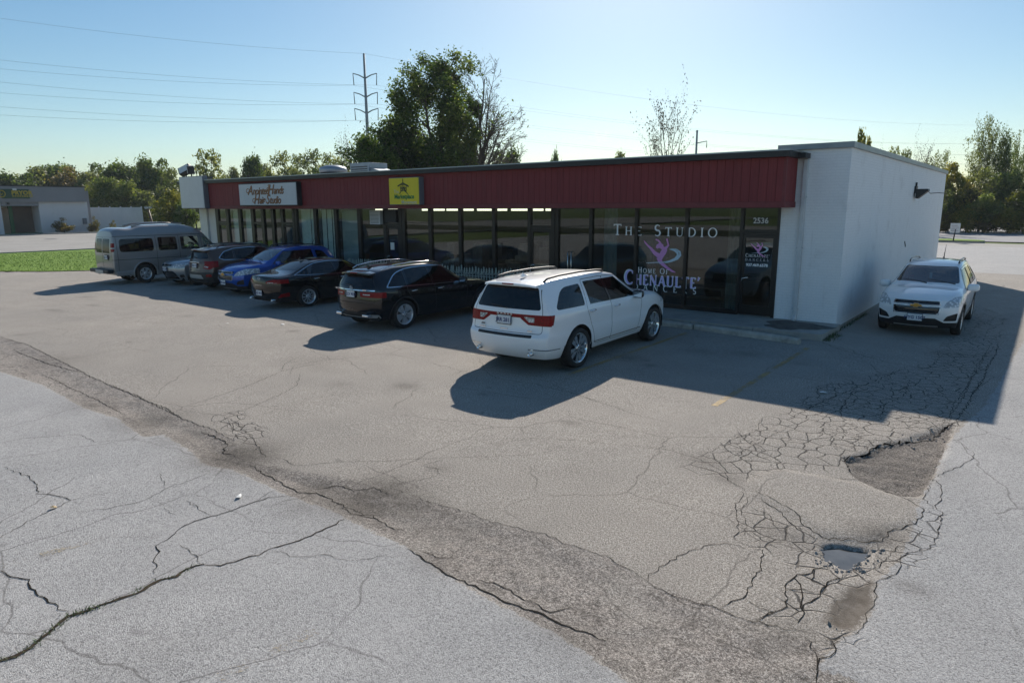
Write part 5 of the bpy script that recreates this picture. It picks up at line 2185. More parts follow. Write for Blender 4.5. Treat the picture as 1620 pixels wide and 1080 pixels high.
def seats(root, xf, xr, zf=.62, top=1.22, rows=((0, 1), (1, 0))):
    mb = MB()
    for x, yy in ((xf, .37), (xf, -.37)):
        mb.box((x - .25, yy - .24, zf - .2), (x + .28, yy + .24, zf), ch=.04)
        mb.box((x - .38, yy - .23, zf - .1), (x - .22, yy + .23, top - .1), ch=.05)
        mb.box((x - .40, yy - .12, top - .08), (x - .29, yy + .12, top + .1), ch=.04)
    mb.box((xr - .25, -.62, zf - .2), (xr + .28, .62, zf), ch=.04)
    mb.box((xr - .38, -.62, zf - .1), (xr - .22, .62, top - .1), ch=.05)
    for yy in (-.4, .4):
        mb.box((xr - .40, yy - .12, top - .08), (xr - .29, yy + .12, top + .08), ch=.04)
    mb.box((xf + .6, -.68, zf - .1), (xf + 1.05, .68, zf + .26), ch=.05)
    mb.build('seat', M_SEAT, root)
    mb = MB()
    c = Vector((xf + .48, .37, zf + .28))
    pts = [c + Vector((math.cos(t) * .17 * .4, math.sin(t) * .18, math.cos(t) * .17 * .9)) for t in [2 * PI * i / 20 for i in range(21)]]
    mb.tube(pts, .014, 6)
    mb.tube([c, c + Vector((.15, 0, -.08))], .03, 6)
    mb.build('steering_wheel', M_SEAT, root)


def underbody(root, x0, x1, W, z0):
    mb = MB()
    mb.box((x0, -W / 2 + .18, z0 + .02), (x1, W / 2 - .18, z0 + .16))
    mb.build('underbody', M_UNDER, root)


SIDE = lambda W, x0=-9, x1=9: (lambda c, n: abs(c.y) > .27 * W and abs(n.y) > .12 and x0 < c.x < x1)
REAR = lambda x1, mn=.25: (lambda c, n: c.x < x1 and n.x < -mn)
FRONT = lambda x0, mn=.2: (lambda c, n: c.x > x0 and n.x > mn)


def start_car(P):
    bm = car_surface(P)
    lay = bm.faces.layers.int.new('pid')
    return bm, lay


def arches(bm, lay, P, r_open, zc, flare=None, flare_pid=None):
    W = P['W']
    for x in (0, P['wb']):
        if flare:
            cut(bm, lay, circle(x, zc, r_open + flare), 'y', flare_pid, SIDE(W))
        cut(bm, lay, circle(x, zc, r_open), 'y', -1, SIDE(W))


def drop(bm, lay):
    fs = [f for f in bm.faces if f[lay] == -1]
    bmesh.ops.delete(bm, geom=fs, context='FACES')


def door_cut(bm, lay, poly, gap_pid, pid, cond, w=.008):
    poly = rnd_poly(poly, .05, 3)
    cut(bm, lay, offset_poly(poly, w / 2), 'y', gap_pid, cond)
    cut(bm, lay, offset_poly(poly, -w / 2), 'y', pid, cond)


def end_cut(bm, lay, poly, gap_pid, pid, cond, w=.009, r=.06):
    poly = rnd_poly(poly, r, 4)
    cut(bm, lay, offset_poly(poly, w / 2), 'x', gap_pid, cond)
    cut(bm, lay, offset_poly(poly, -w / 2), 'x', pid, cond)


def sym(poly):
    """mirror an outline given for y>0 about y=0"""
    return poly, [(-y, z) for y, z in poly][::-1]
# ---------------------------------------------------------------- the eight vehicles
CS = (1.04, .95, .95)          # the vehicles at the scale the lot was measured in
GAP, DOOR_F, DOOR_R, WIN_F, WIN_R, WIN_Q, BACKL, WSCR, TAIL, HEADL, GRILLE, BUMPR, BUMPF, GATE, CLAD, CHRM, CLR, PAD, FOG, SKID, AMB, HOOD, GR2, TL2, WINB = range(1, 26)


def std_defs(pm, priv=M_PRIV, clear=M_CLEAR, front=None):
    return {
        0: dict(name='body', mat=pm),
        GAP: dict(name='panel_gap', mat=M_UNDER, inset=.004),
        DOOR_F: dict(name='door', mat=pm, split=1), DOOR_R: dict(name='door', mat=pm, split=1),
        WIN_F: dict(name='window', mat=front or clear, inset=.007, split=1), WIN_R: dict(name='window', mat=priv, inset=.007, split=1),
        WIN_Q: dict(name='window', mat=priv, inset=.007, split=1), WINB: dict(name='window_pillar', mat=M_GLOSSK, inset=.003, split=1),
        BACKL: dict(name='rear_window', mat=priv, inset=.006), WSCR: dict(name='windscreen', mat=clear, inset=.006),
        TAIL: dict(name='tail_light', mat=M_RED_L, inset=-.006, rim=M_RED_L, split=1), TL2: dict(name='light_bar', mat=M_RED_L, inset=-.004, rim=M_RED_L),
        HEADL: dict(name='headlight', mat=M_HEAD, inset=-.003, rim=M_CHR, split=1),
        GRILLE: dict(name='grille', mat=M_GLOSSK, inset=.03), GR2: dict(name='grille', mat=M_GLOSSK, inset=.03),
        BUMPR: dict(name='bumper', mat=pm, label=None), BUMPF: dict(name='bumper', mat=pm), GATE: dict(name='tailgate', mat=pm),
        CLAD: dict(name='cladding', mat=M_CLAD, inset=-.008, rim=M_CLAD), CHRM: dict(name='chrome_trim', mat=M_CHR, inset=-.004, rim=M_CHR),
        CLR: dict(name='reversing_light', mat=M_CLR_L, inset=-.007, rim=M_CLR_L, split=1), PAD: dict(name='bumper_pad', mat=M_CLAD, inset=-.004, rim=M_CLAD),
        FOG: dict(name='fog_light_recess', mat=M_CLAD, inset=.03, rim=M_CLAD, split=1), SKID: dict(name='skid_plate', mat=M_SILV, inset=-.006, rim=M_SILV),
        AMB: dict(name='reflector', mat=M_RED_L, inset=-.004, rim=M_RED_L, split=1), HOOD: dict(name='bonnet', mat=pm),
    }


def windows(bm, lay, W, pieces, trim=None, x1=9):
    sd = SIDE(W)
    if trim:
        for poly in trim:
            cut(bm, lay, poly, 'y', CHRM, sd)
    for pid, poly, r in pieces:
        cut(bm, lay, rnd_poly(poly, r, 4), 'y', pid, sd)


def antenna_fin(root, x, z, m):
    mb = MB()
    vs = [(x - .09, 0, z - .015), (x + .09, 0.0, z - .015), (x - .085, 0, z + .065), (x - .09, .035, z - .02), (x - .09, -.035, z - .02), (x - .03, .02, z + .02), (x - .03, -.02, z + .02)]
    mb.add(vs, [(3, 1, 5), (4, 6, 1), (3, 5, 2), (4, 2, 6), (5, 1, 2), (6, 2, 1), (3, 2, 4)], 0)
    mb.build('antenna', m, root)


def wiper(root, pts, m=M_RUB, name='wiper'):
    mb = MB()
    mb.tube(pts, [.014] + [.009] * (len(pts) - 2) + [.006], 6)
    mb.build(name, m, root)


def pipe(root, x, y, z, r=.04):
    mb = MB()
    mb.lathe([(x + .12, r), (x, r), (x - .004, r - .006), (x + .1, r - .008)], 16, 'x', (0, y, z))
    mb.build('exhaust_pipe', M_CHR, root)


def spoiler(root, x0, x1, z, w, m, drop_=.03, lamp=True):
    mb = MB()
    n = 10
    vs = []
    for i in range(n + 1):
        t = -1 + 2 * i / n
        y = t * w
        b = .05 * abs(t) ** 3
        zc = z - .035 * abs(t) ** 2.2
        vs += [(x0 + b, y, zc - drop_), (x0 + b + .004, y, zc + .002), (x0 + b + .05, y, zc + .016), (x1, y, zc + .03), (x1, y, zc - drop_ - .01)]
    fs = []
    for i in range(n):
        for k in range(5):
            a, b = i * 5 + k, i * 5 + (k + 1) % 5
            fs.append((a, b, b + 5, a + 5))
    fs += [tuple(range(5)), tuple(n * 5 + k for k in range(5))]
    mb.add(vs, fs, 0, False)
    o = mb.build('spoiler', m, root)
    if lamp:
        mb = MB()
        mb.box((x0 - .006, -.13, z - drop_ + .004), (x0 + .02, .13, z - .004))
        mb.build('brake_light', M_RED_L, o)


def badge_text(root, txt, size, x, y, z, m=M_CHR, face=-1, spacing=1.0, tilt=0.0, bold=.002):
    me = text_mesh(txt, size, m, depth=.003, spacing=spacing, bold=bold)
    me.transform(Matrix.Translation((x, y, z)) @ Matrix.Rotation(tilt, 4, 'Y') @ Matrix.Rotation(R(-90 if face < 0 else 90), 4, 'Z') @ FACE_MINUS_Y)
    link('badge', me, root)


# ------------------------------------------------ white three-row SUV
def durango():
    P = dict(W=1.925, wb=3.042, z0=[(-1.1, .34), (-.5, .27), (3.4, .27), (3.9, .24)], step=.19, bowf=.36, bowr=.17, crown=.025,
             top=[(-.84, 1.655), (-.74, 1.71), (-.4, 1.745), (.2, 1.76), (.9, 1.765), (1.4, 1.745), (1.72, 1.69), (2.42, 1.27), (2.52, 1.23), (3.0, 1.19), (3.5, 1.12), (3.8, 1.03), (3.9, .96)],
             low=[(0.0, .86), (.08, .91), (.22, .965), (.42, .99), (.52, .995), (.575, .985), (.80, .995), (.95, .985), (1.0, .96)],
             rear=[(.3, -.95), (.42, -1.07), (.52, -1.12), (.72, -1.135), (.765, -1.115), (.81, -1.055), (1.0, -1.045), (1.16, -1.03), (1.3, -.985), (1.655, -.84)],
             front=[(.22, 3.72), (.32, 3.86), (.5, 3.95), (.75, 3.97), (.96, 3.9)],
             w=[(-1.1, .925), (-.75, .965), (-.4, .985), (0, 1), (2.6, 1), (3.3, .98), (3.9, .90)],
             yr=[(-.93, .61), (0, .64), (1.5, .64), (1.75, .63), (2.4, .73), (2.6, .79), (3.5, .78), (3.9, .68)],
             belt=[(-1.1, 1.17), (0, 1.16), (1.5, 1.14), (2.5, 1.13), (3.2, 1.08), (3.9, .92)])
    W = P['W']
    bm, lay = start_car(P)
    sd = SIDE(W)
    pm = paint('white_paint', (0.86, 0.86, 0.86), 0, .3, dirt=.05)
    end_cut(bm, lay, [(-.79, .80), (.79, .80), (.775, 1.2), (.62, 1.68), (-.62, 1.68), (-.775, 1.2)], GAP, GATE, REAR(-.8))
    cut(bm, lay, rnd_poly([(-.74, 1.225), (.74, 1.225), (.60, 1.62), (-.60, 1.62)], .06), 'x', BACKL, REAR(-.8, .1))
    door_cut(bm, lay, [(.60, .38), (1.19, .36), (1.12, 1.675), (.36, 1.665), (.27, 1.1)], GAP, DOOR_R, sd)
    door_cut(bm, lay, [(1.19, .36), (2.32, .36), (2.42, 1.0), (2.36, 1.13), (1.72, 1.64), (1.12, 1.675)], GAP, DOOR_F, sd)
    cut(bm, lay, [(.40, 1.19), (2.30, 1.165), (1.62, 1.615), (.42, 1.625)], 'y', WINB, sd)
    windows(bm, lay, W, [(WIN_Q, [(-.70, 1.205), (.22, 1.195), (.27, 1.60), (-.34, 1.575)], [.13, .05, .06, .2]), (WIN_R, [(.42, 1.205), (1.12, 1.19), (1.07, 1.605), (.45, 1.60)], .05),
                         (WIN_F, [(1.20, 1.19), (2.22, 1.17), (1.60, 1.595), (1.15, 1.605)], [.03, .02, .05, .03])])
    cut(bm, lay, rnd_poly([(-.72, 1.285), (.72, 1.285), (.60, 1.665), (-.60, 1.665)], .05), 'x', WSCR, lambda c, n: 1.6 < c.x < 2.6 and n.x > .2)
    # lamps
    for s_ in (1, -1):
        q = lambda pts: [(s_ * y, z) for y, z in pts]
        cut(bm, lay, q([(.36, 1.06), (.52, .955), (1.0, .935), (1.0, 1.14), (.30, 1.14)]), 'x', TAIL, REAR(-.82, .12))
        cut(bm, lay, q([(.43, 1.085), (.53, 1.005), (.85, 1.0), (.88, 1.075), (.43, 1.10)]), 'x', CLR, REAR(-.82, .12))
    cut(bm, lay, [(-.36, 1.075), (.36, 1.075), (.36, 1.14), (-.36, 1.14)], 'x', TL2, REAR(-.82, .12))
    cut(bm, lay, [(-1.3, .945), (-.82, .955), (-.76, 1.135), (-1.3, 1.14)], 'y', TAIL, lambda c, n: abs(c.y) > .6 and c.x < -.7)
    # bumpers
    cut(bm, lay, [(-.98, .2), (.98, .2), (.98, .755), (-.98, .755)], 'x', BUMPR, REAR(-.88, .05))
    cut(bm, lay, [(-1.3, .2), (-.50, .2), (-.55, .755), (-1.3, .755)], 'y', BUMPR, lambda c, n: abs(c.y) > .5 and c.x < -.5)
    cut(bm, lay, rnd_poly([(-.62, .725), (.62, .725), (.62, .775), (-.62, .775)], .02), 'x', PAD, REAR(-.9, -.6))
    cut(bm, lay, [(-1.08, .50), (-.58, .47), (-.58, .488), (-1.08, .522)], 'y', CHRM, lambda c, n: abs(c.y) > .55 and c.x < -.5)
    cut(bm, lay, [(.56, .405), (2.45, .405), (2.45, .425), (.56, .425)], 'y', CHRM, sd)
    for s_ in (1, -1):
        cut(bm, lay, [(s_ * a, b) for a, b in [(.45, .84), (.90, .86), (.88, .98), (.42, .95)]], 'x', HEADL, FRONT(3.4, .1))
    cut(bm, lay, rnd_poly([(-.5, .64), (.5, .64), (.46, .92), (-.46, .92)], .05), 'x', GRILLE, FRONT(3.5))
    arches(bm, lay, P, .455, .40)
    drop(bm, lay)
    root = empty('parked_car', label='white three-row SUV seen from its rear right corner, dark rear glass and red lamp bar', cat='car', group='vehicles parked at the shops')
    split_parts(bm, lay, std_defs(pm, front=M_PRIV), root)
    bm.free()
    add_wheels(root, P['wb'], 1.66, .395, .265, .285, 5, 'twin', M_CHR)
    wheel_wells(root, P['wb'], W, .395, .47, .40)
    underbody(root, -.85, 3.7, W, .27)
    spoiler(root, -.95, -.70, 1.685, .59, pm)
    mirrors(root, 2.12, 1.16, .90, M_GLOSSK)
    handle(root, 1.34, 1.05, .965, M_CHR)
    handle(root, .42, 1.07, .965, M_CHR)
    rails(root, [(-.62, -.045, 1.70), (-.52, -.03, 1.755), (-.2, -.02, 1.785), (.5, -.015, 1.80), (1.1, -.015, 1.785), (1.3, -.02, 1.77), (1.38, -.03, 1.73)], .60, M_CLAD, .02)
    antenna_fin(root, -.45, 1.775, pm)
    plate(root, -1.062, 1.02, -1, 'JRR 2811', tilt=R(3))
    badge_text(root, 'DODGE', .06, -1.052, 0, 1.115, M_CHR, spacing=2.1)
    badge_text(root, 'DURANGO', .028, -1.060, .52, .85, M_CHR)
    badge_text(root, 'CITADEL', .028, -1.060, -.58, .85, M_CHR)
    mb = MB()
    mb.box((-1.070, -.09, .845), (-1.05, .09, .868), ch=.004)
    mb.build('tailgate_handle', M_CHR, root)
    badge_text(root, 'AWD', .035, -1.060, .50, .905, M_DKALLOY)
    wiper(root, [(-1.04, -.05, 1.24), (-1.035, .1, 1.262), (-1.025, .34, 1.285)])
    for y in (.60, -.60):
        pipe(root, -1.10, y, .43)
    seats(root, 1.35, .35, .75, 1.35)
    return root


# ------------------------------------------------ small SUV seen from the front (white and blue)
def trax(label, pm, pname, plate_txt):
    P = dict(W=1.776, wb=2.555, z0=[(-.8, .30), (2.9, .24), (3.4, .22)], step=.17, bowf=.36, bowr=.12, crown=.035,
             top=[(-.58, 1.50), (-.42, 1.59), (.1, 1.645), (.8, 1.65), (1.2, 1.61), (1.45, 1.54), (2.22, 1.16), (2.32, 1.12), (2.8, 1.08), (3.15, 1.0), (3.33, .90)],
             rear=[(.25, -.68), (.4, -.80), (.6, -.82), (.9, -.80), (1.1, -.76), (1.5, -.58)],
             front=[(.2, 3.22), (.32, 3.36), (.5, 3.44), (.72, 3.45), (.9, 3.33)],
             w=[(-.8, .93), (-.3, .985), (0, 1), (2.4, 1), (2.9, .985), (3.4, .93)],
             yr=[(-.58, .57), (0, .60), (1.3, .60), (1.5, .61), (2.2, .70), (2.4, .745), (3.0, .72), (3.33, .62)],
             belt=[(-.8, 1.08), (0, 1.06), (1.5, 1.02), (2.3, 1.0), (2.9, .95), (3.4, .82)])
    W = P['W']
    bm, lay = start_car(P)
    sd = SIDE(W)
    cut(bm, lay, [(-1, .1), (4, .1), (4, .36), (-1, .36)], 'y', CLAD, sd)
    arches(bm, lay, P, .40, .345, .05, CLAD)
    door_cut(bm, lay, [(.52, .38), (1.02, .37), (.98, 1.54), (.20, 1.53), (.12, 1.0)], GAP, DOOR_R, sd)
    door_cut(bm, lay, [(1.02, .37), (2.02, .37), (2.12, .9), (2.06, 1.02), (1.46, 1.48), (.98, 1.54)], GAP, DOOR_F, sd)
    cut(bm, lay, [(.25, 1.09), (2.0, 1.05), (1.44, 1.47), (.28, 1.50)], 'y', WINB, sd)
    windows(bm, lay, W, [(WIN_Q, [(-.42, 1.12), (.12, 1.09), (.14, 1.46), (-.20, 1.42)], [.1, .04, .05, .1]), (WIN_R, [(.26, 1.10), (.95, 1.075), (.92, 1.485), (.28, 1.48)], .05),
                         (WIN_F, [(1.02, 1.075), (1.95, 1.055), (1.42, 1.455), (.98, 1.485)], [.03, .02, .05, .03])])
    cut(bm, lay, rnd_poly([(-.69, 1.175), (.69, 1.175), (.565, 1.525), (-.565, 1.525)], .05), 'x', WSCR, lambda c, n: 1.3 < c.x < 2.4 and n.x > .2)
    cut(bm, lay, rnd_poly([(-.6, 1.12), (.6, 1.12), (.5, 1.46), (-.5, 1.46)], .06), 'x', BACKL, REAR(-.5, .1))
    F = FRONT(2.6, .02)
    # bonnet gap
    # lower black and skid
    cut(bm, lay, [(-.95, .15), (.95, .15), (.95, .335), (-.95, .335)], 'x', CLAD, FRONT(2.95, -.5))
    cut(bm, lay, [(-.62, .33), (.62, .33), (.40, .46), (-.40, .46)], 'x', CLAD, FRONT(2.9, .0))
    cut(bm, lay, rnd_poly([(-.46, .245), (.46, .245), (.46, .275), (-.46, .275)], .01), 'x', SKID, FRONT(2.9, -.5))
    # grille in two parts
    cut(bm, lay, rnd_poly([(-.455, .565), (.455, .565), (.475, .73), (-.475, .73)], [.10, .10, .03, .03]), 'x', GRILLE, F)
    cut(bm, lay, rnd_poly([(-.47, .785), (.47, .785), (.455, .865), (-.455, .865)], .025), 'x', GR2, F)
    for s_ in (1, -1):
        q = lambda pts: [(s_ * y, z) for y, z in pts]
        cut(bm, lay, rnd_poly(q([(.53, .715), (.80, .735), (.93, .80), (.90, .955), (.72, .945), (.58, .835)]), .02), 'x', HEADL, FRONT(2.55, .0))
        cut(bm, lay, rnd_poly(q([(.55, .40), (.80, .41), (.82, .60), (.62, .52)]), .035), 'x', FOG, FRONT(2.7, .0))
    cut(bm, lay, [(-.8, .72), (-.62, .74), (-.60, 1.05), (-.8, 1.06)], 'y', TAIL, lambda c, n: abs(c.y) > .5 and c.x < -.4)
    arches(bm, lay, P, .40, .345)
    drop(bm, lay)
    root = empty('parked_car', label=label, cat='car', group='vehicles parked at the shops')
    split_parts(bm, lay, std_defs(pm), root)
    bm.free()
    add_wheels(root, P['wb'], 1.54, .345, .215, .225, 5, 'v', M_ALLOY)
    wheel_wells(root, P['wb'], W, .345, .415, .345)
    underbody(root, -.6, 3.1, W, .22)
    # chrome frames and bars of the grille
    mb = MB()
    for z, hw, x in ((.60, .44, 3.41), (.645, .45, 3.415), (.69, .46, 3.415), (.825, .44, 3.395)):
        pts = [(x - .22 * (abs(t) * hw / .888) ** 2.4, t * hw, z) for t in [-1 + i / 6 for i in range(13)]]
        mb.tube(pts, .008, 6)
    mb.build('grille_bar', M_DKALLOY, root)
    for z0_, z1_, a, b, x in ((.562, .733, .46, .48, 3.438), (.782, .868, .475, .46, 3.422)):
        mb = MB()
        pts = []
        for t in [-1 + i / 8 for i in range(17)]:
            pts.append((x - .26 * (abs(t) * a / .888) ** 2.5 - .01, t * a, z0_))
        for t in [1 - i / 8 for i in range(17)]:
            pts.append((x - .26 * (abs(t) * b / .888) ** 2.5 - .012 - (z1_ - z0_) * .12, t * b, z1_))
        pts.append(pts[0])
        mb.tube(pts, .009, 6)
        mb.build('grille_frame', M_CHR, root)
    # gold badge on the bar between
    mb = MB()
    bt = [(-.12, -.018), (-.045, -.018), (-.04, -.042), (.05, -.042), (.055, -.018), (.12, -.018), (.105, .022), (.045, .022), (.04, .045), (-.05, .045), (-.055, .022), (-.105, .022)]
    mb.prism(bt, lambda u, v, w: (3.445 + w, -u, .757 + v), .014)
    o = mb.build('badge', M_GOLD, root)
    bt2 = [(u * 1.1, v * 1.16) for u, v in bt]
    mb = MB()
    mb.prism(bt2, lambda u, v, w: (3.44 + w, -u, .757 + v), .012)
    mb.build('badge_rim', M_CHR, o)
    plate(root, 3.455, .475, 1, plate_txt, tilt=0)
    mirrors(root, 1.86, 1.03, .84, pm, 1.05)
    handle(root, 1.16, .93, .885, pm)
    handle(root, .34, .95, .885, pm)
    rails(root, [(-.35, -.03, 1.58), (-.25, -.02, 1.63), (.3, -.01, 1.675), (.9, -.01, 1.675), (1.16, -.015, 1.64), (1.22, -.02, 1.60)], .565, M_DKALLOY, .018)
    mb = MB()
    mb.tube([(-.20, .05, 1.63), (-.22, .05, 1.66), (-.42, .05, 1.98)], [.025, .012, .004], 6)
    mb.build('antenna', M_RUB, root)
    wiper(root, [(2.26, .62, 1.175), (2.16, .25, 1.225), (2.11, .02, 1.245)])
    wiper(root, [(2.28, .02, 1.17), (2.16, -.3, 1.215), (2.10, -.55, 1.235)])
    seats(root, 1.05, .1, .68, 1.25)
    # interior mirror and hanging tag
    mb = MB()
    mb.box((1.52, -.12, 1.40), (1.54, .12, 1.46), ch=.008)
    mb.box((1.53, -.03, 1.22), (1.535, .03, 1.37), 1)
    mb.build('interior_mirror', [M_RUB, M_PALEB], root)
    return root


# ------------------------------------------------ black SUV with chrome window line
def glc():
    P = dict(W=1.89, wb=2.873, z0=[(-.9, .34), (-.4, .26), (3.2, .25), (3.7, .22)], step=.18, bowf=.36, bowr=.30, crown=.035,
             top=[(-.68, 1.42), (-.5, 1.51), (0, 1.585), (.6, 1.615), (1.15, 1.605), (1.5, 1.55), (2.25, 1.12), (2.38, 1.07), (3.0, 1.02), (3.45, .92), (3.66, .82)],
             rear=[(.3, -.78), (.42, -.88), (.55, -.92), (.7, -.92), (.85, -.90), (1.0, -.89), (1.1, -.855), (1.42, -.68)],
             front=[(.2, 3.5), (.4, 3.68), (.6, 3.74), (.82, 3.66)],
             w=[(-.9, .89), (-.55, .95), (-.25, .985), (0, 1), (2.4, .99), (3.1, .97), (3.7, .88)],
             yr=[(-.68, .56), (0, .60), (1.2, .60), (1.5, .62), (2.25, .70), (2.4, .75), (3.2, .72), (3.66, .60)],
             belt=[(-.9, 1.07), (0, 1.05), (1.2, 1.02), (2.3, .99), (3.0, .95), (3.7, .78)])
    W = P['W']
    bm, lay = start_car(P)
    sd = SIDE(W)
    pm = paint('black_paint', (0.004, 0.0045, 0.006), 0, .2, dirt=.015)
    end_cut(bm, lay, [(-.72, .72), (.72, .72), (.74, 1.0), (.70, 1.08), (.56, 1.44), (-.56, 1.44), (-.70, 1.08), (-.74, 1.0)], GAP, GATE, REAR(-.6))
    cut(bm, lay, rnd_poly([(-.66, 1.09), (.66, 1.09), (.52, 1.405), (-.52, 1.405)], .07), 'x', BACKL, REAR(-.55, .1))
    door_cut(bm, lay, [(.52, .36), (1.05, .35), (1.0, 1.55), (.14, 1.50), (.10, .95)], GAP, DOOR_R, sd)
    door_cut(bm, lay, [(1.05, .35), (2.15, .35), (2.24, .9), (2.18, 1.0), (1.55, 1.50), (1.0, 1.55)], GAP, DOOR_F, sd)
    trim = [[(-.52, 1.085), (2.14, 1.005), (1.50, 1.495), (.95, 1.53), (.3, 1.515), (-.14, 1.42)]]
    cut(bm, lay, rnd_poly(trim[0], [.06, .01, .06, .2, .2, .2], 4), 'y', CHRM, sd)
    cut(bm, lay, rnd_poly(offset_poly(trim[0], -.016), [.06, .01, .06, .2, .2, .2], 4), 'y', WINB, sd)
    windows(bm, lay, W, [(WIN_Q, [(-.46, 1.105), (.10, 1.09), (.13, 1.465), (-.10, 1.405)], [.06, .02, .03, .12]), (WIN_R, [(.15, 1.09), (.98, 1.065), (.95, 1.51), (.19, 1.485)], .04),
                         (WIN_F, [(1.04, 1.06), (2.04, 1.035), (1.48, 1.475), (1.0, 1.51)], [.03, .02, .05, .03])])
    cut(bm, lay, rnd_poly([(-.70, 1.135), (.70, 1.135), (.57, 1.53), (-.57, 1.53)], .05), 'x', WSCR, lambda c, n: 1.3 < c.x < 2.45 and n.x > .2)
    for s_ in (1, -1):
        q = lambda pts: [(s_ * y, z) for y, z in pts]
        cut(bm, lay, rnd_poly(q([(.32, .87), (.93, .85), (.95, .985), (.30, .985)]), .03), 'x', TAIL, REAR(-.55, .05))
        cut(bm, lay, q([(.40, .915), (.74, .905), (.74, .93), (.40, .94)]), 'x', CLR, REAR(-.55, .05))
        cut(bm, lay, rnd_poly(q([(.58, .56), (.80, .56), (.80, .60), (.58, .60)]), .01), 'x', AMB, REAR(-.5, .05))
    cut(bm, lay, [(-1, .855), (-.64, .87), (-.60, .975), (-1, .985)], 'y', TAIL, lambda c, n: abs(c.y) > .6 and c.x < -.5)
    cut(bm, lay, [(-.72, 1.015), (.72, 1.015), (.72, 1.04), (-.72, 1.04)], 'x', CHRM, REAR(-.6, .1))
    cut(bm, lay, [(-.95, .2), (.95, .2), (.95, .70), (-.95, .70)], 'x', BUMPR, REAR(-.6, .05))
    cut(bm, lay, rnd_poly([(-.80, .34), (.80, .34), (.78, .43), (-.78, .43)], .03), 'x', SKID, REAR(-.55, -.6))
    cut(bm, lay, rnd_poly([(-.50, .36), (.50, .36), (.46, .49), (-.46, .49)], .04), 'x', PAD, REAR(-.55, -.6))
    cut(bm, lay, rnd_poly([(-.5, .4), (.5, .4), (.5, .75), (-.5, .75)], .1), 'x', GRILLE, FRONT(3.3))
    for s_ in (1, -1):
        cut(bm, lay, [(s_ * a, b) for a, b in [(.50, .66), (.86, .70), (.84, .83), (.52, .78)]], 'x', HEADL, FRONT(3.0, .1))
    arches(bm, lay, P, .42, .37, .035, CLAD)
    drop(bm, lay)
    root = empty('parked_car', label='black SUV with chrome window line, rear view, left of the white three-row SUV', cat='car', group='vehicles parked at the shops')
    split_parts(bm, lay, std_defs(pm, front=M_PRIV), root)
    bm.free()
    add_wheels(root, P['wb'], 1.62, .37, .24, .255, 5, 'twin', M_ALLOY)
    # bright spoke edges
    wheel_wells(root, P['wb'], W, .37, .44, .37)
    underbody(root, -.7, 3.4, W, .25)
    spoiler(root, -.80, -.58, 1.455, .56, pm)
    mirrors(root, 1.98, 1.03, .88, pm)
    handle(root, 1.20, .93, .945, M_CHR)
    handle(root, .30, .95, .945, M_CHR)
    rails(root, [(-.42, -.04, 1.50), (-.3, -.03, 1.555), (.1, -.02, 1.61), (.6, -.015, 1.635), (1.1, -.015, 1.625), (1.42, -.02, 1.58), (1.5, -.03, 1.545)], .595, M_CHR, .014)
    antenna_fin(root, -.3, 1.56, pm)
    plate(root, -.925, .93, -1, 'HZX 9031', tilt=R(4))
    # round star emblem on the gate
    mb = MB()
    pts = [(-.905, .045 * math.cos(2 * PI * k / 20), 1.078 + .045 * math.sin(2 * PI * k / 20)) for k in range(21)]
    mb.tube(pts, .006, 5)
    for a in (90, 210, 330):
        mb.tube([(-.905, 0, 1.078), (-.905, .044 * math.cos(R(a)), 1.078 + .044 * math.sin(R(a)))], [.007, .002], 5)
    mb.build('badge', M_CHR, root)
    badge_text(root, 'GLC 300', .05, -.91, .52, .99 + .055, M_CHR)
    badge_text(root, '4MATIC', .04, -.905, -.52, .99 + .055, M_CHR)
    wiper(root, [(-.86, -.02, 1.10), (-.83, .15, 1.15), (-.81, .34, 1.17)])
    for s_ in (1, -1):
        mb = MB()
        mb.box((-.93, s_ * .52 - .11, .375), (-.80, s_ * .52 + .11, .44), ch=.02)
        mb.build('exhaust_pipe', M_CHR, root)
    seats(root, 1.25, .25, .70, 1.28)
    return root


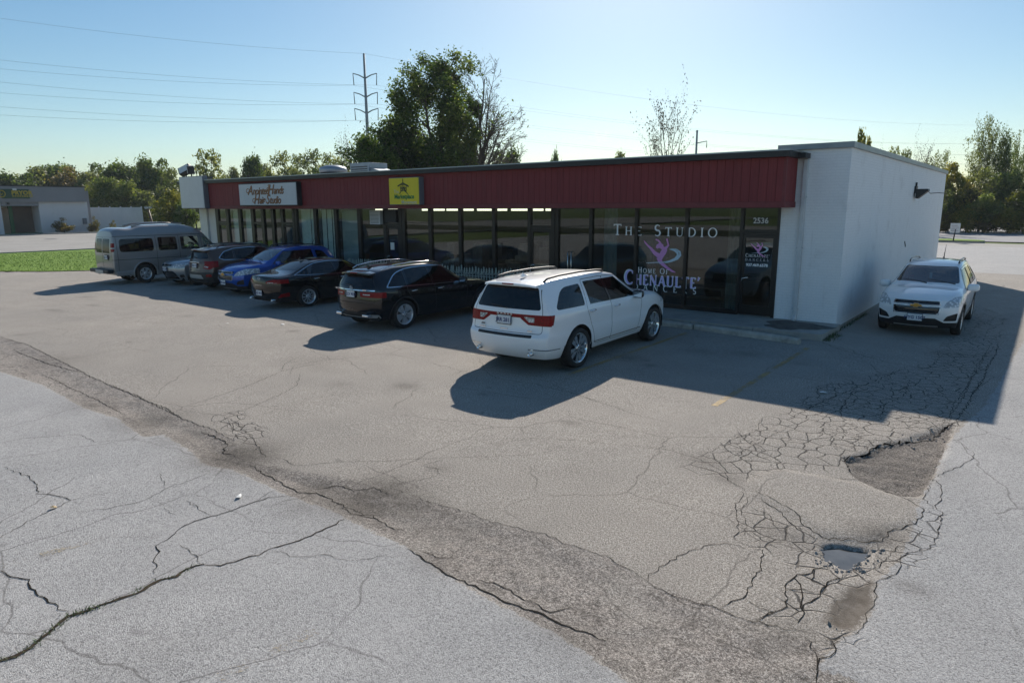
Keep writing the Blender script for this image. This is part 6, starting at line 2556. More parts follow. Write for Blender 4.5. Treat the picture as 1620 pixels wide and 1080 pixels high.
# ------------------------------------------------ black saloon
def sonata():
    P = dict(W=1.865, wb=2.805, z0=[(-1.0, .30), (-.4, .22), (3.2, .20), (3.7, .2)], step=.18, bowf=.38, bowr=.34, crown=.035,
             top=[(-1.02, 1.01), (-.9, 1.045), (-.55, 1.085), (-.40, 1.12), (.30, 1.385), (.75, 1.45), (1.2, 1.45), (1.55, 1.385), (2.32, .99), (2.45, .95), (3.1, .90), (3.5, .80), (3.66, .70)],
             rear=[(.25, -.92), (.36, -1.03), (.5, -1.07), (.7, -1.09), (.9, -1.07), (1.01, -1.02)],
             front=[(.2, 3.5), (.35, 3.66), (.5, 3.73), (.70, 3.66)],
             w=[(-1.1, .87), (-.7, .94), (-.3, .985), (0, 1), (2.4, .99), (3.1, .97), (3.7, .86)],
             yr=[(-1.02, .66), (-.5, .70), (.3, .575), (1.3, .575), (1.6, .60), (2.3, .70), (2.5, .74), (3.2, .70), (3.66, .58)],
             belt=[(-1.1, .96), (-.4, .98), (0, .975), (1.2, .93), (2.3, .89), (3.0, .84), (3.7, .66)])
    W = P['W']
    bm, lay = start_car(P)
    sd = SIDE(W)
    pm = paint('black_sedan_paint', (0.004, 0.0045, 0.0055), 0, .2, dirt=.015)
    door_cut(bm, lay, [(.50, .30), (1.08, .29), (1.03, 1.40), (.20, 1.33), (.06, .9)], GAP, DOOR_R, sd)
    door_cut(bm, lay, [(1.08, .29), (2.12, .29), (2.22, .8), (2.16, .92), (1.58, 1.34), (1.03, 1.40)], GAP, DOOR_F, sd)
    tr = [(-.40, 1.015), (2.10, .915), (1.50, 1.335), (.95, 1.385), (.35, 1.335)]
    rr = [.03, .01, .08, .3, .2]
    cut(bm, lay, rnd_poly(tr, rr, 5), 'y', CHRM, sd)
    cut(bm, lay, rnd_poly(offset_poly(tr, -.014), rr, 5), 'y', WINB, sd)
    windows(bm, lay, W, [(WIN_Q, [(-.28, 1.03), (.06, 1.02), (.12, 1.22), (.10, 1.21)], .01), (WIN_R, [(.11, 1.02), (1.02, .985), (.99, 1.36), (.36, 1.315)], .03),
                         (WIN_F, [(1.08, .98), (2.0, .945), (1.48, 1.315), (1.04, 1.36)], [.03, .02, .05, .03])])
    cut(bm, lay, rnd_poly([(-.69, 1.005), (.69, 1.005), (.56, 1.365), (-.56, 1.365)], .05), 'x', WSCR, lambda c, n: 1.4 < c.x < 2.5 and n.x > .2)
    cut(bm, lay, rnd_poly([(-.665, 1.135), (.665, 1.135), (.545, 1.375), (-.545, 1.375)], .06), 'x', BACKL, lambda c, n: -.5 < c.x < .45 and n.x < -.15)
    end_cut(bm, lay, [(-.62, .62), (.62, .62), (.66, .98), (-.66, .98)], GAP, GATE, REAR(-.8))
    for s_ in (1, -1):
        q = lambda pts: [(s_ * y, z) for y, z in pts]
        cut(bm, lay, rnd_poly(q([(.36, .80), (.95, .80), (.95, .93), (.60, .92), (.36, .86)]), .02), 'x', TAIL, REAR(-.6, .02))
        cut(bm, lay, q([(.42, .81), (.74, .81), (.74, .835), (.42, .835)]), 'x', CLR, REAR(-.7, .05))
        cut(bm, lay, rnd_poly(q([(.68, .36), (.86, .40), (.86, .52), (.80, .48)]), .01), 'x', AMB, REAR(-.6, .02))
    cut(bm, lay, [(-1.2, .80), (-.78, .83), (-.74, .90), (-1.2, .93)], 'y', TAIL, lambda c, n: abs(c.y) > .6 and c.x < -.6)
    cut(bm, lay, [(-.5, .3), (.5, .3), (.5, .62), (-.5, .62)], 'x', GRILLE, FRONT(3.3))
    cut(bm, lay, rnd_poly([(-.66, .28), (.66, .28), (.62, .34), (-.62, .34)], .01), 'x', PAD, REAR(-.7, -.6))
    arches(bm, lay, P, .375, .335)
    drop(bm, lay)
    root = empty('parked_car', label='black four-door saloon, rear view, parked between the blue car and the black SUV', cat='car', group='vehicles parked at the shops')
    split_parts(bm, lay, std_defs(pm, front=M_PRIV), root)
    bm.free()
    add_wheels(root, P['wb'], 1.60, .335, .215, .225, 5, 'v', M_ALLOY)
    wheel_wells(root, P['wb'], W, .335, .395, .335)
    underbody(root, -.85, 3.4, W, .2)
    mirrors(root, 1.92, .93, .85, pm)
    handle(root, 1.22, .86, .93, M_CHR)
    handle(root, .28, .88, .93, M_CHR)
    antenna_fin(root, .38, 1.43, pm)
    plate(root, -1.085, .50, -1, 'JAZ 4416')
    badge_text(root, 'SONATA', .055, -1.092, 0, .735, M_CHR, spacing=2.0)
    mb = MB()
    pts = [(-1.06, .075 * math.cos(2 * PI * k / 20), .93 + .038 * math.sin(2 * PI * k / 20)) for k in range(21)]
    mb.tube(pts, .006, 5)
    mb.tube([(-1.06, .04, .90), (-1.06, .03, .96)], .006, 5)
    mb.tube([(-1.06, -.04, .96), (-1.06, -.03, .90)], .006, 5)
    mb.tube([(-1.06, .035, .935), (-1.06, -.035, .925)], .006, 5)
    mb.build('badge', M_CHR, root)
    for y in (.6, -.6):
        pipe(root, -1.05, y, .30, .035)
    seats(root, 1.2, .3, .55, 1.1)
    return root


# ------------------------------------------------ brown SUV
def santafe():
    P = dict(W=1.88, wb=2.70, z0=[(-1.0, .36), (-.4, .27), (3.1, .25), (3.6, .24)], step=.19, bowf=.36, bowr=.32, crown=.04,
             top=[(-.78, 1.47), (-.6, 1.545), (-.1, 1.61), (.5, 1.64), (1.1, 1.625), (1.45, 1.56), (2.2, 1.14), (2.3, 1.10), (2.9, 1.06), (3.3, .97), (3.5, .86)],
             rear=[(.3, -.90), (.45, -1.02), (.6, -1.06), (.72, -1.05), (.8, -1.0), (1.0, -.97), (1.12, -.93), (1.47, -.78)],
             front=[(.2, 3.4), (.4, 3.58), (.6, 3.62), (.86, 3.5)],
             w=[(-1.0, .89), (-.6, .95), (-.3, .985), (0, 1), (2.4, .99), (3.0, .97), (3.6, .88)],
             yr=[(-.78, .56), (0, .60), (1.2, .61), (1.5, .62), (2.2, .70), (2.4, .75), (3.0, .72), (3.5, .6)],
             belt=[(-1.0, 1.14), (0, 1.09), (1.2, 1.03), (2.3, .99), (2.9, .95), (3.6, .8)])
    W = P['W']
    bm, lay = start_car(P)
    sd = SIDE(W)
    pm = paint('brown_paint', (0.115, 0.068, 0.048), .55, .32, dirt=.12)
    cut(bm, lay, [(-1.3, .1), (4, .1), (4, .40), (-1.3, .40)], 'y', CLAD, sd)
    end_cut(bm, lay, [(-.74, .74), (.74, .74), (.74, 1.1), (.55, 1.50), (-.55, 1.50), (-.74, 1.1)], GAP, GATE, REAR(-.7))
    cut(bm, lay, rnd_poly([(-.60, 1.17), (.60, 1.17), (.66, 1.22), (.53, 1.44), (-.53, 1.44), (-.66, 1.22)], .05), 'x', BACKL, REAR(-.65, .1))
    door_cut(bm, lay, [(.52, .38), (1.0, .37), (.96, 1.57), (.16, 1.53), (.10, .98)], GAP, DOOR_R, sd)
    door_cut(bm, lay, [(1.0, .37), (2.05, .37), (2.14, .9), (2.08, 1.0), (1.5, 1.5), (.96, 1.57)], GAP, DOOR_F, sd)
    tr = [(-.50, 1.20), (-.34, 1.125), (2.04, 1.02), (1.46, 1.50), (.9, 1.545), (.2, 1.52), (-.22, 1.42)]
    cut(bm, lay, rnd_poly(tr, .05, 4), 'y', CHRM, sd)
    cut(bm, lay, rnd_poly(offset_poly(tr, -.016), .05, 4), 'y', WINB, sd)
    windows(bm, lay, W, [(WIN_Q, [(-.46, 1.20), (-.30, 1.145), (.08, 1.13), (.12, 1.48), (-.16, 1.42)], .03), (WIN_R, [(.14, 1.125), (.94, 1.09), (.91, 1.525), (.18, 1.495)], .04),
                         (WIN_F, [(1.0, 1.085), (1.94, 1.045), (1.44, 1.48), (.97, 1.525)], .03)])
    cut(bm, lay, rnd_poly([(-.69, 1.16), (.69, 1.16), (.57, 1.545), (-.57, 1.545)], .05), 'x', WSCR, lambda c, n: 1.3 < c.x < 2.4 and n.x > .2)
    for s_ in (1, -1):
        q = lambda pts: [(s_ * y, z) for y, z in pts]
        cut(bm, lay, rnd_poly(q([(.50, .84), (.78, .80), (.97, .95), (.97, 1.11), (.80, 1.10), (.56, 1.0)]), .03), 'x', TAIL, REAR(-.55, .02))
        cut(bm, lay, q([(.54, .885), (.70, .86), (.72, .90), (.56, .93)]), 'x', CLR, REAR(-.6, .05))
    cut(bm, lay, [(-1.1, .92), (-.72, .98), (-.58, 1.08), (-1.1, 1.11)], 'y', TAIL, lambda c, n: abs(c.y) > .55 and c.x < -.5)
    cut(bm, lay, [(-.98, .2), (.98, .2), (.98, .70), (-.98, .70)], 'x', CLAD, REAR(-.55, -.6))
    cut(bm, lay, rnd_poly([(-.50, .46), (.50, .46), (.42, .60), (-.42, .60)], .03), 'x', SKID, REAR(-.8, -.4))
    for s_ in (1, -1):
        cut(bm, lay, rnd_poly([(s_ * a, b) for a, b in [(.62, .54), (.84, .54), (.82, .64), (.64, .62)]], .03), 'x', AMB, REAR(-.5, -.2))
    arches(bm, lay, P, .415, .365, .04, CLAD)
    drop(bm, lay)
    root = empty('parked_car', label='brown SUV with chrome window line, rear view, half hidden behind the blue car', cat='car', group='vehicles parked at the shops')
    split_parts(bm, lay, std_defs(pm, front=M_PRIV), root)
    bm.free()
    add_wheels(root, P['wb'], 1.62, .365, .235, .24, 5, 'v', M_ALLOY)
    wheel_wells(root, P['wb'], W, .365, .435, .365)
    underbody(root, -.8, 3.3, W, .25)
    spoiler(root, -.92, -.62, 1.50, .56, pm)
    mirrors(root, 1.88, 1.04, .88, pm)
    handle(root, 1.14, .95, .94, M_CHR)
    handle(root, .26, .98, .94, M_CHR)
    rails(root, [(-.4, -.03, 1.54), (-.3, -.02, 1.60), (.3, -.01, 1.66), (.9, -.01, 1.66), (1.3, -.015, 1.61), (1.4, -.02, 1.57)], .575, M_DKALLOY, .018)
    antenna_fin(root, -.36, 1.605, pm)
    plate(root, -1.005, .93, -1, 'GKM 5120', tilt=R(4))
    mb = MB()
    mb.box((-1.005, -.34, 1.035), (-.985, .34, 1.06), ch=.006)
    mb.build('tailgate_trim', M_CHR, root)
    wiper(root, [(-.93, -.02, 1.19), (-.9, .15, 1.23), (-.88, .32, 1.245)])
    seats(root, 1.2, .25, .72, 1.3)
    return root


# ------------------------------------------------ silver compact, nose out
def soul():
    P = dict(W=1.80, wb=2.57, z0=[(-.7, .30), (3.3, .22)], step=.18, bowf=.40, bowr=.12, crown=.035,
             top=[(-.55, 1.45), (-.4, 1.55), (.1, 1.595), (.8, 1.60), (1.3, 1.55), (1.55, 1.48), (2.25, 1.12), (2.35, 1.09), (2.8, 1.05), (3.15, .99), (3.3, .92)],
             rear=[(.25, -.6), (.4, -.72), (.9, -.70), (1.45, -.55)],
             front=[(.2, 3.2), (.35, 3.36), (.6, 3.42), (.8, 3.40), (.92, 3.3)],
             w=[(-.7, .95), (0, 1), (2.4, 1), (2.9, .985), (3.4, .93)],
             yr=[(-.55, .58), (0, .61), (1.4, .61), (2.25, .70), (2.4, .75), (3.0, .73), (3.3, .62)],
             belt=[(-.7, 1.1), (0, 1.06), (2.3, 1.0), (2.9, .96), (3.4, .84)])
    W = P['W']
    bm, lay = start_car(P)
    sd = SIDE(W)
    pm = paint('silver_paint', (0.30, 0.315, 0.33), .6, .3, dirt=.12)
    cut(bm, lay, [(.25, 1.08), (2.05, 1.05), (1.5, 1.46), (.28, 1.50)], 'y', WINB, sd)
    windows(bm, lay, W, [(WIN_R, [(.28, 1.1), (1.0, 1.08), (.97, 1.47), (.30, 1.47)], .04), (WIN_F, [(1.05, 1.08), (1.98, 1.06), (1.48, 1.44), (1.02, 1.47)], .03)])
    cut(bm, lay, rnd_poly([(-.70, 1.14), (.70, 1.14), (.57, 1.46), (-.57, 1.46)], .05), 'x', WSCR, lambda c, n: 1.3 < c.x < 2.45 and n.x > .2)
    cut(bm, lay, rnd_poly([(-.6, 1.1), (.6, 1.1), (.52, 1.42), (-.52, 1.42)], .05), 'x', BACKL, REAR(-.4, .1))
    for s_ in (1, -1):
        q = lambda pts: [(s_ * y, z) for y, z in pts]
        cut(bm, lay, rnd_poly(q([(.44, .74), (.74, .75), (.93, .86), (.91, .93), (.70, .91), (.47, .86)]), .025), 'x', HEADL, FRONT(2.6, -.1))
        cut(bm, lay, rnd_poly(q([(.64, .33), (.80, .36), (.80, .47), (.66, .45)]), .03), 'x', FOG, FRONT(2.7, .0))
    cut(bm, lay, rnd_poly([(-.38, .79), (.38, .79), (.36, .86), (-.36, .86)], .025), 'x', GR2, FRONT(2.9, .02))
    cut(bm, lay, rnd_poly([(-.60, .28), (.60, .28), (.52, .60), (-.52, .60)], [.05, .05, .16, .16]), 'x', GRILLE, FRONT(2.9, .0))
    arches(bm, lay, P, .385, .335)
    drop(bm, lay)
    root = empty('parked_car', label='silver compact car, only its bonnet and headlight showing between van and brown SUV', cat='car', group='vehicles parked at the shops')
    split_parts(bm, lay, std_defs(pm), root)
    bm.free()
    add_wheels(root, P['wb'], 1.56, .335, .215, .22, 5, 'v', M_ALLOY)
    wheel_wells(root, P['wb'], W, .335, .405, .335)
    underbody(root, -.5, 3.1, W, .22)
    mirrors(root, 1.9, 1.04, .86, pm)
    mb = MB()
    pts = [(3.415, .065 * math.cos(2 * PI * k / 16), .895 + .03 * math.sin(2 * PI * k / 16)) for k in range(17)]
    mb.tube([(x - .02, y, z) for x, y, z in pts], .006, 5)
    mb.build('badge', M_CHR, root)
    plate(root, 3.425, .68, 1, 'FDT 2290')
    seats(root, 1.1, .15, .66, 1.25)
    return root


# ------------------------------------------------ conversion van
def van():
    P = dict(W=2.01, wb=3.43, z0=[(-1.4, .42), (-.5, .34), (3.8, .32), (4.3, .3)], step=.24, bowf=.30, bowr=.06, crown=.05,
             top=[(-1.08, 2.06), (-1.0, 2.14), (-.80, 2.20), (-.45, 2.17), (-.25, 2.18), (.15, 2.27), (1.0, 2.29), (1.9, 2.27), (2.25, 2.19), (2.6, 2.03), (3.25, 1.36), (3.40, 1.30), (3.9, 1.22), (4.18, 1.08)],
             rear=[(.35, -1.20), (.55, -1.24), (.8, -1.245), (1.2, -1.235), (1.6, -1.205), (2.06, -1.08)],
             front=[(.3, 4.18), (.5, 4.28), (.9, 4.29), (1.08, 4.18)],
             w=[(-1.4, .955), (-.9, .985), (0, 1), (3.0, .995), (3.8, .97), (4.3, .9)],
             yr=[(-1.22, .66), (-.5, .70), (1.0, .70), (2.2, .70), (2.6, .72), (3.3, .78), (3.9, .76), (4.18, .68)],
             belt=[(-1.4, 1.86), (2.3, 1.86), (2.55, 1.80), (3.2, 1.22), (3.4, 1.16), (4.2, .98)],
             low=[(0.0, .95), (.06, .965), (.25, .99), (.48, 1.0), (.58, .995), (.80, .955), (1.0, .90)],
             upp=[(.04, .06), (.12, .09), (.22, .16), (.62, .55), (.90, .90), (1.0, 1.06)])
    W = P['W']
    bm, lay = start_car(P)
    sd = SIDE(W)
    pm = paint('pewter_paint', (0.34, 0.315, 0.295), .4, .36, dirt=.14)
    # dark swage line and panel seams
    cut(bm, lay, [(-1.4, .95), (3.9, .95), (3.9, .965), (-1.5, .965)], 'y', GAP, sd)
    for x in (-1.02, .52, 1.48, 2.46):
        cut(bm, lay, [(x, .40), (x + .012, .40), (x + .012, 1.82), (x, 1.82)], 'y', GAP, sd)
    cut(bm, lay, [(-1.3, 1.84), (2.5, 1.84), (2.5, 1.858), (-1.3, 1.858)], 'y', GAP, sd)
    end_cut(bm, lay, [(-.86, .58), (-.004, .58), (-.004, 1.82), (-.82, 1.82)], GAP, GATE, REAR(-.98))
    end_cut(bm, lay, [(.86, .58), (.004, .58), (.004, 1.82), (.82, 1.82)], GAP, DOOR_R, REAR(-.98))
    for s_ in (1, -1):
        q = lambda pts: [(s_ * y, z) for y, z in pts]
        cut(bm, lay, rnd_poly(q([(.05, 1.22), (.70, 1.22), (.67, 1.76), (.05, 1.76)]), .06), 'x', BACKL, REAR(-.98))
        cut(bm, lay, rnd_poly(q([(.80, 1.27), (.97, 1.27), (.95, 1.60), (.79, 1.60)]), .02), 'x', TAIL, REAR(-.98, .05))
        cut(bm, lay, q([(.80, 1.375), (.97, 1.375), (.96, 1.435), (.80, 1.435)]), 'x', CLR, REAR(-.98, .05))
    windows(bm, lay, W, [(WIN_Q, [(-.92, 1.25), (.42, 1.25), (.42, 1.75), (-.90, 1.75)], .12), (WIN_R, [(.62, 1.25), (1.40, 1.25), (1.39, 1.77), (.62, 1.77)], .06), (WINB, [(1.56, 1.25), (2.36, 1.25), (2.33, 1.77), (1.56, 1.77)], .06),
                         (WIN_F, [(2.56, 1.26), (3.18, 1.24), (2.72, 1.70), (2.54, 1.76)], [.05, .02, .03, .05])])
    cut(bm, lay, rnd_poly([(-.74, 1.34), (.74, 1.34), (.62, 1.88), (-.62, 1.88)], .06), 'x', WSCR, lambda c, n: 2.4 < c.x < 3.5 and n.x > .2)
    cut(bm, lay, rnd_poly([(-.6, .70), (.6, .70), (.6, 1.0), (-.6, 1.0)], .04), 'x', GRILLE, FRONT(4.0))
    for s_ in (1, -1):
        cut(bm, lay, [(s_ * a, b) for a, b in [(.64, .72), (.92, .74), (.90, .98), (.64, .99)]], 'x', HEADL, FRONT(3.7, .1))
    arches(bm, lay, P, .44, .38)
    drop(bm, lay)
    root = empty('parked_van', label='pewter conversion van with raised roof and dark side windows, leftmost of the parked vehicles', cat='van', group='vehicles parked at the shops')
    D = std_defs(pm, clear=M_CLEAR)
    D[WINB] = dict(name='window', mat=M_CLEAR, inset=.007, split=1)
    D[TAIL]['name'] = 'tail_light'
    D[GATE]['name'] = 'rear_door'
    D[DOOR_R]['name'] = 'rear_door'
    split_parts(bm, lay, D, root)
    bm.free()
    add_wheels(root, P['wb'], 1.74, .375, .245, .23, 6, 'wide', M_ALLOY)
    wheel_wells(root, P['wb'], W, .375, .46, .38)
    # moulded flares over the wheels and side skirts
    for x in (0, P['wb']):
        for s_ in (1, -1):
            mb = MB()
            pts = [(x + .475 * math.cos(a), s_ * (W / 2 - .004), .38 + .475 * math.sin(a)) for a in [PI * (1.08 - 1.16 * k / 16) for k in range(17)]]
            mb.tube(pts, .036, 8)
            mb.build('wheel_flare', pm, root)
    for s_ in (1, -1):
        mb = MB()
        y0, y1 = sorted((s_ * (W / 2 - .06), s_ * (W / 2 + .02)))
        mb.box((-1.14, y0, .34), (-.47, y1, .52), ch=.03)
        mb.box((.50, y0, .30), (2.90, y1, .48), ch=.03)
        mb.build('side_skirt', pm, root)
    # raised roof cap with its ridge
    mb = MB()
    pts = [(-.18, .42, 2.235), (.20, .46, 2.325), (1.0, .47, 2.345), (1.9, .45, 2.305)]
    for s_ in (1, -1):
        mb.tube([(x, s_ * y, z - .02) for x, y, z in pts], .035, 8)
    mb.build('roof_rib', pm, root)
    mb = MB()
    mb.box((-1.46, -.95, .46), (-1.22, .95, .60), ch=.03)
    mb.box((-1.46, -.35, .44), (-1.36, .35, .475), 1)
    b = mb.build('bumper', [M_CLAD, M_SILV], root)
    mb = MB()
    mb.box((-1.475, -.52, .45), (-1.461, .28, .585), ch=.01)
    mb.build('bumper_plate', M_SILV, b)
    mb = MB()
    mb.box((-1.26, -.60, .96), (-1.235, -.22, 1.16), ch=.01)
    mb.build('plate_recess', M_CLAD, root)
    plate(root, -1.265, 1.06, -1, 'EQX 7718', y=-.41)
    mirrors(root, 2.92, 1.28, .94, M_GLOSSK, 1.5)
    mb = MB()
    mb.box((2.16, -1.015, 1.06), (2.28, -.985, 1.24), ch=.012)
    mb.box((2.16, .985, 1.06), (2.28, 1.015, 1.24), ch=.012)
    mb.build('door_handle', M_CLAD, root)
    underbody(root, -1.05, 4.0, W, .34)
    seats(root, 2.1, 1.0, .95, 1.6)
    return root


def park(c, heading, axle_x, axle_y, deg=0.0, sc=CS):
    """rear axle centre on the lot; heading +1 nose to the building, -1 nose out"""
    c.location = (axle_x, axle_y, 0)
    c.scale = sc
    c.rotation_euler = (0, 0, R(90 * heading + deg))


park(durango(), 1, -2.83 - .93 * .95, -6.93, 1.5)
park(glc(), 1, -8.42 - .91 * .92, -6.02, .8, (1.04, .92, .96))
park(sonata(), 1, -13.42 - .90 * .92, -5.22, 0, (1.04, .92, .955))
BLUE = paint('blue_paint', (0.012, 0.085, 0.40), .25, .25, dirt=.03)
park(trax('bright blue small SUV parked nose out between the brown SUV and the black saloon', BLUE, 'blue', 'HFB 6642'), -1, -17.95, -5.4 + 3.45 * .98, 0, (.98, .95, .96))
park(santafe(), 1, -20.1, -5.3 + 1.06 * .98, 0, (.98, .95, .975))
park(soul(), -1, -22.6, -5.15 + 3.42 * 1.04)
park(van(), 1, -24.3 - 1.0 * .87, -5.1, 0, (.96, .87, 1.0))
WH = paint('white_paint_small_suv', (0.86, 0.86, 0.86), 0, .3, dirt=.05)
park(trax('small white SUV parked nose out beside the white brick side wall', WH, 'white', 'HYG 1507'), -1, 1.58, .99 + 2.62 * 1.04)
# ================================================================ TREES AND THE FAR SIDE
def leaf_mat(name, dark, mid, light, trans=.5):
    m, nt, N, L, P = new_mat(name)
    out = N['Material Output']
    a = N.new('ShaderNodeAttribute')
    a.attribute_name = 'tint'
    oi = N.new('ShaderNodeObjectInfo')
    k = math_node(N, L, 'ADD', a.outputs['Fac'], math_node(N, L, 'MULTIPLY', math_node(N, L, 'SUBTRACT', oi.outputs['Random'], .5), .35))
    c = ramp(N, L, k, [(0.1, dark), (0.5, mid), (0.92, light)])
    L.new(c, P.inputs['Base Color'])
    P.inputs['Roughness'].default_value = .55
    P.inputs['Specular IOR Level'].default_value = .25
    t = N.new('ShaderNodeBsdfTranslucent')
    L.new(mix_col(N, L, 1.0, c, (1.15, 1.2, .6), 'MULTIPLY'), t.inputs['Color'])
    mx = N.new('ShaderNodeMixShader')
    mx.inputs[0].default_value = trans
    L.new(P.outputs[0], mx.inputs[1])
    L.new(t.outputs[0], mx.inputs[2])
    L.new(mx.outputs[0], out.inputs[0])
    return m


M_LEAF = leaf_mat('leaf_green', (.035, .065, .018), (.11, .155, .042), (.26, .28, .09))
M_LEAFY = leaf_mat('leaf_yellowing', (.08, .10, .018), (.19, .20, .04), (.38, .30, .06))
M_LEAFO = leaf_mat('leaf_olive', (.055, .075, .028), (.15, .175, .065), (.30, .29, .12))
M_LEAFR = leaf_mat('leaf_russet', (.06, .065, .028), (.155, .135, .055), (.30, .20, .085))
M_BARK = mat('bark', (.075, .06, .048), .9, var=.35, vscale=6, bump=.6, bscale=18)
M_BARKG = mat('grey_bark', (.12, .105, .09), .9, var=.3, vscale=6)


def grow(rr, H, spread, n1, up=.55, trunk=.18, levels=3, n2=6, n3=5, base=.22, rad=.022):
    """returns limbs [(points, radii, level)] of a tree of height H"""
    out = []

    def br(p, d, ln, r, lev):
        n = 5 if lev < 2 else 4
        pts, rs = [p], [r]
        for i in range(n):
            d = (d + Vector((rr.gauss(0, .14), rr.gauss(0, .14), rr.gauss(0, .10) + up * (.16 if lev else .3)))).normalized()
            p = p + d * ln / n
            pts.append(p)
            rs.append(r * (1 - (i + 1) / n * .78))
        out.append((pts, rs, lev))
        if lev >= levels:
            return
        k = {0: n1, 1: n2, 2: n3}.get(lev, 4)
        for i in range(k):
            t = (base + (1 - base) * (i + rr.random()) / k) if lev == 0 else (.25 + .75 * (i + rr.random()) / k)
            f = t * n
            a = min(int(f), n - 1)
            q = pts[a].lerp(pts[a + 1], f - a)
            rq = rs[a] + (rs[a + 1] - rs[a]) * (f - a)
            az = rr.uniform(0, 2 * PI) if lev else (i * 2.4 + rr.uniform(-.5, .5))
            side = Vector((math.cos(az), math.sin(az), 0))
            dd = (pts[a + 1] - pts[a]).normalized()
            lat = (side - dd * side.dot(dd))
            lat = lat.normalized() if lat.length > 1e-3 else side
            s_ = spread * (1 - .25 * t if lev == 0 else 1)
            nd = (dd * (1 - s_) + lat * s_).normalized()
            br(q, nd, ln * rr.uniform(.44, .66) * ((.62 + .55 * math.sin(PI * (.12 + .78 * t))) if lev == 0 else .95), rq * rr.uniform(.5, .68), lev + 1)
    br(Vector((0, 0, -.1)), Vector((rr.gauss(0, .05), rr.gauss(0, .05), 1)), H * .76, H * rad, 0)
    return out


def limb_mesh(limbs, name, m, maxlev=9, sides=(8, 5, 4, 3, 3)):
    mb = MB()
    for pts, rs, lev in limbs:
        if lev <= maxlev:
            mb.tube(pts, rs, sides[min(lev, 4)], cap=False)
    return mb.mesh(name, m, fix=False)


def leaf_mesh(name, m, limbs, seed, per, size, minlev=2, spread=.35, keep=None, clump=True):
    g = np.random.default_rng(seed)
    C = []
    for pts, rs, lev in limbs:
        if lev < minlev:
            continue
        for a, b in zip(pts[:-1], pts[1:]):
            for k in range(per):
                t = g.random()
                q = a.lerp(b, t)
                C.append((q.x, q.y, q.z))
    C = np.array(C)
    C = C + g.normal(0, spread, C.shape)
    if keep is not None:
        C = C[keep(C, g)]
    n = len(C)
    u = g.normal(size=(n, 3))
    u /= np.linalg.norm(u, axis=1)[:, None]
    w = g.normal(size=(n, 3))
    w -= (w * u).sum(1)[:, None] * u
    w /= np.linalg.norm(w, axis=1)[:, None]
    s = size * g.uniform(.55, 1.25, n)[:, None]
    V = np.stack([C - u * s * .9, C + w * s * .5, C + u * s, C - w * s * .5], 1).reshape(-1, 3)
    me = bpy.data.meshes.new(name)
    me.vertices.add(4 * n)
    me.vertices.foreach_set('co', V.ravel())
    me.loops.add(4 * n)
    me.loops.foreach_set('vertex_index', np.arange(4 * n, dtype=np.int32))
    me.polygons.add(n)
    me.polygons.foreach_set('loop_start', np.arange(n, dtype=np.int32) * 4)
    me.update(calc_edges=True)
    big = vnoise(C[:, 0] * .8 + C[:, 2] * .3, C[:, 1] * .8 + C[:, 2] * .7, .9)
    tint = np.clip(.15 + .55 * big + g.normal(0, .16, n), 0, 1)
    at = me.attributes.new('tint', 'FLOAT', 'FACE')
    at.data.foreach_set('value', tint.astype(np.float32))
    me.materials.append(m)
    return me


def variant(seed, H, leafm, size, per, spread=.62, n1=11, up=.4, leaf_spread=.35, keep=None, barkm=M_BARK, minlev=2, levels=3, n2=6, n3=5, base=.2, rad=.02):
    rr = random.Random(seed)
    limbs = grow(rr, H, spread, n1, up, levels=levels, n2=n2, n3=n3, base=base, rad=rad)
    return limb_mesh(limbs, 'trunk', barkm, 3), (leaf_mesh('crown', leafm, limbs, seed, per, size, minlev, leaf_spread, keep) if per else None)


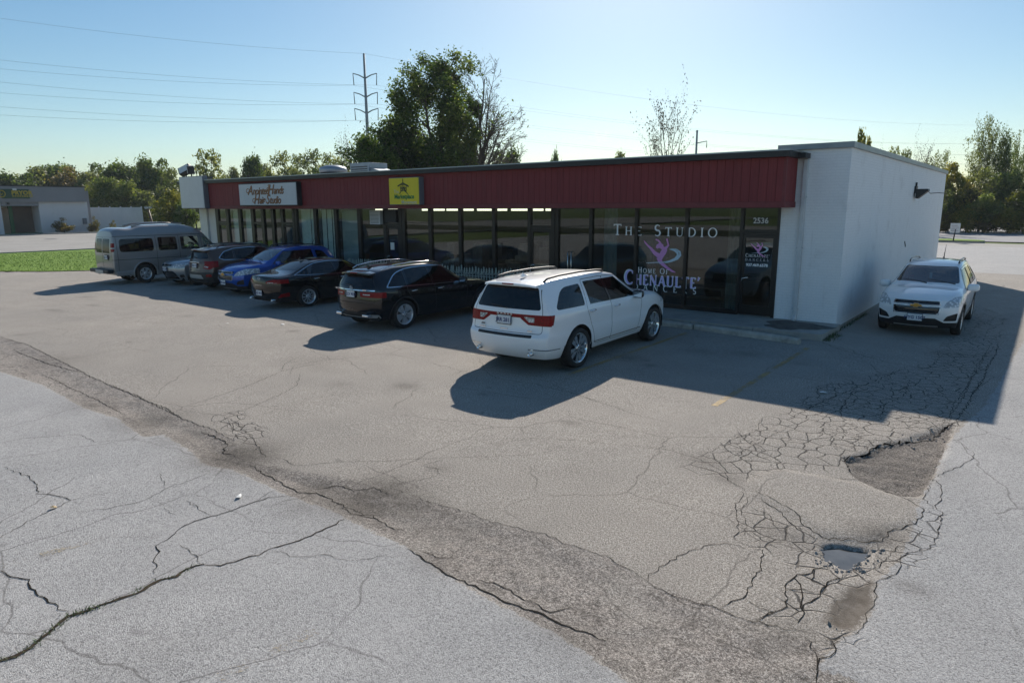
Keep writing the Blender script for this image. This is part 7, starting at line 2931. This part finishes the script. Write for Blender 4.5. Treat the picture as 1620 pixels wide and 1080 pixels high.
def lobed(seed, H, R_, leafm, size, nlobe, per, z0=.16, barkm=M_BARK, lr=(.20, .36), squash=1.0):
    """round-headed tree: leaf clumps gathered in many uneven lobes round the limbs"""
    rr = random.Random(seed)
    g = np.random.default_rng(seed)
    limbs = [([Vector((0, 0, -.1)), Vector((rr.gauss(0, .1), rr.gauss(0, .1), H * .3)), Vector((rr.gauss(0, .2), rr.gauss(0, .2), H * .62))], [H * .022, H * .016, H * .008], 0)]
    P3, N3 = [], []
    for k in range(nlobe):
        while True:
            u = Vector((rr.uniform(-1, 1), rr.uniform(-1, 1), rr.uniform(-1, 1)))
            if .25 < u.length < 1:
                break
        zc = z0 + (1 - z0) * .5
        w = 1 - .35 * max(0, u.z) - .1 * max(0, -u.z)
        c = Vector((u.x * R_ * .78 * w, u.y * R_ * .78 * w, H * (zc + u.z * (1 - z0) * .42 * squash)))
        r = R_ * rr.uniform(*lr)
        limbs.append(([Vector((0, 0, min(c.z * .55, H * .5))), c * .5 + Vector((0, 0, c.z * .22)), c], [H * .008, H * .005, H * .002], 2))
        n = int(per * (r / R_) ** 2 * 9)
        d = g.normal(size=(n, 3))
        d /= np.linalg.norm(d, axis=1)[:, None]
        rad = r * (g.uniform(.35, 1.0, n) ** .5) * (1 + .22 * g.normal(size=n))
        P3.append(np.array(c) + d * rad[:, None] * np.array([1, 1, .85]))
        N3.append(d)
    C, Nn = np.concatenate(P3), np.concatenate(N3)
    n = len(C)
    nn = Nn + g.normal(0, .65, (n, 3))
    nn /= np.linalg.norm(nn, axis=1)[:, None]
    u = g.normal(size=(n, 3))
    u -= (u * nn).sum(1)[:, None] * nn
    u /= np.linalg.norm(u, axis=1)[:, None]
    w = np.cross(nn, u)
    s = size * g.uniform(.55, 1.3, n)[:, None]
    V = np.stack([C - u * s * .9, C + w * s * .55, C + u * s, C - w * s * .55], 1).reshape(-1, 3)
    me = bpy.data.meshes.new('crown')
    me.vertices.add(4 * n)
    me.vertices.foreach_set('co', V.ravel())
    me.loops.add(4 * n)
    me.loops.foreach_set('vertex_index', np.arange(4 * n, dtype=np.int32))
    me.polygons.add(n)
    me.polygons.foreach_set('loop_start', np.arange(n, dtype=np.int32) * 4)
    me.update(calc_edges=True)
    big = vnoise(C[:, 0] * .7 + C[:, 2] * .3, C[:, 1] * .7 + C[:, 2] * .6, .8)
    at = me.attributes.new('tint', 'FLOAT', 'FACE')
    at.data.foreach_set('value', np.clip(.12 + .6 * big + g.normal(0, .15, n), 0, 1).astype(np.float32))
    me.materials.append(leafm)
    return limb_mesh(limbs, 'trunk', barkm), me


VARS = {
    'round': lobed(1, 10, 4.2, M_LEAF, .24, 34, 340),
    'round2': lobed(2, 10, 4.4, M_LEAFO, .24, 30, 320),
    'russet': lobed(3, 10, 4.0, M_LEAFR, .23, 32, 300),
    'oak': lobed(11, 10, 4.6, M_LEAF, .24, 26, 320, lr=(.24, .42)),
    'pale': lobed(12, 10, 4.0, M_LEAFO, .22, 26, 210, z0=.22, lr=(.18, .30)),
    'tall': variant(4, 12, M_LEAFO, .20, 3, .58, 14, .32, .26, base=.25),
    'tall2': variant(5, 12, M_LEAF, .20, 4, .55, 15, .35, .30, base=.2),
    'sparse': variant(6, 12, leaf_mat('leaf_dry', (.02, .018, .01), (.05, .042, .022), (.10, .08, .04), .3), .16, 1, .44, 10, .6, .14, base=.22, rad=.028),
    'yellow': lobed(7, 8, 3.4, M_LEAFY, .22, 30, 320, z0=.06),
    'bare': variant(8, 11, None, 0, 0, .5, 12, .5, rad=.018),
    'bush': lobed(9, 3.2, 2.0, M_LEAF, .12, 26, 330, z0=.02),
    'bush2': lobed(10, 3.2, 2.0, M_LEAFY, .12, 24, 300, z0=.02),
    'redbush': lobed(13, 3.2, 2.0, M_LEAFR, .14, 22, 150, z0=.05, lr=(.2, .32)),
}
# true extents
EXT = {}
for k, (t, c) in VARS.items():
    src = (c or t)
    a = np.empty(len(src.vertices) * 3, np.float32)
    src.vertices.foreach_get('co', a)
    a = a.reshape(-1, 3)
    EXT[k] = (float(np.percentile(a[:, 2], 99.7)), float(np.percentile(np.hypot(a[:, 0], a[:, 1]), 97)))


def along(px, dist):
    d = ray(px, 332)
    d.z = 0
    d.normalize()
    return Vector((CAM_POS.x, CAM_POS.y, 0)) + d * dist


def put_tree(kind, px, dist, top_y, width_px, label, group, cat='tree', name=None, z=-.1, rz=None):
    p = along(px, dist)
    dv = CF.dot(Vector((p.x, p.y, CAM_POS.z)) - CAM_POS)
    hor = 331 - (px - 810) * .0043 * 1.0
    H = CAM_POS.z + (hor - top_y) / F_PX * dv * .93 - z
    W = width_px / F_PX * dv
    h0, r0 = EXT[kind]
    sz, sx = H / h0, W / (2 * r0)
    e = empty(name or ('tree' if cat == 'tree' else 'bush'), (p.x, p.y, z), rz if rz is not None else (px * 1.7) % 6.28, label, cat, group)
    e.scale = (sx, sx, sz)
    t, c = VARS[kind]
    if t:
        link('trunk', t, e)
    if c:
        link('crown', c, e)
    return e


G_L = 'trees of the far wood on the left'
lab_l = 'broad leafy tree in the far wood behind the grey and white building at left'
for px, d, ty, w, k in ((-60, 150, 272, 100, 'oak'), (-25, 138, 276, 84, 'round2'), (6, 150, 280, 76, 'russet'), (34, 140, 276, 70, 'round'), (62, 146, 267, 80, 'round2'), (92, 150, 262, 84, 'oak'), (124, 142, 268, 74, 'russet'),
                       (152, 132, 274, 70, 'round2'), (176, 142, 260, 74, 'round'), (204, 132, 262, 66, 'oak'), (228, 138, 264, 62, 'russet'), (140, 118, 296, 60, 'russet'), (172, 114, 284, 62, 'oak'), (205, 112, 290, 60, 'round'),
                       (232, 110, 306, 56, 'round2'), (110, 160, 274, 80, 'pale'), (46, 160, 278, 80, 'pale')):
    put_tree(k, px, d, ty, w, {'russet': 'russet-tinged tree in the far wood at left', 'round2': 'olive green tree in the far wood at left', 'pale': 'pale open tree at the back of the far wood at left',
                               'round': 'dark green round tree in the far wood at left', 'oak': 'broad dark green tree with deep lobes in the far wood at left'}[k], G_L)
put_tree('round', 252, 124, 252, 62, 'tallest dark green tree at the right end of the left wood', G_L)
put_tree('pale', 278, 118, 268, 50, 'pale tree at the right end of the far left wood', G_L)
put_tree('yellow', 272, 84, 305, 56, 'bright yellow-green shrub left of the blank box sign', None, 'shrub', 'shrub')
put_tree('bush', 292, 82, 326, 40, 'low dark shrub under the blank box sign', None, 'shrub', 'shrub')
G_M = 'trees beyond the roof, left of the big tree'
lab_m = 'pale hazy tree beyond the roof between blank sign and big tree'
put_tree('pale', 336, 100, 238, 64, 'rounded tree rising just right of the blank box sign', G_M)
put_tree('bare', 378, 110, 254, 34, 'thin bare tree beyond the roof near the left sign', G_M)
put_tree('round2', 308, 100, 300, 40, lab_m, G_M)
put_tree('yellow', 350, 92, 286, 30, lab_m, G_M)
put_tree('oak', 402, 112, 248, 42, 'dark narrow tree over the copper-lettered sign', G_M)
for px, d, ty, w, k in ((372, 120, 268, 40, 'round2'), (425, 125, 262, 50, 'round2'), (452, 118, 241, 52, 'pale'), (476, 125, 246, 50, 'pale'), (500, 120, 238, 56, 'pale'), (524, 112, 244, 50, 'pale'),
                        (545, 125, 250, 54, 'pale'), (432, 100, 275, 40, 'yellow'), (468, 100, 270, 40, 'round2'), (512, 98, 268, 44, 'round'), (570, 118, 262, 40, 'round2'), (600, 130, 262, 50, 'round2'), (640, 125, 262, 50, 'round')):
    put_tree(k, px, d, ty, w, {'pale': 'pale thin-leaved tree beyond the roof between blank sign and big tree', 'round2': 'olive round tree beyond the roof between blank sign and big tree',
                               'yellow': 'low yellow-green tree just above the roof edge over the copper-lettered sign', 'round': 'dark round tree low behind the roof units'}.get(k, lab_m), G_M)
put_tree('sparse', 555, 92, 196, 46, 'slim sparse tree standing left of the steel power pole', None)
G_R = 'tree tops beyond the long roof'
put_tree('round', 800, 95, 238, 62, 'low dark tree top over the roof right of the big tree', G_R)
put_tree('bush', 878, 110, 243, 26, 'tiny tree top over the middle of the roof', G_R)
put_tree('sparse', 1060, 70, 124, 92, 'tall thin nearly leafless tree over the red band near the white corner', None)
put_tree('round2', 980, 130, 243, 40, 'small pale tree top just above the roof edge', G_R)
G_W = 'tree tops above the white side wall'
for px, d, ty, w, k in ((1350, 75, 208, 32, 'yellow'), (1366, 78, 222, 26, 'yellow'), (1384, 80, 226, 28, 'sparse'), (1405, 85, 234, 30, 'pale'), (1424, 82, 238, 28, 'pale')):
    put_tree(k, px, d, ty, w, 'yellow-green tree top showing over the white side wall', G_W)
put_tree('sparse', 1446, 84, 210, 46, 'thin upright tree over the rear end of the white wall', G_W)
G_G = 'grove at the right edge'
for px, d, ty, w, k, lab in ((1478, 96, 240, 60, 'tall', 'thin-leaved tree just behind the rear edge of the white wall'), (1503, 90, 262, 54, 'yellow', 'yellowing tree right beside the rear edge of the white wall'),
                             (1543, 98, 186, 62, 'tall', 'tallest tree of the grove at the right edge'), (1566, 100, 225, 54, 'sparse', 'thin tree between the two tall trees of the grove'),
                             (1592, 98, 203, 66, 'tall2', 'tall leaning tree second from the right edge'), (1612, 102, 206, 50, 'tall', None), (1650, 95, 276, 80, 'round2', None), (1700, 98, 250, 90, 'round', None),
                             (1522, 92, 292, 54, 'russet', None), (1552, 90, 268, 62, 'pale', None), (1580, 92, 275, 66, 'oak', None), (1604, 88, 305, 60, 'yellow', 'yellow-green rounded tree low in the grove'), (1632, 92, 282, 66, 'round2', None),
                             (1490, 86, 304, 46, 'pale', None), (1560, 86, 312, 50, 'round', 'dark shaded tree in the middle of the grove')):
    put_tree(k, px, d, ty, w, lab or {'tall': 'open thin-leaved tree of the grove at right', 'round2': 'olive rounded tree of the grove at right', 'round': 'dark round tree beyond the right edge', 'russet': 'russet tinged tree low in the grove',
                                      'pale': 'pale open tree low in the grove', 'oak': 'deep-lobed green tree low in the grove'}[k], G_G)
for px, w, k, ty in ((1500, 40, 'redbush', 336), (1532, 44, 'bush2', 334), (1566, 40, 'redbush', 338), (1598, 46, 'bush2', 334), (1630, 46, 'bush2', 330)):
    put_tree(k, px, 86, ty, w, 'low bush at the foot of the grove by the far lot', 'bushes under the grove', 'bush')

# ---- the big half-bare tree behind the roof -------------------------------
rr = random.Random(77)
BT = along(722, 56)
view = (Vector((BT.x, BT.y, 0)) - Vector((CAM_POS.x, CAM_POS.y, 0))).normalized()
rightv = Vector((-view.y * -1, view.x * -1, 0))                 # to the right in the picture
rightv = Vector((view.y, -view.x, 0))
limbs = []


def big_branch(p, d, ln, r, lev, maxlev):
    n = 6 if lev < 2 else 4
    pts, rs = [p], [r]
    for i in range(n):
        d = (d + Vector((rr.gauss(0, .09), rr.gauss(0, .09), rr.gauss(0, .06) + (.07 if lev < 2 else .05)))).normalized()
        p = p + d * ln / n
        pts.append(p)
        rs.append(max(.014, r * (1 - (i + 1) / n * .8)))
    limbs.append((pts, rs, lev))
    if lev >= maxlev:
        return
    k = (0, 8, 7, 5)[lev] if lev else 0
    for i in range(k):
        t = .18 + .82 * (i + rr.random()) / k
        f = t * n
        a = min(int(f), n - 1)
        q = pts[a].lerp(pts[a + 1], f - a)
        dd = (pts[a + 1] - pts[a]).normalized()
        v = Vector((rr.gauss(0, 1), rr.gauss(0, 1), rr.gauss(0, .6)))
        v = (v - dd * v.dot(dd)).normalized()
        s_ = rr.uniform(.36, .62)
        big_branch(q, (dd * (1 - s_) + v * s_).normalized(), ln * rr.uniform(.32, .50) * (1.12 - .5 * t), rs[a] * rr.uniform(.42, .6), lev + 1, maxlev)


limbs.append(([Vector((0, 0, -.2)), Vector((.05, 0, 1.0)), Vector((0, .05, 2.2))], [.48, .40, .36], 0))
for ang, el, ln, r in ((-72, 24, 8.4, .16), (-55, 44, 9.6, .20), (-40, 58, 11.0, .22), (-24, 68, 12.6, .24), (-12, 76, 13.4, .25), (4, 81, 12.6, .24), (14, 76, 12.4, .22), (24, 68, 12.0, .21), (34, 60, 11.2, .2), (44, 50, 9.0, .19),
                       (54, 40, 8.2, .18), (64, 30, 7.2, .16), (72, 20, 6.4, .13), (-30, 36, 9.4, .16), (-62, 10, 7.6, .12), (48, 60, 9, .15), (18, 58, 10.4, .15), (-48, 28, 8.4, .14), (0, 60, 9.0, .15), (60, 48, 8.0, .15), (38, 70, 11, .16), (-50, 56, 10.5, .18), (-66, 36, 9, .15)):
    depth = rr.uniform(-.5, .5)
    lean = math.cos(R(el))
    d = (rightv * math.copysign(lean, ang) * math.cos(depth) + view * lean * math.sin(depth) * 1.2 + Vector((0, 0, math.sin(R(el))))).normalized()
    big_branch(Vector((rr.uniform(-.2, .2), rr.uniform(-.2, .2), rr.uniform(1.2, 2.6))), d, ln, r, 1, 4)
big = empty('big_tree', (BT.x, BT.y, .2), 0, 'big tree behind the roof, leafy on the left half and bare on the right', 'tree')
tk = [l for l in limbs if l[2] <= 1]
link('trunk', limb_mesh(tk, 'trunk', M_BARK), big)
link('branches', limb_mesh([l for l in limbs if l[2] >= 2], 'branches', M_BARK, 9, (8, 5, 3, 3, 3)), big)['kind'] = 'stuff'


def keep_left(C, g):
    s_ = C[:, 0] * rightv.x + C[:, 1] * rightv.y
    z = C[:, 2]
    lim = np.where(z > 9, .5, .2)
    nz = vnoise(C[:, 0] * .9 + z * .5, C[:, 1] * .9 + z * .8, .8)
    leafy = (s_ < lim + (nz - .5) * 4.2) & (nz > np.where(z > 9, .34, .26))
    few = (g.random(len(s_)) < .006) & (s_ >= lim)
    return leafy | few


link('crown', leaf_mesh('crown', M_LEAF, limbs, 5, 6, .145, 2, .30, keep_left), big)
big.scale = (.95, .95, .87)
# low leafy skirt at the left foot
put_tree('round', 655, 58, 232, 84, 'low dark leafy tree at the left foot of the big tree', None)
put_tree('round', 702, 62, 222, 70, 'dark undergrowth tree below the crown of the big tree', None)

# ---- steel power pole and its wires ---------------------------------------
PD = along(587, 128)
dvp = CF.dot(Vector((PD.x, PD.y, CAM_POS.z)) - CAM_POS)
zp = lambda y: CAM_POS.z + (332 - y) / F_PX * dvp * .985
M_STEEL = mat('weathered_steel', (.30, .31, .32), .6, metal=.1)
pole = empty('power_pole', (PD.x, PD.y, 0), 0, 'tall steel power pole with three crossarms against the sky', 'power pole')
hp = zp(100)
mb = MB()
mb.tube([(0, 0, -.2), (-.1, .08, hp * .5), (-.42, .3, hp)], [.42, .30, .18], 10)
mb.build('mast', M_STEEL, pole)
# the line runs towards the photographer's left
Bp = gnd(0, 27, hp)
ldir = Vector((Bp.x - PD.x, Bp.y - PD.y, 0)).normalized()
adir = Vector((-ldir.y, ldir.x, 0))
if adir.dot(Vector((CR.x, CR.y, 0))) < 0:
    adir = -adir
arm = Vector((CR.x, CR.y, 0)).normalized()
tips = []
for y0 in (134, 162, 186):
    z = zp(y0)
    off = Vector((-.35, .25, 0)) * (z / hp)
    for s_ in (-1, 1):
        mb = MB()
        tip = off + arm * s_ * 2.1 + Vector((0, 0, z + .55))
        mb.tube([off + Vector((0, 0, z - .3)), off + arm * s_ * 1.05 + Vector((0, 0, z + .25)), tip], [.13, .10, .08], 6)
        o = mb.build('crossarm', M_STEEL, pole)
        mb = MB()
        e_ = tip + Vector((0, 0, -2.0)) + arm * s_ * -.1
        mb.tube([tip, e_], [.06, .08], 6)
        mb.build('insulator', M_DARKMET, o)
        tips.append(Vector((PD.x, PD.y, 0)) + e_)
M_WIRE = mat('wire', (.16, .18, .2), .6, metal=.3)


def wire(a, b, sag, label):
    mb = MB()
    pts = []
    n = 40
    for i in range(n + 1):
        t = i / n
        p = a.lerp(b, t)
        p.z -= sag * 4 * t * (1 - t)
        pts.append(p)
    mb.tube(pts, .013, 4, cap=False)
    o = mb.build('power_wire', M_WIRE, fix=False)
    tag(o, label, 'wire', 'wires of the power line')


topp = Vector((PD.x - .42, PD.y + .3, hp))
LAB = 'thin power line wire crossing the sky to the left of the steel pole'
for kk_, (src, ys) in enumerate(((topp, 27), (tips[1], 93), (tips[0], 107), (tips[3], 128), (tips[2], 145), (tips[5], 167), (tips[4], 180))):
    d = ray(0, ys)
    # where that sight line meets the vertical plane of the wire
    nrm = adir
    t = (src - CAM_POS).dot(nrm) / d.dot(nrm)
    q = CAM_POS + d * t
    far = src + (q - src) * 1.35
    sag = 1.2
    far.z += 1.0
    wire(src, far, sag, ('topmost', 'second', 'third', 'fourth', 'fifth', 'sixth', 'lowest')[kk_] + ' of the seven wires crossing the sky left of the steel pole')
for src in (topp, *tips):
    far = src - ldir * 190
    far.z -= 3
    wire(src, far, 3.0, 'faint power line wire running right behind the big tree')
# distant small pole
q = along(1097, 150)
dv2 = CF.dot(Vector((q.x, q.y, CAM_POS.z)) - CAM_POS)
h2 = CAM_POS.z + (330 - 216) / F_PX * dv2
sp_ = empty('power_pole', (q.x, q.y, 0), 0, 'distant thin pole sticking up over the roof right of the sparse tree', 'power pole')
mb = MB()
mb.tube([(0, 0, 0), (0, 0, h2)], [.3, .2], 8)
mb.build('mast', M_STEEL, sp_)
mb = MB()
mb.tube([(-.2, 0, h2 - 2.6), (2.2, 0, h2 - 2.3), (2.2, 0, h2 - 3.6)], .1, 6)
mb.build('crossarm', M_STEEL, sp_)

# ---- grey and white building across the street ------------------------------
XP = -90.0
M_GREYP = mat('grey_metal_panel', (.22, .225, .24), .55, var=.06, vscale=.6)
M_WHITEB = painted_brick('white_block', (.62, .62, .63), (.3, .3, .3))
far = empty('office_building', (XP, 8.0, 0), 0, 'low grey and white building with green-trimmed recessed entrance across the street', 'building')
fy_ = lambda px: on_x(px, 332, XP).y - 8.0
y0, yA, yB, y1 = -9.0, fy_(-2) + 0, fy_(62), fy_(139)
yr0 = fy_(2)


def B_(name, a, b, m, par=None, ch=0):
    mb = MB()
    mb.box(a, b, ch=ch)
    return mb.build(name, m, par or far)


B_('wall', (-14, yB, -.1), (0, y1, 3.66), M_WHITEB)
B_('wall', (-14, y0 - 6, -.1), (0, yr0 - .0, 3.66), M_WHITEB)
B_('wall', (-14, yr0 + .001, -.1), (-2.2, yB - .001, 3.66), M_PLASTER)
B_('roof_fascia', (-14.2, y0 - 6.3, 3.661), (.35, y1 - .25, 5.4), M_GREYP)
B_('roof_edge', (-14.3, y0 - 6.4, 5.401), (.42, y1 - .15, 5.52), M_DARKMET)
B_('side_parapet', (-14, y1 + .001, 1.0), (-.6, y1 + .5, 5.0), M_GREYP)
B_('soffit', (-2.2, yr0, 3.2), (.1, yB, 3.66), M_GREYP)
M_GRN = mat('green_frame', (.02, .14, .05), .5)
M_TANW = mat('tan_panel', (.33, .25, .17), .7, var=.1)
M_BRN = mat('brown_siding', (.10, .075, .055), .7, var=.25, vscale=.8)
B_('entrance_panel', (-2.19, yr0 + .15, .1), (-2.0, fy_(22), 3.0), M_TANW)
B_('entrance_frame', (-2.19, fy_(22) + .01, .1), (-1.9, fy_(28), 3.15), M_GRN)
B_('entrance_wall', (-2.19, fy_(28) + .01, .1), (-2.05, yB - .1, 3.15), M_BRN)
for k in range(9):
    B_('siding_board', (-2.049, fy_(28) + .02, .2 + k * .33), (-2.02, yB - .15, .49 + k * .33), M_BRN)
B_('entrance_header', (-2.19, yr0 + .1, 3.151), (-1.9, yB - .1, 3.199), M_GRN)
B_('step', (-2.19, yr0, -.1), (.3, yB, .09), M_GRN)
B_('electric_meter', (0.0, y1 - .75, 1.0), (.25, y1 - .35, 1.7), M_SIGNG)
B_('flood_lamp', (.35, fy_(22), 4.95), (.6, fy_(28), 5.15), M_WHITE)
B_('flood_lamp', (.1, fy_(12), 3.35), (.3, fy_(15), 3.55), M_DARKMET)
sg = empty('office_sign', (XP + .36, 8 + fy_(26), 4.55), 0, 'dark green sign with gold ring and yellow lettering on the grey fascia', 'sign')
hw_ = (fy_(48) - fy_(4)) / 2
mb = MB()
mb.box((0, -hw_, -.52), (.12, hw_, .52), ch=.02)
mb.build('panel', mat('sign_green', (.015, .06, .03), .5), sg)
ROT_X = Matrix.Rotation(R(90), 4, 'Z') @ FACE_MINUS_Y
M_GOLDL = mat('gold_lettering', (.42, .31, .02), .5)
me = text_mesh('PRYOR', .62, M_GOLDL, depth=.01, bold=.03, spacing=1.05)
me.transform(Matrix.Translation((.14, .62, .10)) @ ROT_X)
link('sign_lettering', me, sg)
mb = MB()
for k in range(9):
    mb.box((.121, -.35 + k * .23, -.32), (.135, -.35 + k * .23 + .17, -.20))
mb.build('small_print', M_GOLDL, sg)
mb = MB()
pts = [(.13, -1.35 + .36 * math.cos(2 * PI * k / 24), .36 * math.sin(2 * PI * k / 24)) for k in range(25)]
mb.tube(pts, .05, 6)
mb.tube([(.13, -1.5, .05), (.13, -1.35, -.12), (.13, -1.2, .05)], .05, 6)
mb.build('ring_emblem', M_GOLDL, sg)
# white fence of broad panels
ya, yb = on_x(139, 332, XP - 2).y, on_x(224, 332, XP - 2).y
fen = empty('white_fence', (XP - 2, ya, 0), 0, 'tall white panel fence running right from the office building', 'fence')
M_VINYL = mat('white_vinyl', (.64, .65, .66), .5, var=.05, vscale=.7)
n_ = 5
for k in range(n_):
    a, b = (yb - ya) * k / n_, (yb - ya) * (k + 1) / n_
    B_('fence_panel', (-.04, a + .06, .05), (.04, b - .06, 3.0), M_VINYL, fen)
    B_('fence_post', (-.07, a - .06, 0), (.07, a + .059, 3.12), M_VINYL, fen)
B_('fence_post', (-.07, (yb - ya) - .06, 0), (.07, (yb - ya) + .059, 3.12), M_VINYL, fen)
for px, w, ty, k, lab in ((103, 32, 348, 'redbush', 'round reddish shrub before the white block wall of the office'), (150, 16, 346, 'redbush', 'small shrub at the corner of the office and the white fence'),
                          (146, 15, 357, 'redbush', 'low shrub in the mulch at the office corner'), (180, 13, 352, 'redbush', 'small shrub in front of the white fence')):
    p = on_x(px, 368, XP + 1.6)
    e = empty('shrub', (p.x, p.y, 0), px, lab, 'shrub')
    dv = CF.dot(Vector((p.x, p.y, CAM_POS.z)) - CAM_POS)
    H = CAM_POS.z + (333 - ty) / F_PX * dv
    h0, r0 = EXT[k]
    e.scale = (w / F_PX * dv / (2 * r0),) * 2 + (max(H, .6) / h0,)
    link('trunk', VARS[k][0], e)
    link('crown', VARS[k][1], e)
# road marks and drain across the street
mb = MB()
for y in (-20, -10, 0, 10, 20):
    mb.box((-70, y, -.019), (-69.8, y + 3, -.015))
o = mb.build('lane_marks', M_YEL2, bpy.data.objects['street'])
p = gnd(80, 378)
mb = MB()
mb.lathe([(0, .0), (0, .55)], 14, 'z')
tag(mb.build('manhole_cover', M_DARKMET, loc=(p.x, p.y, -.012)), 'dark round manhole cover in the street by the office', 'manhole cover')
# leaning lamp post on the grass
p = along(244, 66)
lp = empty('lamp_post', (p.x, p.y, -.1), 0, 'leaning wooden lamp post on the grass left of the blank sign', 'lamp post')
mb = MB()
tp = Vector((-.35, -.35, 2.95))
mb.tube([(0, 0, 0), tp], [.11, .08], 8)
mb.build('post', M_WOOD, lp)
mb = MB()
mb.box((tp.x - .32, tp.y - .16, tp.z), (tp.x + .32, tp.y + .16, tp.z + .16), ch=.03)
mb.build('lamp_head', M_GALV, lp)
# drive beyond the lawn
# sign on the island at right
p = along(1514, 63.5)
sb = empty('board_sign', (p.x, p.y, .12), 0, 'small white board sign on a dark post on the grass island', 'sign')
mb = MB()
mb.tube([(0, 0, 0), (.06, 0, .9)], .045, 8)
mb.build('post', M_DARKMET, sb)
mb = MB()
mb.box((-.30, -.03, .62), (.36, .03, 1.36), ch=.01)
o = mb.build('board', M_WHITE, sb)
mb = MB()
for k in range(4):
    mb.box((-.22, -.036, .74 + k * .14), (.26 - .08 * (k % 2), -.031, .79 + k * .14))
mb.build('board_lines', mat('pale_print', (.42, .36, .36), .6), o)
sb.rotation_euler = (0, 0, R(12))

# ---- lawn blades along the near edge --------------------------------------
gr = np.random.default_rng(4)
mb = MB()
n = 16000
poly = [(-36.3, -8.3), (-35.0, -7.0), (-33.3, -5.9), (-31.6, -4.05), (-30.8, -2.6), (-30.2, 0), (-46, 6), (-49.5, -4), (-44, -14)]
P2 = np.stack([gr.uniform(-49.5, -30, n * 3), gr.uniform(-14, 6, n * 3)], 1)
ok_ = sd_poly(P2[:, 0], P2[:, 1], poly) > -.05
P2 = P2[ok_][:n]
an = gr.uniform(0, 2 * PI, len(P2))
ln = gr.uniform(.03, .075, len(P2))
wd = gr.uniform(.006, .016, len(P2))
V = np.zeros((len(P2), 3, 3))
V[:, 0, :2] = P2 + np.stack([np.cos(an), np.sin(an)], 1) * wd[:, None]
V[:, 1, :2] = P2 - np.stack([np.cos(an), np.sin(an)], 1) * wd[:, None]
V[:, 2, :2] = P2 + gr.normal(0, .04, (len(P2), 2))
V[:, :2, 2] = .03
V[:, 2, 2] = .03 + ln
me = bpy.data.meshes.new('grass_blades')
me.from_pydata(V.reshape(-1, 3).tolist(), [], np.arange(len(P2) * 3).reshape(-1, 3).tolist())
me.materials.append(mat('blade', (.16, .26, .03), .8, var=.12, vscale=1.5))
tag(link('grass_blades', me), kind='stuff')
# ================================================================ AIR
mh = bpy.data.materials.new('haze_air')
mh.use_nodes = True
hn, hl_ = mh.node_tree.nodes, mh.node_tree.links
hn.clear()
ho = hn.new('ShaderNodeOutputMaterial')
hv = hn.new('ShaderNodeVolumePrincipled')
hv.inputs['Color'].default_value = (0.88, 0.94, 1.0, 1)
hv.inputs['Density'].default_value = 0.0003
hv.inputs['Anisotropy'].default_value = 0.0
hl_.new(hv.outputs[0], ho.inputs['Volume'])
mb = MB()
mb.box((-900, -900, -1.5), (900, 900, 48))
tag(mb.build('haze', mh), kind='stuff')
